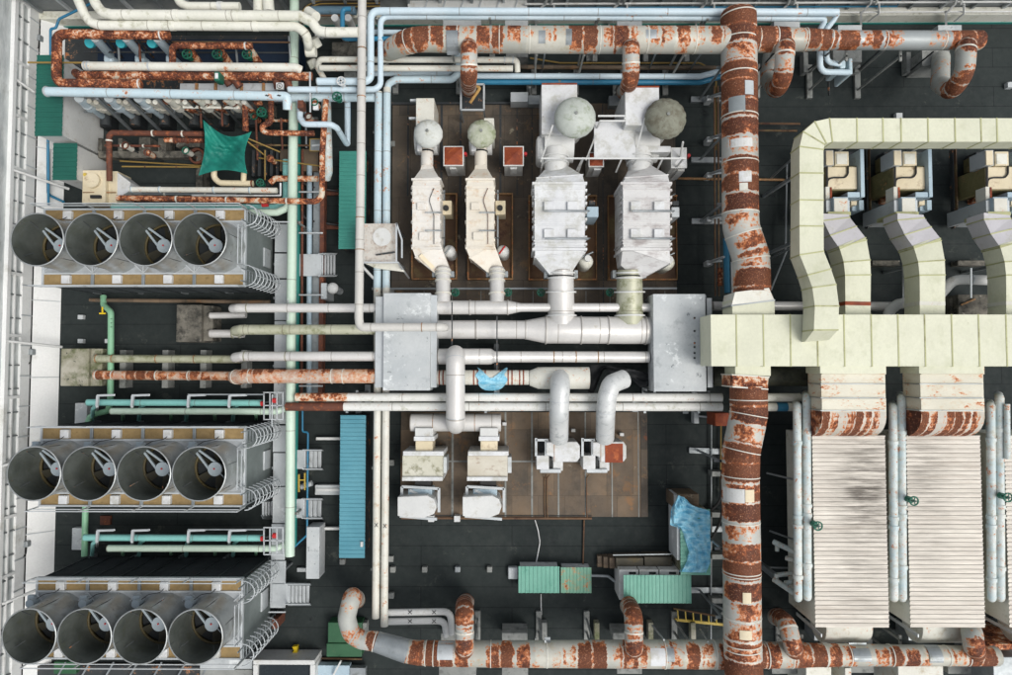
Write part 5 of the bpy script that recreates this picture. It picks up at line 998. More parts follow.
for q, m_ in (((728, 489.5, 745, 503.5), 'white'), ((745.3, 490, 755, 502.5), 'cream'), ((743, 593, 751.5, 604), 'cream'), ((740.3, 631, 752, 640.5), 'cream')): patch(lv, 'y', 741.5, 560, Z1, 18, *q, m_)
MB().px(735, 365, 771, 376, 2.7, 3.75).build('rect_transition', 'yellow', lv, bev=.02); rduct('cone_transition', None, 'rust_pipe', [(750.5, 376, 3.78), (750.3, 388, 3.82)], [36, 34], [1.1, 1.1], parent=lv, seams=(0, 1), smat='white_rust')
th = wp('rusty_duct', 'long horizontal rusty duct at the top, left of the wide vertical duct', 'duct', 'rust_duct_h', [9, 10.5, 11.8, 12.2, 12.8, 13.2, 13.4, 13.4], [(384, 54, 1.9), (390, 50, 2.5), (402, 43.8, 3.1), (414, 39.8, 3.3), (426, 39, 3.3), (500, 39.6, 3.3), (600, 39.8, 3.3), (728, 40, 3.3)], fl=(50, 96, 135, 163, 228, 272, 316), n=30, smooth=True, flmat='white_rust', flr=1.03, flw=.03, legs=(90, 170, 215, 265, 310))
for q, m_ in (((446, 30, 458, 49), 'galv'), ((538.5, 30, 545.5, 42), 'galv'), ((646, 29, 657, 38), 'galv'), ((566, 28, 572, 43), 'galv')): patch(th, 'x', 560, 39.8, 3.3, 13.2, *q, m_)
th2 = wp('rusty_duct', 'horizontal rusty duct at the top right, tapering to the capped end', 'duct', 'grey_duct', [12.8, 12.5, 11.3, 9.9, 9.5, 9.4, 9.4, 8], [(748, 39.5, 3.3), (775, 39.5, 3.3), (800, 39.8, 3.3), (828, 40, 3.3), (832, 40.2, 3.3), (880, 40.4, 3.3), (980, 40.5, 3.3), (982, 40.5, 3.3)], fl=(27, 48, 57, 82, 136, 194), n=30, flmat='white_rust', flr=1.03, flw=.03, legs=(105, 160, 45))
wp('rust_sleeve', None, None, 'rust_duct_h', [12.75, 12.55, 11.35, 10.0], [(757, 39.5, 3.305), (775, 39.5, 3.305), (800, 39.8, 3.305), (828, 40, 3.305)], parent=th2, n=30)
wp('rust_sleeve', None, None, 'rust_duct_h', [9.5, 9.5, 8.1], [(955, 40.5, 3.303), (980, 40.5, 3.303), (982.2, 40.5, 3.303)], parent=th2, n=30)
bh = wp('rusty_duct', 'long horizontal rusty duct along the bottom, left of the wide vertical duct', 'duct', 'rust_duct_h', [8.7, 9.4, 10.6, 11, 11.6, 12.2, 12.6, 13.4, 13.4], [(366, 640, 2.5), (376, 641.5, 2.5), (397, 648, 2.5), (408, 651.5, 2.5), (424, 653.3, 2.5), (480, 653.8, 2.5), (560, 654, 2.5), (680, 654, 2.5), (738, 655, 2.5)], fl=(9, 62, 70, 127, 183, 300, 350), n=30, smooth=True, flmat='white_rust', flr=1.035, flw=.03, legs=(110, 178, 231, 285, 328))
wp('grey_sleeve', None, None, 'galv', [9.6, 10.8, 11.15], [(376, 641.5, 2.503), (397, 648, 2.503), (408, 651.5, 2.503)], parent=bh, n=30)
for q, m_ in (((651, 650, 666, 667), 'white_clean'), ((667, 649, 675, 662), 'galv'), ((545, 642, 551, 665), 'galv'), ((437, 646, 453, 660), 'galv_light'), ((512, 656, 532, 663), 'galv_light')): patch(bh, 'x', 620, 654, 2.5, 13 if q[0] > 600 else 11.6, *q, m_)
bh2 = wp('rusty_duct', 'horizontal rusty duct along the bottom right below the ribbed white units', 'duct', 'rust_duct_h', [12.2, 12, 10.8, 10.2, 9.5, 9.2, 8], [(748, 655, 2.5), (790, 655, 2.5), (815, 655, 2.5), (850, 655, 2.5), (930, 655.5, 2.5), (996, 656, 2.5), (998, 656, 2.5)], fl=(18, 42, 76, 100, 142, 198, 218), n=28, flmat='white_rust', flr=1.035, flw=.03, legs=(60, 110, 160))
for q, m_ in (((854, 647, 872, 662), 'galv'), ((930, 649, 944, 663), 'galv')): patch(bh2, 'x', 860, 655.3, 2.5, 10.1, *q, m_)
el = [('elbow_duct', 'first rust patched elbow from the left dropping off the top horizontal duct', [(469, 44, 3.3), (469, 50, 3.75), (469, 76, 3.6), (468.5, 84, 2.2), (469, 90, .9)], 8.2),
      ('elbow_duct', 'rust patched elbow off the top duct between the third and fourth filter', [(631, 44, 3.3), (631, 50, 3.75), (631, 78, 3.5), (627, 89, 2.2), (624, 92, .9)], 8.3),
      ('elbow_duct', 'rust patched U shaped elbow on the top duct just right of the wide vertical duct', [(785.5, 44, 3.3), (785, 50, 3.7), (783.5, 76, 3.5), (777, 90, 2.8), (769, 80, 1.5), (772, 52, 1.0)], 9),
      ('elbow_duct', 'rust patched U shaped elbow at the far right end of the top duct', [(967, 42, 3.3), (966, 50, 3.7), (965, 72, 3.5), (952, 92, 2.8), (940, 84, 1.9), (941, 58, 1.1)], 8.8),
      ('elbow_duct', 'large rusty elbow rising at the bottom left next to the green box', [(357, 600, .4), (352, 596, 2.5), (346.5, 618, 2.5), (351, 634, 2.5), (362, 640, 2.5), (378, 642, 2.5)], 8.7),
      ('elbow_duct', 'rust capped elbow on the bottom duct beside the two small white pipes', [(464.5, 652, 2.6), (464.5, 646, 3.0), (464.5, 611, 2.9), (464.5, 604, 1.6), (466, 602, .4)], 8.8),
      ('elbow_duct', 'rust capped elbow on the bottom duct below the long teal cabinet roof', [(634, 652, 2.6), (634, 645, 3.05), (633.5, 615, 2.9), (629, 605, 1.6), (628, 606, .4)], 8.6),
      ('elbow_duct', 'leaning rusty elbow on the bottom duct right of the wide vertical duct', [(794, 652, 2.6), (793, 646, 3.0), (787, 624, 2.8), (779, 617, 1.8), (776, 617, .4)], 8.6),
      ('elbow_duct', 'rusty elbow on the bottom duct at the far lower right', [(975, 652, 2.6), (974, 646, 3.0), (972, 632, 2.8), (968, 625, 1.6), (966, 624, .4)], 9)]
for i, (nm, lab, pts, r) in enumerate(el):
    o = wp(nm, lab, 'duct', 'elbow_rust' if 'elbow_rust' in K else 'rust_duct_h', r, pts, bend=.75 if i in (2, 3) else .42, n=26, group='elbows on the rusty ducts', flmat='white_rust', fl=(12,), flr=1.05)
for k, q in enumerate(((441, 633.5, 477, 641), (502, 633, 527.5, 641), (613, 633, 640, 641), (439, 667, 476, 676), (502, 667, 528, 676), (617, 667, 642, 674), (772, 667, 797, 674), (850, 666, 874, 673), (948, 666, 976, 674))):
    slab('duct_footing', ['concrete footing above the bottom duct behind the small white pipe bends', 'concrete footing above the bottom duct by the lower white cord', 'concrete footing above the bottom duct left of the teal cabinet elbow', 'concrete footing below the bottom duct near its left end', 'concrete footing below the bottom duct by the lower white cord', 'concrete footing below the bottom duct under the teal cabinet elbow', 'concrete footing below the bottom duct just right of the wide duct', 'concrete footing below the bottom duct under the first ribbed unit', 'concrete footing below the bottom duct at far right'][k], 'footing', 'concrete', *q, .9, 0, 'concrete footings of the bottom duct')
for k, q in enumerate(((443, 20, 481, 26), (505, 20, 528, 27), (617, 21, 642, 27), (774, 20, 800, 30), (838, 25, 862, 36), (938, 25, 962, 36), (506, 50, 528, 57), (833, 50, 862, 62), (922, 50, 950, 66))):
    slab('duct_footing', ['footing above the top duct near its bend', 'footing above the top duct over the louvred box', 'footing above the top duct over the fourth filter', 'footing above the top duct beside the wide vertical duct', 'footing above the thin end of the top duct', 'footing above the top duct near its capped end', 'footing below the top duct by the small white elbow', 'grey footing below the thin end of the top duct', 'grey footing below the top duct inside the far right elbow'][k], 'footing', 'concrete' if k > 5 else 'conc_light', *q, 1.0, 0, 'concrete footings of the top duct')
pipe('under_pipe', 'dull brown pipe running below the top duct over the dark roof', 'pipe', 'brown_plate', 2.2, [(517, 67, .8), (720, 68, .8)], n=10)
pipe('gold_conduit', 'thin brass conduit below the top duct bending by the wide vertical duct', 'conduit', 'gold_cable', .9, [(530, 58, .5), (560, 63, .5), (700, 63, .5), (712, 70, .5), (716, 82, .5), (716, 150, .5)], n=8, bend=.4)
for k, (a, e) in enumerate((((545, 52, 2.9), (542, 72, .2)), ((656, 53, 2.9), (648, 72, .2)), ((702, 52, 2.9), (688, 73, .2)), ((777, 50, 2.9), (757, 72, .2)), ((829, 53, 2.9), (808, 70, .2)), ((880, 50, 2.9), (858, 70, .2)), ((933, 52, 2.9), (910, 71, .2)), ((828, 70, 1.5), (829, 95, .2)))):
    MB().bar(P(*a), P(*e), .05).build('raking_strut', 'dark_steel' if k > 2 else 'galv', None, f'thin raking strut below the top duct, {ORD[k]} from the left', 'strut', 'raking struts of the top duct')
for k, u in enumerate((595, 646, 687, 806, 857, 909)): slab('footing_block', f'small concrete strut foot below the top duct, {ORD[k]} from the left', 'footing', 'concrete', u-2.4, 52, u+2.4, 61 if u < 700 else 72, .35, 0, 'strut feet below the top duct')
for k, u in enumerate((364, 544.5, 597, 651, 693.5)): slab('footing_block', f'mossy concrete strut foot above the bottom duct, {ORD[k]} from the left', 'footing', 'conc_moss' if u > 580 else 'concrete', u-2.5, 623, u+2.5, 641, .35, 0, 'strut feet above the bottom duct')
for k, (a, e) in enumerate((((652, 625, .5), (664, 640, 2.6)), ((700, 629, .4), (708, 642, 2.6)), ((715, 620, .5), (727, 608, 2.8)), ((712, 603, .4), (727, 612, 3)), ((545, 640, 2.6), (547, 650, 2.6)))):
    MB().bar(P(*a), P(*e), .045).build('guy_rod', 'galv_light', None, f'thin pale brace rod near the bottom duct, {ORD[k]} in order from the left cord side' if False else ['thin pale rod from the elbow foot to the bottom duct', 'thin pale rod just left of the bottom duct crossing', 'upper thin rod tied to the wide duct above the yellow ladder', 'lower thin rod tied to the wide duct above the yellow ladder', 'short pale rod across the bottom duct by the white cord'][k], 'rod')

# rods and conduits along the wide duct
for k, u in enumerate((714.3, 718)): pipe('brown_conduit', f'tall brown conduit left of the wide vertical duct, {["outer", "inner"][k]} one', 'conduit', 'tray', .9, [(u, 86, .6), (u+1, 296, .6)], n=8)
for k, v in enumerate((97, 138.5, 174, 218.5, 262)):
    t = thing('duct_bracket', f'small galvanised bracket holding the wide duct on its left, {ORD[k]} from the top', 'bracket', P(710, v, 0), 'brackets left of the wide duct'); MB().px(707, v-1.8, 713, v+3.2, 0, .5).build('foot', 'conc_light', t, bev=.02); MB().bar(P(709, v, .5), P(724, v-5, 2.6), .06).build('arm', 'galv_light', t); MB().bar(P(710, v, .6), P(722, v-1, .6), .07).build('rail', 'galv', t)
pipe('rust_angle', 'long thin rusty rail crossing the dark roof behind the wide duct at filter height', 'rail', 'tray_rim', 1.3, [(678, 178.5, .3), (792, 180, .3)], n=6)
for k, v in enumerate((123.5, 130.5)): pipe('brown_rail', f'thin brown rail from the wide duct to the yellow duct corner, {["upper", "lower"][k]} one', 'rail', 'tray', 1.1, [(755, v, .8), (800+k*-3, v+.4, .8)], n=6)
for k, (a, e) in enumerate((((771, 178, .3), (793, 158, 3.6)), ((787, 163, .4), (785.5, 250, .4)), ((771, 258, .3), (793, 247, 3.6)), ((771, 290, .3), (787, 250, .4)))): MB().tube([P(*a), P(*e)], .035, 6).build('stay_rod', 'galv', None, ['upper raking stay left of the yellow riser duct', 'long thin stay standing left of the yellow riser duct', 'lower raking stay left of the yellow riser duct', 'thin slanting rod between the wide duct and yellow duct end'][k], 'rod')
pipe('bright_blue_pipe', 'short bright blue vertical pipe tucked left of the duct bend', 'pipe', 'blue', 3, [(726, 238, 1.3), (727.5, 293, 1.3)], n=14); pipe('white_conduit', 'thin white pipe touching the duct bend beside the short blue pipe', 'pipe', 'white', 1.2, [(732, 262, 1.4), (732.5, 293, 1.4)], n=8)
pipe('rusty_stub', 'short rusty banded pipe left of the short blue pipe', 'pipe', 'rust_pipe', 2.6, [(720, 268, 1), (720, 286, 1)], n=12)
for k, (x0_, x1_, mt_) in enumerate(((712, 738, 'alu'), (772, 892, 'alu'))): pipe('alu_pipe', f'clad pipe passing behind the duct transition, {["short left piece by the grey tank", "long right piece under the yellow ducts"][k]}', 'pipe', mt_, 4.6, [(x0_, 306, 1.6), (x1_, 306.5, 1.6)], n=18)
pipe('mossy_pipe', 'wide dull mossy pipe half hidden under the yellow header duct', 'pipe', 'mossy_metal' if 'mossy_metal' in K else 'alu_moss', 9, [(712, 377, 1.5), (812, 377, 1.5)], n=22, fl=(52,), flmat='tray', flr=1.04)
slab('small_fixture', 'small grey and white fixture below the long white pipes left of the wide duct', 'fixture', 'conc_light', 694, 412, 699, 423.5, .4, 0); slab('rust_bracket', 'rusty box bracket against the wide duct below the long white pipes', 'bracket', 'rust_box', 715, 413, 729, 426, 1.6, .6); MB().tube([P(699, 416, .5), P(716, 418, .7)], .035, 8).build('rod', 'galv_light', None, 'short rod linking the small fixture and the rusty bracket', 'rod')
for k, u in enumerate((711.5, 721)): pipe('thin_conduit', f'thin {"grey" if k == 0 else "brassy"} conduit down the roof left of the lower wide duct', 'conduit', 'galv' if k == 0 else 'gold_cable', .7, [(u, 425, .2), (u-.5, 500 if k else 640, .2)], n=6)
for k, (a, bb) in enumerate(((500, 514), (520, 543))): MB().tube(fillet([P(722, 470+k*40, .5), P(721, a, .5), P(712, bb-4, .3), P(699, bb, .2)], .8, 8), .05, 8).build('black_hose', 'cable', None, f'black hose curling from the wide duct to the blue tarpaulin, {["upper", "lower"][k]} one', 'hose')
for k, v in enumerate((474, 515, 557, 601)):
    slab('footing_block', f'small grey foot against the left side of the lower wide duct, {ORD[k]} from the top', 'footing', 'concrete', 712, v-2.5, 724, v+2.5, .5, 0, 'feet of the lower wide duct')

# ================= YELLOW DUCTWORK
hd = rduct('yellow_header_duct', 'broad pale yellow rectangular header duct running to the right edge', 'yellow', [(u, 340.4, 4.0) for u in (711, 736.5, 763.5, 790.5, 817.5, 844.3, 871.5, 898.3, 925, 952, 979, 1006.5, 1045)], 51.5, 1.2, cat='duct', seams=tuple(range(1, 12)), lip=.012)
for u in (730, 800, 900, 990):
    for v in (320, 361): p = P(u, v, 2.8); MB().box(p.x-.06, p.y-.06, 0, p.x+.06, p.y+.06, 2.8).build('leg', 'galv', hd)
ry = rduct('yellow_riser_duct', 'narrow pale yellow duct turning down from the right edge and dropping onto the header', 'yellow', [(1045, 130, 4.65), (1025, 130, 4.65), (997, 130, 4.65), (981, 130, 4.65), (955, 130, 4.65), (928, 130, 4.65), (901, 130, 4.65), (883, 130, 4.65), (857, 130, 4.65), (831, 130, 4.65), (820.5, 132.3, 4.65), (814, 138, 4.65), (811.6, 148, 4.65), (811.6, 173, 4.65), (811.6, 200, 4.65), (811.6, 226, 4.65), (811.8, 253, 4.65), (819.5, 272, 4.72), (824.3, 286, 4.82), (827, 306, 4.9), (826, 330, 4.9), (817, 341, 4.25)], 24, [.66]*16+[.7, .72, .75, .8, .8, .3], cat='duct', seams=tuple(range(1, 21)), lip=.012)
for u, v in ((811, 165), (811, 235), (870, 130), (950, 130)): p = P(u, v, 4); MB().box(p.x-.05, p.y-.05, 0, p.x+.05, p.y+.05, 4).build('leg', 'galv', ry)
def branch(lab, dx, rust, amat):
    o = rduct('branch_duct', lab, amat, [(850.8+dx, 240.5, 3.25), (853+dx, 243.5, 3.3), (857+dx, 261, 3.4), (858+dx, 275, 3.4), (858+dx, 300, 3.4), (858+dx, 306, 3.4), (858+dx, 316, 3.4)], [27.5, 28, 26.5, 25.5, 25, 25, 25], .85, cat='duct', seams=(1, 2, 3), lip=.012, group='S shaped branch ducts')
    rduct('upper_duct', None, 'duct_grey', [(836+dx, 214, 2.86), (836.5+dx, 219, 2.9), (843.5+dx, 230.8, 3.1), (852.8+dx, 243.3, 3.303)], [26, 26.5, 27.7, 28.2], .857, parent=o, seams=(1, 2, 3), lip=.012)
    rduct('joint_band', None, 'rust_box' if rust == 1 else 'white_rust', [(858+dx, 301.5, 3.415), (858+dx, 305.3, 3.415)], 25.4, .88, parent=o)
    p = P(853+dx, 262, 2.6); MB().box(p.x-.05, p.y-.05, 0, p.x+.05, p.y+.05, 2.6).build('leg', 'galv', o)
    MB().tube([P(830+dx, 218, 2.2), P(831+dx, 240, 2.2)], .02, 6).build('drip_pipe', 'galv', o)
branch('S shaped pale branch duct partly behind the yellow riser, leftmost, with orange band', 0, 1, 'yellow'); branch('middle S shaped branch duct from the second cooling unit to the header', 74.5, 0, 'yellow'); branch('rightmost S shaped branch duct cut by the right edge', 161, 0, 'yellow')

# ================= COOLING UNITS ABOVE THE BRANCH DUCTS
def acu(lab, dx):
    t = thing('cooling_unit', lab, 'cooling unit', P(905+dx, 180, 0), 'cream cooling units under the narrow yellow duct')
    def q(nm, m_, u0, v0, u1, v1, z0, z1, **k): return MB().px(u0+dx, v0, u1+dx, v1, z0, z1).build(nm, m_, t, bev=k.get('bev', .015))
    q('base_frame', 'dark_steel', 884, 152, 930, 200, .05, .6); q('unit_body', 'olive', 892.5, 166, 925, 190.5, .4, 1.86)
    q('unit_top', 'cream', 894, 167, 925.5, 189, 1.86, 1.92)
    q('damper_box', 'galv_light', 893, 150, 902, 165.5, 1.3, 2.1); q('lower_box', 'olive', 890, 152, 900, 166, .3, 1.3); q('filter_hood', 'cream', 894, 150.5, 901.5, 165, 2.1, 2.16)
    q('intake_box', 'cream', 903, 151.5, 917, 165.5, .9, 2.0); q('intake_lid', 'white_mossy', 904.5, 153.5, 915.5, 164, 2.0, 2.03)
    q('supply_leg', 'light_blue_grey', 928, 149, 933, 197, 1.2, 2.1); q('supply_leg', 'light_blue_grey', 915.5, 192, 928, 197.2, 1.2, 2.1)
    q('outlet_box', 'light_blue_grey', 901, 197, 916.5, 212.5, .7, 2.5); q('outlet_lid', 'white_rust', 902, 198, 916, 212, 2.5, 2.53)
    q('rust_panel', 'white_rust', 893.5, 186.5, 898, 200, 1.7, 2.2); q('pump_box', 'rust_pipe', 890, 187, 897, 199, .5, 1.3); q('rust_side', 'rust_box', 898, 187, 900.3, 199, 1.5, 2.22)
    q('drain_box', 'cream', 919, 197.5, 925, 205, .8, 1.5); q('damper', 'light_blue_grey', 920, 205, 930, 211, .4, 1.2); q('damper', 'light_blue_grey', 927, 200, 932, 210, .4, 1.35)
    q('plenum', 'galv_light', 894, 200, 918, 215, .3, 2.35); q('end_flange', 'yellow_seam', 896, 211.5, 919, 215.5, 1.4, 2.6)
    [MB().box(P(892.8+dx, 176, 1.3).x-.02, P(0, v, 1).y-.02, .5, P(892.8+dx, 176, 1.3).x+.02, P(0, v, 1).y+.02, 1.85).build('panel_joint', 'tray', t) for v in (170, 180, 187)]
    p = P(892.8+dx, 176, 1.3); MB().box(p.x-.03, p.y-.25, .9, p.x, p.y+.1, 1.3).build('control_panel', 'galv', t); MB().box(p.x-.12, p.y+.4, .9, p.x, p.y+.65, 1.2).build('meter_box', 'white_clean', t, bev=.01)
    MB().tube(fillet([P(895+dx, 187, 1.97), P(896+dx, 179, 1.97), P(902+dx, 177.5, 1.97), P(913+dx, 177.5, 1.97), P(916+dx, 174, 1.97), P(916+dx, 166, 1.97)], .15), .03, 8).build('conduit', 'cable', t)
    b = MB(); b.bar(P(895+dx, 166, 1.98), P(895+dx, 188, 1.98), .05); b.build('edge_conduit', 'cable', t)
acu('cream cooling unit close against the yellow riser duct, leftmost', -68); acu('middle cream cooling unit with light blue duct on its right', 0); acu('cream cooling unit cut by the right edge of the frame', 92)
for k, u in enumerate((868, 954.5)):
    t = thing('cable_ladder', f'dark vertical cable ladder left of the {["middle", "rightmost"][k]} cream cooling unit', 'cable ladder', P(u, 188, 0)); MB().px(u-2, 149, u+1.2, 228, .3, .5).build('rail', 'dark_steel', t); MB().px(u+2, 149, u+3.2, 226, .4, .6).build('edge_rail', 'tray', t)
    MB().px(u+3, 223.5, u+10, 225, .4, .6).build('bracket', 'galv_light', t)
    slab('concrete_beam', f'low concrete beam left of the {["middle", "rightmost"][k]} S shaped branch duct', 'beam', 'conc_dark', [872.5, 958][k], 260.5, [900, 985][k], 265.5, .4, 0)
wp('white_bend_duct', 'short white duct bending down between middle and right branch ducts', 'duct', 'white', 5, [(1000, 280.5, 1.6), (962, 279.5, 1.6), (952, 281, 1.6), (938, 297, 1.4)], bend=.4, fl=(30,), n=18); wp('clad_elbow', 'pale segmented elbow between the first and middle branch ducts above the header', 'pipe', 'white', 5.2, [(905, 303, 1.7), (898, 304, 1.8), (890, 310, 1.8), (887, 320, 1.8)], bend=.35, n=18)
t = thing('dark_metal_box', 'weathered dark metal box with rusty handle above the header at right', 'box', P(973, 303, 0)); MB().px(958, 294.5, 994, 316, .1, 1.3).build('box_body', 'conc_dark', t, bev=.02); MB().px(950, 298, 957, 316, .1, 1.0).build('side_box', 'conc_dark', t, bev=.02); MB().bar(P(961, 305, 1.36), P(975, 299, 1.36), .05).build('handle', 'tray_rim', t)
MB().tube([P(971, 268, 3), P(971, 298, 3)], .03, 8).build('thin_rod', 'galv_light', None, 'thin pale vertical rod above the weathered dark metal box', 'rod'); MB().tube([P(903, 258, 2.4), P(903, 300, 1.6)], .025, 8).build('thin_rod', 'galv_light', None, 'thin pale vertical rod left of the middle branch duct', 'rod')
for k, (u, v) in enumerate(((899.5, 115.5), (923.5, 221.5), (1011, 84.5))): slab('roof_block', ['small pale block above the narrow yellow duct', 'small pale block right of the middle S shaped duct top', 'small pale block at the right edge near the top duct end'][k], 'block', 'conc_light', u-3.2, v-2.7, u+3.2, v+2.7, .2, 0)

# ================= RIBBED WHITE UNITS, LOWER RIGHT
def ribbed(lab, u0, u1, hood, i):
    t = thing('ribbed_unit', lab, 'ribbed unit', P((u0+u1)/2, 530, 0), 'large white units with ribbed tops'); Z = 3.1
    MB().px(u0+1, 436, u1-1, 626.5, .9, Z-.03).build('casing', 'white_mossy', t, bev=.02)
    sheet('ribbed_roof', None, None, 'corr_white', u0, 435, u1, 627.5, Z, 4.4, 'y', parent=t, amp=.032)
    b = MB(); a = P(u0+1, 0, Z-.03).x
    for k in range(17):
        y = P(0, 446+k*11, 2).y; MB().box(a-.035, y-.05, 1.0, a, y+.05, 2.9).build('side_rib', 'galv_light', t)
    c0, c1 = P(u0+6, 622, 1.7), P(min(u1, 1040)-24, 622, 1.7); MB().tube([c0, c0+Vector((.05, 0, 0)), c1-Vector((.14, 0, 0)), c1-Vector((.04, 0, 0)), c1], [.62, .64, .64, .58, .48], 28).build('end_drum', 'white_rust', t)
    MB().px(u0+2, 626, u1-20, 641, .1, .9).build('plinth', 'galv', t, bev=.02)
    for v in (450, 620):
        for u in (u0+4, u1-4): p = P(u, v, .9); MB().box(p.x-.08, p.y-.08, 0, p.x+.08, p.y+.08, .95).build('leg', 'galv', t)
    h0, h1 = hood
    if h0:
        prof = [(364, 3.9), (374, 3.9), (374.5, 3.84), (384, 3.84), (398, 3.84), (398.3, 3.86), (411, 3.86)]; pr2 = [(411, 3.86), (417, 3.86), (423, 3.8), (428, 3.68), (431.5, 3.52), (434, 3.32), (435.5, 3.1)]
        def ex(pr, nm, m_, z0, du=0):
            b = MB(); x0_, x1_ = P(h0, 400, 3.8).x, P(h1, 400, 3.8).x; pts = [(P(0, v, z).y, z) for v, z in pr]
            L_ = 0
            for (ya, za), (yb, zb) in zip(pts, pts[1:]):
                n = 6 
                b.poly([(x0_, ya, za), (x0_, yb, zb), (x1_, yb, zb), (x1_, ya, za)], smooth=False, uv=[(0, L_+.3), (0, L_+.35), (x1_-x0_, L_+.35), (x1_-x0_, L_+.3)])
            for x, rv in ((x0_, False), (x1_, True)):
                q = [(x, y, z) for y, z in pts]+[(x, pts[-1][0], z0), (x, pts[0][0], z0)]; b.poly(q if rv else q[::-1])
            b.poly([(x0_, pts[-1][0], pts[-1][1]), (x0_, pts[-1][0], z0), (x1_, pts[-1][0], z0), (x1_, pts[-1][0], pts[-1][1])]); b.poly([(x0_, pts[0][0], z0), (x1_, pts[0][0], z0), (x1_, pts[-1][0], z0), (x0_, pts[-1][0], z0)][::-1])
            return b.build(nm, m_, t)
        ex(prof, 'duct_hood', 'hood_white' if 'hood_white' in K else 'white_mossy', 2.9); ex(pr2, 'curved_hood', 'hood_rust' if 'hood_rust' in K else 'rust_duct_h', 2.9)
        MB().px(h0-1, 365, h1+1, 373.5, 2.9, 3.93).build('collar', 'yellow', t, bev=.01)
        for v in (384, 398, 410.5): MB().px(h0-.3, v-.4, h1+.3, v+.4, 3, 3.885).build('seam', 'galv', t)
    return t
r1 = ribbed('large white unit with soot stained ribbed top, leftmost of three', 812, 889, (821, 885), 0); r2 = ribbed('large white unit with lightly stained ribbed top, middle of three', 906, 985, (920, 983), 1); r3 = ribbed('large white unit with ribbed top, cut by the right edge', 1004, 1075, (None, None), 2)
for k, (u, v0, v1) in enumerate(((797, 404, 598), (806.5, 395, 597), (893, 405, 598), (901.5, 396, 598), (990.7, 404, 598), (999.5, 396, 598))):
    par = k//2
    wp('riser_pipe', f'chipped bluish white pipe lying along the {["left side of the first ribbed unit", "gap between first and second ribbed units", "gap between second and third ribbed units"][par]}, {["outer" if par == 0 else "left", "inner" if par == 0 else "right"][k % 2]} one', 'pipe', 'blue_white', 3.9, [(u-1, v0-1, 1.4), (u, v0+2, 3.0), (u+.5, (v0+v1)/2, 3.0), (u+1, v1, 3.0), (u, v1-1, 1.6)], bend=.16, n=16, fl=(60, 110, 116, 150), flmat='blue_white', group='chipped pipes beside the ribbed units', flr=1.2, flw=.12)
wp('riser_pipe', 'short chipped pipe next to the third ribbed unit', 'pipe', 'blue_white', 2.6, [(1007, 404, 3.2), (1007.5, 459, 3.2)], n=12)
for k, (u, v) in enumerate(((818, 526), (914, 501), (1008, 497.5))): handwheel(['green valve wheel on the soot stained ribbed top', 'green valve wheel on the left edge of the middle ribbed top', 'green valve wheel on the third ribbed top'][k], u, v, 3.5, 4.2, .35, group='valve wheels on the ribbed units')
t = thing('pipe_outrigger', 'bluish pipe frame sticking out left of the first ribbed unit near its lower end', 'pipe frame', P(785, 575, 0))
for a, e, r in (((774, 542, 1.8), (797, 553, 2.6), .09), ((774, 579.5, 1.8), (800, 597, 2.8), .09), ((777, 575, 1.8), (792, 573.5, 1.8), .08), ((776, 579, 1.8), (777, 574, 1.8), .08), ((785, 583, 2), (793, 582, 2.2), .08), ((786, 558, 2), (794, 560, 2.2), .08), ((777, 545, 1.8), (777, 551, 1.8), .07)): MB().tube([P(*a), P(*e)], r, 10).build('frame_tube', 'blue_white', t)
MB().px(774, 574, 778, 580, 0, 1.75).build('leg', 'galv', t)
for k, (a, e) in enumerate((((767, 473, 1.2), (796, 480, 2.4)), ((770, 531, .8), (798, 541, 2.4)), ((757, 567, .6), (790, 568, .6)))): MB().tube([P(*a), P(*e)], .035, 8).build('stay_rod', 'galv', None, f'thin stay left of the first ribbed unit, {ORD[k]} from the top', 'rod', 'thin stays left of the first ribbed unit')
MB().px(772, 404, 800, 405.5, 1.2, 1.3).build('cable_rod', 'galv', None, 'thin pale rod below the blue sleeve', 'rod')
for k, (q, m_) in enumerate((((806, 667, 832, 700), 'white_mossy'), ((898, 666, 944, 700), 'white_rust'), ((845, 668, 852, 700), 'white_rust'), ((993, 657, 1030, 700), 'galv'), ((990, 644, 1030, 650), 'rust_pipe'))):
    slab('white_unit', ['white box cut off at the bottom edge below the first ribbed unit', 'rust edged white box at the bottom edge below the middle ribbed unit', 'slim white box at the bottom edge', 'grey box in the bottom right corner', 'thin rusty edge strip above the bottom right grey box'][k], 'box', m_, *q, 1.6 if k < 3 else 2.0, 0, bev=.02)

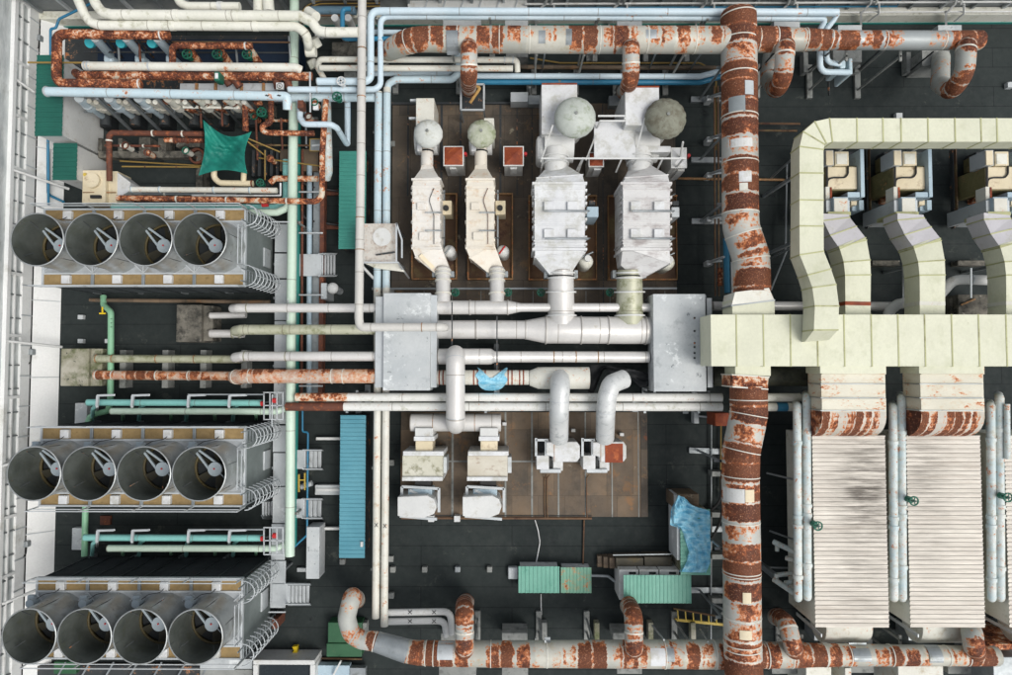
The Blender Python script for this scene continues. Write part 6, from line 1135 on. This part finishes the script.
# ================= TOP LEFT MACHINE COURT
for lab, pts, r, fl in (('upper of two thick white pipes across the top left corner', [(88, -14, 3.5), (96, 4, 3.5), (102, 12, 3.5), (112, 14.6, 3.5), (300, 15.8, 3.5), (312, 22, 3.45), (318, 31, 3.4), (328, 32.3, 3.4), (358, 32.3, 3.4)], 5.0, (105, 165)), ('lower of two thick white pipes, ending in a knot of elbows beside the mint pipe', [(72, -14, 3.35), (84, 13, 3.35), (90, 22, 3.35), (100, 25.3, 3.35), (296, 26.5, 3.35), (306, 33, 3.3), (308.5, 44, 3.0), (309, 52, 2.4)], 4.6, (100, 120, 200))):
    wp('thick_white_pipe', lab, 'pipe', 'white_mossy', r, pts, bend=.3, fl=fl, n=20, flmat='white_mossy', flr=1.08, flw=.18)
for k, (a, e) in enumerate((((306, 52, 2.6), (316, 52, 2.6)), ((313, 38, 2.5), (318, 47, 2.3)), ((308, 11.5, 3.0), (316, 17, 3.2)), ((311, 60, 1.6), (315, 68, 1.5)))): MB().tube([P(*a), P(*e)], .17, 16).build('elbow_stub', 'white_mossy', None, ['lagged white stub at the lowest end of the elbow knot', 'lagged white stub in the middle of the elbow knot', 'lagged white stub at the top of the elbow knot', 'small mossy stub under the elbow knot'][k], 'pipe', 'lagged stubs of the elbow knot')
wp('white_pipe', 'short white pipe with a capped end above the two thick ones', 'pipe', 'white_mossy', 4.2, [(172, -14, 3.2), (180, 3, 3.2), (188, 6.3, 3.2), (240, 6.5, 3.2)], bend=.25, fl=(60,), n=18, flmat='white', flr=1.15, flw=.15)
for k, u in enumerate((258, 269)): MB().tube([P(u-k*2, -10, 2.4), P(u, 12, 2.4)], .16+.03*k, 14).build('vertical_pipe', 'white_mossy', None, f'short pale pipe entering from the top edge, {["left", "right"][k]} one', 'pipe')
wp('rusty_loop_pipe', 'dark rusty pipe looping round the corner over the green shed', 'pipe', 'rust_heavy' if 'rust_heavy' in K else 'rust_pipe', 4.7, [(169, 35, 3.1), (62, 34, 3.1), (57, 38, 3.1), (56.5, 78, 3.1), (61, 83.5, 3.1), (141, 84, 3.1)], bend=.3, fl=(8, 255), n=20, flmat='white', flr=1.05)
wp('rusty_header', 'long rust blotched header between the two white spotted pipes, top left', 'pipe', 'rust_heavy' if 'rust_heavy' in K else 'rust_pipe', 4.3, [(76, 73, 2.5), (79, 75.5, 2.8), (312, 76.5, 2.8)], bend=.1, n=18)
for k, (u, v) in enumerate(((222, 82), (232, 84), (276, 86), (287, 85))): MB().tube([P(u, v-8, 2.75), P(u+(8 if k < 2 else 2), v+3, 2.6)], .13, 12).build('rusty_tee', 'rust_all', None, f'rusty pipe fitting under the blotched header, {ORD[k]} from the left', 'pipe fitting', 'rusty fittings under the header')
slab('round_sign_plate', 'small white plate with a round mark on the rusty header', 'plate', 'white_clean', 276, 82.5, 283, 89, 3.05, 2.95); 
q = bpy.data.objects['round_sign_plate']; c = P(279.5, 85.8, 3.06); b = MB(); b.lathe(c, [(.075, 3.053), (.075, 3.06), (.095, 3.06), (.095, 3.053)], 20); b.bar(c+Vector((-.03, .03, 0)), c+Vector((.03, .03, 0)), .012, .006).bar(c+Vector((-.03, 0, 0)), c+Vector((.03, 0, 0)), .012, .006).bar(c+Vector((-.03, -.03, 0)), c+Vector((.03, -.03, 0)), .012, .006).bar(c+Vector((-.03, .03, 0)), c+Vector((-.03, 0, 0)), .012, .006).bar(c+Vector((.03, -.03, 0)), c+Vector((.03, 0, 0)), .012, .006); b.build('sign_mark', 'ink', q)
wp('white_spotted_pipe', 'greenish white pipe with rust spots and flanged left end, top left', 'pipe', 'white_rust', 4.2, [(84, 66, 3.0), (296, 67.5, 3.0), (301, 70, 2.9)], bend=.15, fl=(2, 5, 66), n=18, flr=1.12)
wp('pale_blue_main', 'long pale blue main with small rust spots above the row of pumps', 'pipe', 'pale_blue', 4.6, [(45, 91.5, 3.15), (287, 96.3, 3.15), (287.5, 110, 3.0)], bend=.1, fl=(2,), n=20)
b = MB(); 
for k, u in enumerate((267, 279)): z = 3.15+4.6*S(3.15)+.004; b.bar(P(u-2, 95.5, z), P(u+2, 95.5, z), .03, .006).bar(P(u-.8, 94.4, z), P(u+.8, 96.6, z), .02, .006)
b.build('marking', 'ink', bpy.data.objects['pale_blue_main'])
for k in range(6):
    u0 = 105.5+29.6*k; t = thing('pump', f'dark pump block below the pale blue main, {ORD[k]} from the left', 'pump', P(u0, 121, 0), 'pumps below the pale blue main')
    MB().px(u0-5.5, 116, u0+5.5, 127, 0, .5).build('pump_base', 'dark', t, bev=.02); MB().tube([P(u0, 114, .6), P(u0, 126, .6)], .18, 14).build('motor', 'dark_steel', t)
    top = P(79+29.6*k, 98, 3.0); bot = P(104.5+29.6*k-2, 116.5, .7); m_ = 'pale_clean' if k < 3 else 'white_mossy'
    mid = top.lerp(bot, .35); wp_ = MB().tube([top, mid], .15, 14); wp_.build('suction_pipe', m_, t); MB().tube([mid, bot], .11, 14).build('suction_pipe', m_, t); MB().tube([mid-(bot-top).normalized()*.08, mid+(bot-top).normalized()*.3], .19, 14).build('valve_body', m_, t)
    for dv, du in ((2, 10), (3, 17)):
        a, e = P(79+29.6*k+du, 99+dv, 2.7), P(104+29.6*k+du*.55, 113, 1.0); MB().tube([a, e], .085, 10).build('branch_pipe', 'white_rust' if k > 1 else 'white_mossy', t); MB().tube([a.lerp(e, .45), a.lerp(e, .7)], .14, 10).build('fitting', 'rust_pipe' if k > 2 else 'white_mossy', t)
for k in range(6): MB().bar(P(97+30*k, 98, 3.0), P(132+28.5*k, 131, .1), .09).build('steel_brace', 'dark_steel' if k > 2 else 'galv', None, f'slanting steel post under the pale blue main, {ORD[k]} from the left', 'post', 'slanting posts under the pale blue main')
for k in range(3):
    u = 95+31*k; t = thing('pump_riser', f'white riser with cyan cap between the rusty loop and spotted pipe, {ORD[k]} from the left', 'riser', P(u+8, 50, 0), 'white risers with cyan caps')
    MB().tube([P(u, 38, 3.0), P(u+15, 55, 1.4)], .14, 14).build('riser_pipe', 'pale_clean', t); MB().px(u+8, 54, u+17, 62, .2, 1.4).build('valve_block', 'pale_clean', t, bev=.08); c = P(u-3, 43, 2.2); MB().tube([c, c+Vector((0, -.08, .16))], .16, 14).build('cap', 'cyan', t)
    MB().bar(P(u+10, 38, 2.9), P(u+31, 62, .3), .07).build('angle_post', 'dark_steel', t)
MB().px(98, 40, 300, 62, .1, .8).build('blue_tank', 'deep_blue' if 'deep_blue' in K else 'dark', None, 'dark blue equipment casing deep under the top left pipes', 'casing')
for k, (v, u1, m_) in enumerate(((41.5, 290, 'tray'), (52, 290, 'dark_steel'), (105, 262, 'dark_steel'), (112, 175, 'galv'))): pipe('steel_rail', f'thin horizontal steel rail in the top left machine court, {ORD[k]} from the top', 'rail', m_, .9, [(84, v, 2.2-.3*k), (u1, v+.8, 2.2-.3*k)], n=6, group='steel rails of the machine court')
wp('rusty_pipe', 'dark rusty pipe with a bent left end leading past three green valve wheels', 'pipe', 'rust_heavy' if 'rust_heavy' in K else 'rust_pipe', 3.3, [(172.5, 64, 2.6), (172.5, 48, 2.7), (176, 45.5, 2.7), (252, 46, 2.7)], bend=.18, n=16, fl=(90,), flmat='white')
for k in range(3):
    u = 187+30*k; handwheel(f'green valve wheel under the dark rusty pipe, {ORD[k]} from the left', u, 54, 2.4, 4.8, .3, group='green wheels of the machine court'); MB().tube([P(u+4, 52, 2.3), P(u+13, 65, 1.6)], .14, 12).build('valve_pipe', 'rust_pipe', None, f'rusty spotted pipe piece running down from a green wheel, {ORD[k]} from the left', 'pipe', 'rusty pieces below green wheels')
handwheel('green valve wheel right of the green tarpaulin', 261.5, 112, 2.2, 4.6, .3, group='green wheels of the machine court'); handwheel('green valve wheel on the pale blue header right of the mint pipe', 337, 96.5, 2.9, 4.4, .3, group='green wheels of the machine court')
t = thing('gear_valve', 'square green gear valve with pale label on the rusty header', 'valve', P(216, 76, 0)); MB().px(213.5, 71, 219.5, 80.5, 2.9, 3.3).build('gear_box', 'valve_green', t, bev=.05); MB().px(215, 73, 218, 78.5, 3.3, 3.31).build('label_plate', 'white_clean', t); MB().tube([P(216, 68, 3.0), P(226, 66, 3.0)], .06, 8).build('stem', 'rust_all', t)
t = thing('ceiling_channel', 'pale grey channel with rusty clamps under the blotched header', 'channel', P(225, 86, 0)); MB().px(180, 83.5, 275, 90.5, 2.0, 2.3).build('channel', 'galv_light', t)
for u in (195, 214, 240, 262): MB().px(u, 83, u+2.5, 91, 2.3, 2.36).build('clamp', 'tray_rim', t)
rp = wp('rusty_pipe', 'thin brown rusty pipe with a long leg down to the cream machine', 'pipe', 'rust_all', 2.8, [(109.5, 181, 1.8), (109, 136, 2.0), (112, 132.8, 2.0), (203, 134, 2.0)], bend=.12, n=14, fl=(40, 90, 120), flmat='white_rust')
wp('rusty_pipe', 'short rusty pipe piece with nuts left of the green tarpaulin', 'pipe', 'rust_pipe', 2.6, [(165, 140, 1.9), (203, 140.5, 1.9)], n=12, fl=(10, 22), flmat='rust_all', flr=1.4)
wp('rusty_pipe', 'rusty U shaped pipe right of the green tarpaulin', 'pipe', 'rust_heavy' if 'rust_heavy' in K else 'rust_pipe', 2.8, [(271, 100, 2.4), (271, 122, 2.3), (262, 126, 2.2), (262.5, 131, 2.2), (268, 132.8, 2.2), (314, 133.5, 2.2)], bend=.18, n=14)
wp('rusty_pipe', 'rusty vertical pipe stub above the right corner of the green tarpaulin', 'pipe', 'rust_heavy' if 'rust_heavy' in K else 'rust_pipe', 3.0, [(245, 98, 2.4), (245.5, 131, 2.0)], n=14)
wp('rusty_pipe', 'long rusty pipe above the top cooling tower turning up beside the bundle', 'pipe', 'rust_pipe', 3.0, [(117, 198, 2.3), (316, 201.5, 2.3), (322, 196, 2.3), (322.5, 150, 2.3), (326, 100, 2.3)], bend=.25, n=16, fl=(60, 110, 170), flmat='white_rust')
wp('pale_blue_pipe', 'rust blotched pale pipe just above the long rusty one by the top cooling tower', 'pipe', 'white_rust', 2.9, [(130, 189.5, 2.0), (277, 190.5, 2.0)], n=14, fl=(2, 30, 84, 120), flmat='pale_clean')
wp('rusty_pipe', 'short rusty and white pipe crossing behind the mint pipe below the tarpaulin', 'pipe', 'rust_pipe', 3.1, [(270, 183, 1.5), (275, 178.5, 1.5), (318, 178.8, 1.5)], bend=.15, n=14)
wp('white_column_pipe', 'wide whitish chipped pipe running down below the pale blue header', 'pipe', 'blue_white', 4.8, [(326, 92, 1.4), (328, 172, 1.4), (326, 178, 1.2)], n=16)
wp('thin_white_pipe', 'thin white square cornered pipe above the top cooling tower', 'pipe', 'white_clean', 1.0, [(192, 195.5, 1.7), (280.5, 195.5, 1.7), (280.5, 183, 1.7)], bend=.03, n=8)
wp('teal_low_pipe', 'teal pipe hidden behind the railing of the top cooling tower', 'pipe', 'teal', 3.4, [(112, 207, 1.0), (276, 207.5, 1.0), (286, 200, 1.0), (286, 160, 1.0)], bend=.3, n=14)
wp('mint_bend', 'pale green pipe curving into the mint pipe above the top cooling tower', 'pipe', 'mint', 3.6, [(250, 212.5, 1.6), (277, 212.5, 1.6), (287, 208, 1.65), (291, 199, 1.75)], bend=.3, n=16)
MB().tube([P(262, 205, 1.9), P(268, 204.5, 1.9)], .08, 10).build('red_stop_valve', 'red', None, 'small red valve cap above the mint bend', 'valve')
wp('cream_loop_pipe', 'cream U shaped pipe hanging below the green tarpaulin', 'pipe', 'cream', 3.0, [(214, 168, 1.9), (214, 178, 1.8), (220, 183, 1.8), (253, 183.5, 1.8)], bend=.25, n=16, fl=(50,), flmat='rust_all'); wp('cream_stub', 'short cream pipe joining the U shaped one below the green tarpaulin', 'pipe', 'cream', 2.8, [(244, 170, 1.9), (243.5, 182, 1.8)], n=14)
handwheel('small dark green valve wheel at the end of the cream U shaped pipe', 260, 182.5, 1.9, 3.6, .3, group='green wheels of the machine court')
def ftg(s, t_):
    tl, tr, br, bl = (202.5, 119), (252, 131), (247.5, 174), (198, 176)
    u = (tl[0]*(1-s)+tr[0]*s)*(1-t_)+(bl[0]*(1-s)+br[0]*s)*t_; v = (tl[1]*(1-s)+tr[1]*s)*(1-t_)+(bl[1]*(1-s)+br[1]*s)*t_
    v += 11*math.sin(math.pi*s)*(1-t_)**2-5*math.sin(math.pi*s)*t_**2; u += 4.5*math.sin(math.pi*t_)*(1-s)**2-5*math.sin(math.pi*t_)*s**2
    return u, v, 2.15-.5*math.sin(math.pi*s)*math.sin(math.pi*t_)+.035*math.sin(s*14+t_*5)-.05*math.cos((t_-.45)*26)*(abs(t_-.45) < .12)+.02*math.sin((s-t_)*31)
cloth('green_tarpaulin', 'green tarpaulin stretched with pointed corners over the machine court', 'tarpaulin', 'tarp_green', ftg, 30, 28, jit=.016)
t = thing('cream_machine', 'cream boxed machine with round drum lid above the top cooling tower', 'machine', P(100, 186, 0))
MB().px(82.5, 170, 105, 203, .2, 1.5).build('machine_body', 'cream', t, bev=.03); MB().px(105, 171, 117, 203, .2, 1.3).build('side_body', 'cream', t, bev=.03); c = P(93.5, 181, 1.5); MB().cyl(c, 7.6*S(1.5), 1.4, 1.62, 24).build('drum_lid', 'cream', t, bev=.02)
MB().ppx([(117, 172), (130, 182), (130, 190), (117, 199)], .5, 1.3).build('tapered_duct', 'white_clean', t, bev=.02); MB().px(90, 195, 100, 198, 1.5, 1.6).build('control', 'cable', t); MB().cyl(P(86, 175, 1.5), .06, 1.5, 1.58, 10).build('warning_lamp', 'yellow_paint', t)
MB().bar(P(83, 192.5, 1.53), P(116, 192.5, 1.4), .03).build('seam', 'tray_rim', t)
slab('dark_lower_roof', 'dark flat lower roof left of the green tarpaulin', 'roof', 'membrane', 112, 159, 197, 190, .45, 0)
t = thing('beam_grid', 'stained concrete beam frame round the dark lower roof', 'beam', P(160, 150, 0))
for q in ((98, 151, 202, 157.5), (98, 138, 101.5, 151), (118, 138, 122, 151), (139, 137, 150, 151), (158, 138, 166, 151), (176, 140, 200, 147), (196, 157.5, 202, 190)): MB().px(*q, .1, .75).build('beam', 'conc_dark', t, bev=.02)
MB().tube([P(120, 161, .9), P(205, 166, .9)], .03, 6).build('conduit', 'gold_cable', t); c = P(197, 156, .9); MB().lathe(c, [(.22, .76), (.22, .95), (.29, .95), (.29, .76)], 20, True).build('iron_ring', 'rust_all', t)
slab('brown_strip', 'brown rusted deck strip beside the white side of the green roofed shed', 'strip', 'tray', 86, 108, 97, 158, .12, 0)
slab('beige_cover', 'beige sheet cover crossing behind the mint pipe below the pale blue header', 'cover', 'brown_plate', 280, 149, 318, 171, .8, .1)
for k in range(5): MB().px(252+k*6, 150, 254.5+k*6, 176, .2, .5).build('grey_channel', 'dark_steel', None, f'dark grey channel right of the green tarpaulin, {ORD[k]} from the left', 'channel', 'dark channels right of the green tarpaulin')
for k, (a, e) in enumerate((((247, 138, 1.9), (280, 152, 1.4)), ((247, 141, 1.9), (268, 158, 1.2)), ((259, 158, 1.2), (320, 166, 2.0)), ((265, 150, 1.5), (265, 180, 1.2)))): MB().tube([P(*a), P(*e)], .028, 6).build('bamboo_pole', 'gold_cable', None, ['upper thin tan pole tied to the green tarpaulin corner', 'lower thin tan pole tied to the green tarpaulin corner', 'long thin tan pole crossing over the mint pipe', 'upright thin tan pole right of the green tarpaulin'][k], 'pole')
t = thing('wire_box', 'small open wire framed box right of the mint pipe below the pale blue header', 'box', P(317, 145, 0)); MB().px(310.5, 139.5, 325, 151, 1.6, 1.65).build('tray', 'galv', t)
b = MB()
for q in ((310, 139, 325, 139), (310, 151, 325, 151), (310, 139, 310, 151), (325, 139, 325, 151)): b.bar(P(q[0], q[1], 1.9), P(q[2], q[3], 1.9), .03)
b.build('frame', 'gold_cable', t); MB().bar(P(312, 146, 1.7), P(320, 145, 1.7), .06).build('handle', 'galv_light', t)
slab('speckled_box', 'speckled stone grey box behind the two rust spotted white pipes', 'box', 'conc_dark', 332, 42, 357, 56, 1.2, 0); slab('grey_box', 'small grey box under the rust spotted white pipes', 'box', 'concrete', 344, 72, 356, 79, 1.2, 0)
for k in range(6): MB().tube(fillet([P(301, 14-k*0+k*2.2, 1.2+.1*k), P(306+k, 6+k*1.5, 1.2), P(318, .5+k*1.6, 1.2), P(380, .2+k*1.5, 1.2)], 1.0, 8), .025, 6).build('yellow_cable', 'gold_cable' if k % 2 == 0 else 'cable', None, f'curving cable at the top centre edge, {ORD[k]} from the top', 'cable', 'bundle of cables at the top centre edge')
MB().tube([P(312, 10.5, 1.1), P(356, 10.5, 1.1)], .16, 14).build('slate_pipe', 'blue_slate' if 'blue_slate' in K else 'light_blue_grey', None, 'slate coloured pipe behind the cables at the top centre', 'pipe')
pipe('brown_conduit', 'short brown conduit below the slate coloured pipe at the top centre', 'conduit', 'tray', 1.0, [(312, 15.5, 1.6), (352, 15.5, 1.6)], n=6)
slab('dark_equipment', 'dark equipment deck deep below the top left pipes', 'deck', 'dark_steel', 62, 36, 300, 104, .06, 0)
for k, u in enumerate((108, 140, 172, 204, 236, 268)):
    slab('machine_casing', f'weathered grey machine casing below the risers, {ORD[k]} from the left', 'machine', 'conc_dark' if k % 2 else 'galv', u-9, 100, u+3, 112, .7, .05, 'machine casings below the risers', bev=.04)
pipe('steel_post', 'long thin white post beside the pale blue valves', 'post', 'galv_light', 1.0, [(310, 72, 3.1), (310.3, 112, 2.4)], n=8); slab('valve_tag', 'small white tag plate below the pale blue valves', 'plate', 'white_clean', 313, 103, 318, 109.5, 2.5, 2.4)
slab('rusty_clamp', 'rusty clamp on the pale blue branch beside the mint pipe', 'clamp', 'rust_all', 297.5, 100, 303, 108, 2.65, 2.3)

# ================= BOTTOM LEFT
t = thing('green_box', 'dark green metal box beneath the large rusty elbow', 'box', P(344, 640, 0)); MB().px(328, 622.5, 361.5, 643, 0, .55).build('lid', 'green_box', t, bev=.02); MB().px(326.5, 643.6, 361.5, 657, 0, .6).build('lid', 'green_box', t, bev=.02)
t = thing('framed_hatch', 'white framed roof hatch with dark pane at the bottom edge', 'hatch', P(284, 672, 0))
for q in ((253, 660, 314.5, 665), (253, 665, 257, 700), (310, 665, 314.5, 700)): MB().px(*q, 0, .9).build('frame', 'white', t, bev=.02)
MB().px(257, 665, 310, 700, 0, .75).build('hatch_pane', 'pane_dark' if 'pane_dark' in K else 'dark_steel', t)
slab('concrete_steps', 'stained pale concrete step below the lowest cooling tower', 'step', 'conc_light', 200, 659, 252, 669, .7, 0); slab('concrete_steps', 'lower stained concrete step cut by the bottom edge', 'step', 'concrete', 200, 669.5, 252, 690, .5, 0)
t = thing('yellow_lamp', 'bright yellow small fixture on the dark roof right of the lowest tower', 'fixture', P(294, 651, 0)); MB().ppx([(292, 647), (297, 646.5), (297, 655), (293, 655.5), (292.5, 652), (294, 651)], .1, .3).build('body', 'signal_yellow', t, bev=.01); MB().px(291.5, 652, 292.8, 654, 0, .25).build('foot', 'dark_steel', t)
slab('grey_mat', 'dark grey slab right of the lowest caged ladder', 'slab', 'dark_steel', 268, 653.5, 291, 660, .15, 0); slab('small_rusty_box', 'small framed rusty box by the lowest caged ladder top', 'box', 'rust_all', 272, 619, 277.5, 629, .8, 0)
t = thing('lower_roof_glazing', 'pale glazed lower roof at the bottom edge right of the white framed hatch', 'roof', P(345, 672, 0)); MB().px(318, 665.5, 349, 700, .2, .5).build('glass_panel', 'light_blue_grey', t); MB().px(350, 668, 365, 700, .2, .45).build('glass_panel', 'galv', t)
MB().bar(P(333, 676, .6), P(341, 661, .9), .06).build('glazing_bar', 'white', t)
slab('dark_glass_roof', 'dark striped lower roof below the lowest cooling tower', 'roof', 'dark_steel', 35, 666, 200, 700, .3, 0)
for k in range(7): MB().bar(P(50+k*24, 690, .5), P(66+k*24, 662, .5), .05).build('roof_bar', 'galv', None, f'slanting bar on the dark striped lower roof, {ORD[k]} from the left', 'bar', 'slanting bars of the lower roof')
slab('green_hatch', 'dark green square panel at the bottom left edge', 'panel', 'green_box', 54, 662, 76, 674, .5, 0)
pipe('angle_kerb', 'thin brown kerb strip below the yellow fixture', 'kerb', 'tray', 1, [(300, 658, .1), (362, 659, .1)], n=6)
slab('white_slab', 'short pale bar on the dark roof left of the long cable cover', 'bar', 'conc_light', 297, 568, 306, 572, .15, 0)

# more of the machine court: thin hangers, small rusty runs and brackets
for k, (u, v0, v1, z) in enumerate(((118, 41, 63, 2.2), (139, 41, 62, 2.2), (190, 47, 62, 2.3), (236, 47, 64, 2.3), (200, 98, 128, 2.0), (221, 98, 126, 2.0), (289, 36, 62, 2.2), (281, 118, 150, 1.8), (256, 120, 160, 1.6), (305, 100, 148, 1.5))):
    MB().tube([P(u, v0, z), P(u+1.5, v1, z-.4)], .04, 6).build('hanger_rod', 'rust_all' if k % 3 else 'galv', None, f'thin upright steel rod among the top left pipes, {ORD[k]} of the set' if False else ['thin rusty rod below the second white riser top', 'thin rod below the third white riser top', 'thin rod beside the first green wheel', 'thin rod left of the third green wheel', 'thin rod left of the green tarpaulin peak', 'thin rod above the green tarpaulin edge', 'thin rod just left of the mint pipe top', 'thin rod left of the mint pipe by the tan poles', 'thin rod by the right edge of the green tarpaulin', 'thin rod between mint pipe and wide chipped pipe'][k], 'rod')
for k, (u0, u1, v, r, m_) in enumerate(((160, 262, 102.5, 2.0, 'rust_pipe'), (183, 240, 107, 1.6, 'white_rust'), (105, 160, 145.5, 1.2, 'rust_all'), (122, 200, 166.5, .8, 'gold_cable'), (266, 318, 120.5, 1.4, 'rust_pipe'), (250, 320, 145, 1.0, 'tray'), (134, 236, 194, 1.2, 'galv'))):
    pipe('small_pipe', ['rust blotched small pipe directly under the pale blue main', 'whitish small pipe over the pump row, above the green tarpaulin', 'thin rusty pipe above the stained concrete beams', 'thin brassy pipe over the dark lower roof', 'small rust blotched pipe under the pale blue snaking pipe', 'thin dark pipe right of the green tarpaulin', 'thin grey pipe between the two long pipes above the top tower'][k], 'pipe', m_, r, [(u0, v, 2.3 if v < 110 else 1.4), (u1, v+.6, 2.3 if v < 110 else 1.4)], n=10, fl=((u1-u0)*.3, (u1-u0)*.7), flr=1.5, flmat='tray' if k % 2 else 'white_rust')
for k, (u, v) in enumerate(((176, 104), (206, 104.5), (236, 105), (256, 118), (128, 147), (150, 154), (188, 152), (272, 160), (310, 118), (316, 104))):
    t = thing('small_valve', ['rusty small valve under the pale blue main, left', 'rusty small valve under the pale blue main, middle', 'rusty small valve under the pale blue main, right', 'rusty small valve by the green wheel right of the tarpaulin', 'small valve at the left end of the stained concrete beams', 'small valve on the stained concrete beams middle', 'small valve beside the iron ring', 'small valve among the dark channels', 'small valve beside the mint pipe under the pale blue header', 'small valve under the white tag plate'][k], 'valve', P(u, v, .8)); z = 2.35 if v < 108 else 1.4
    c = P(u, v, z); MB().cyl(c, .1, z-.25, z+.1, 10).build('valve_body', 'rust_pipe' if k % 2 else 'white_rust', t); MB().cyl(c, .03, z-1.2, z-.2, 8).build('stem', 'dark_steel', t); MB().lathe(c, [(.1, z+.16), (.13, z+.16), (.13, z+.2), (.1, z+.2)], 14, True).build('wheel', 'rust_all' if k % 3 else 'valve_green', t)
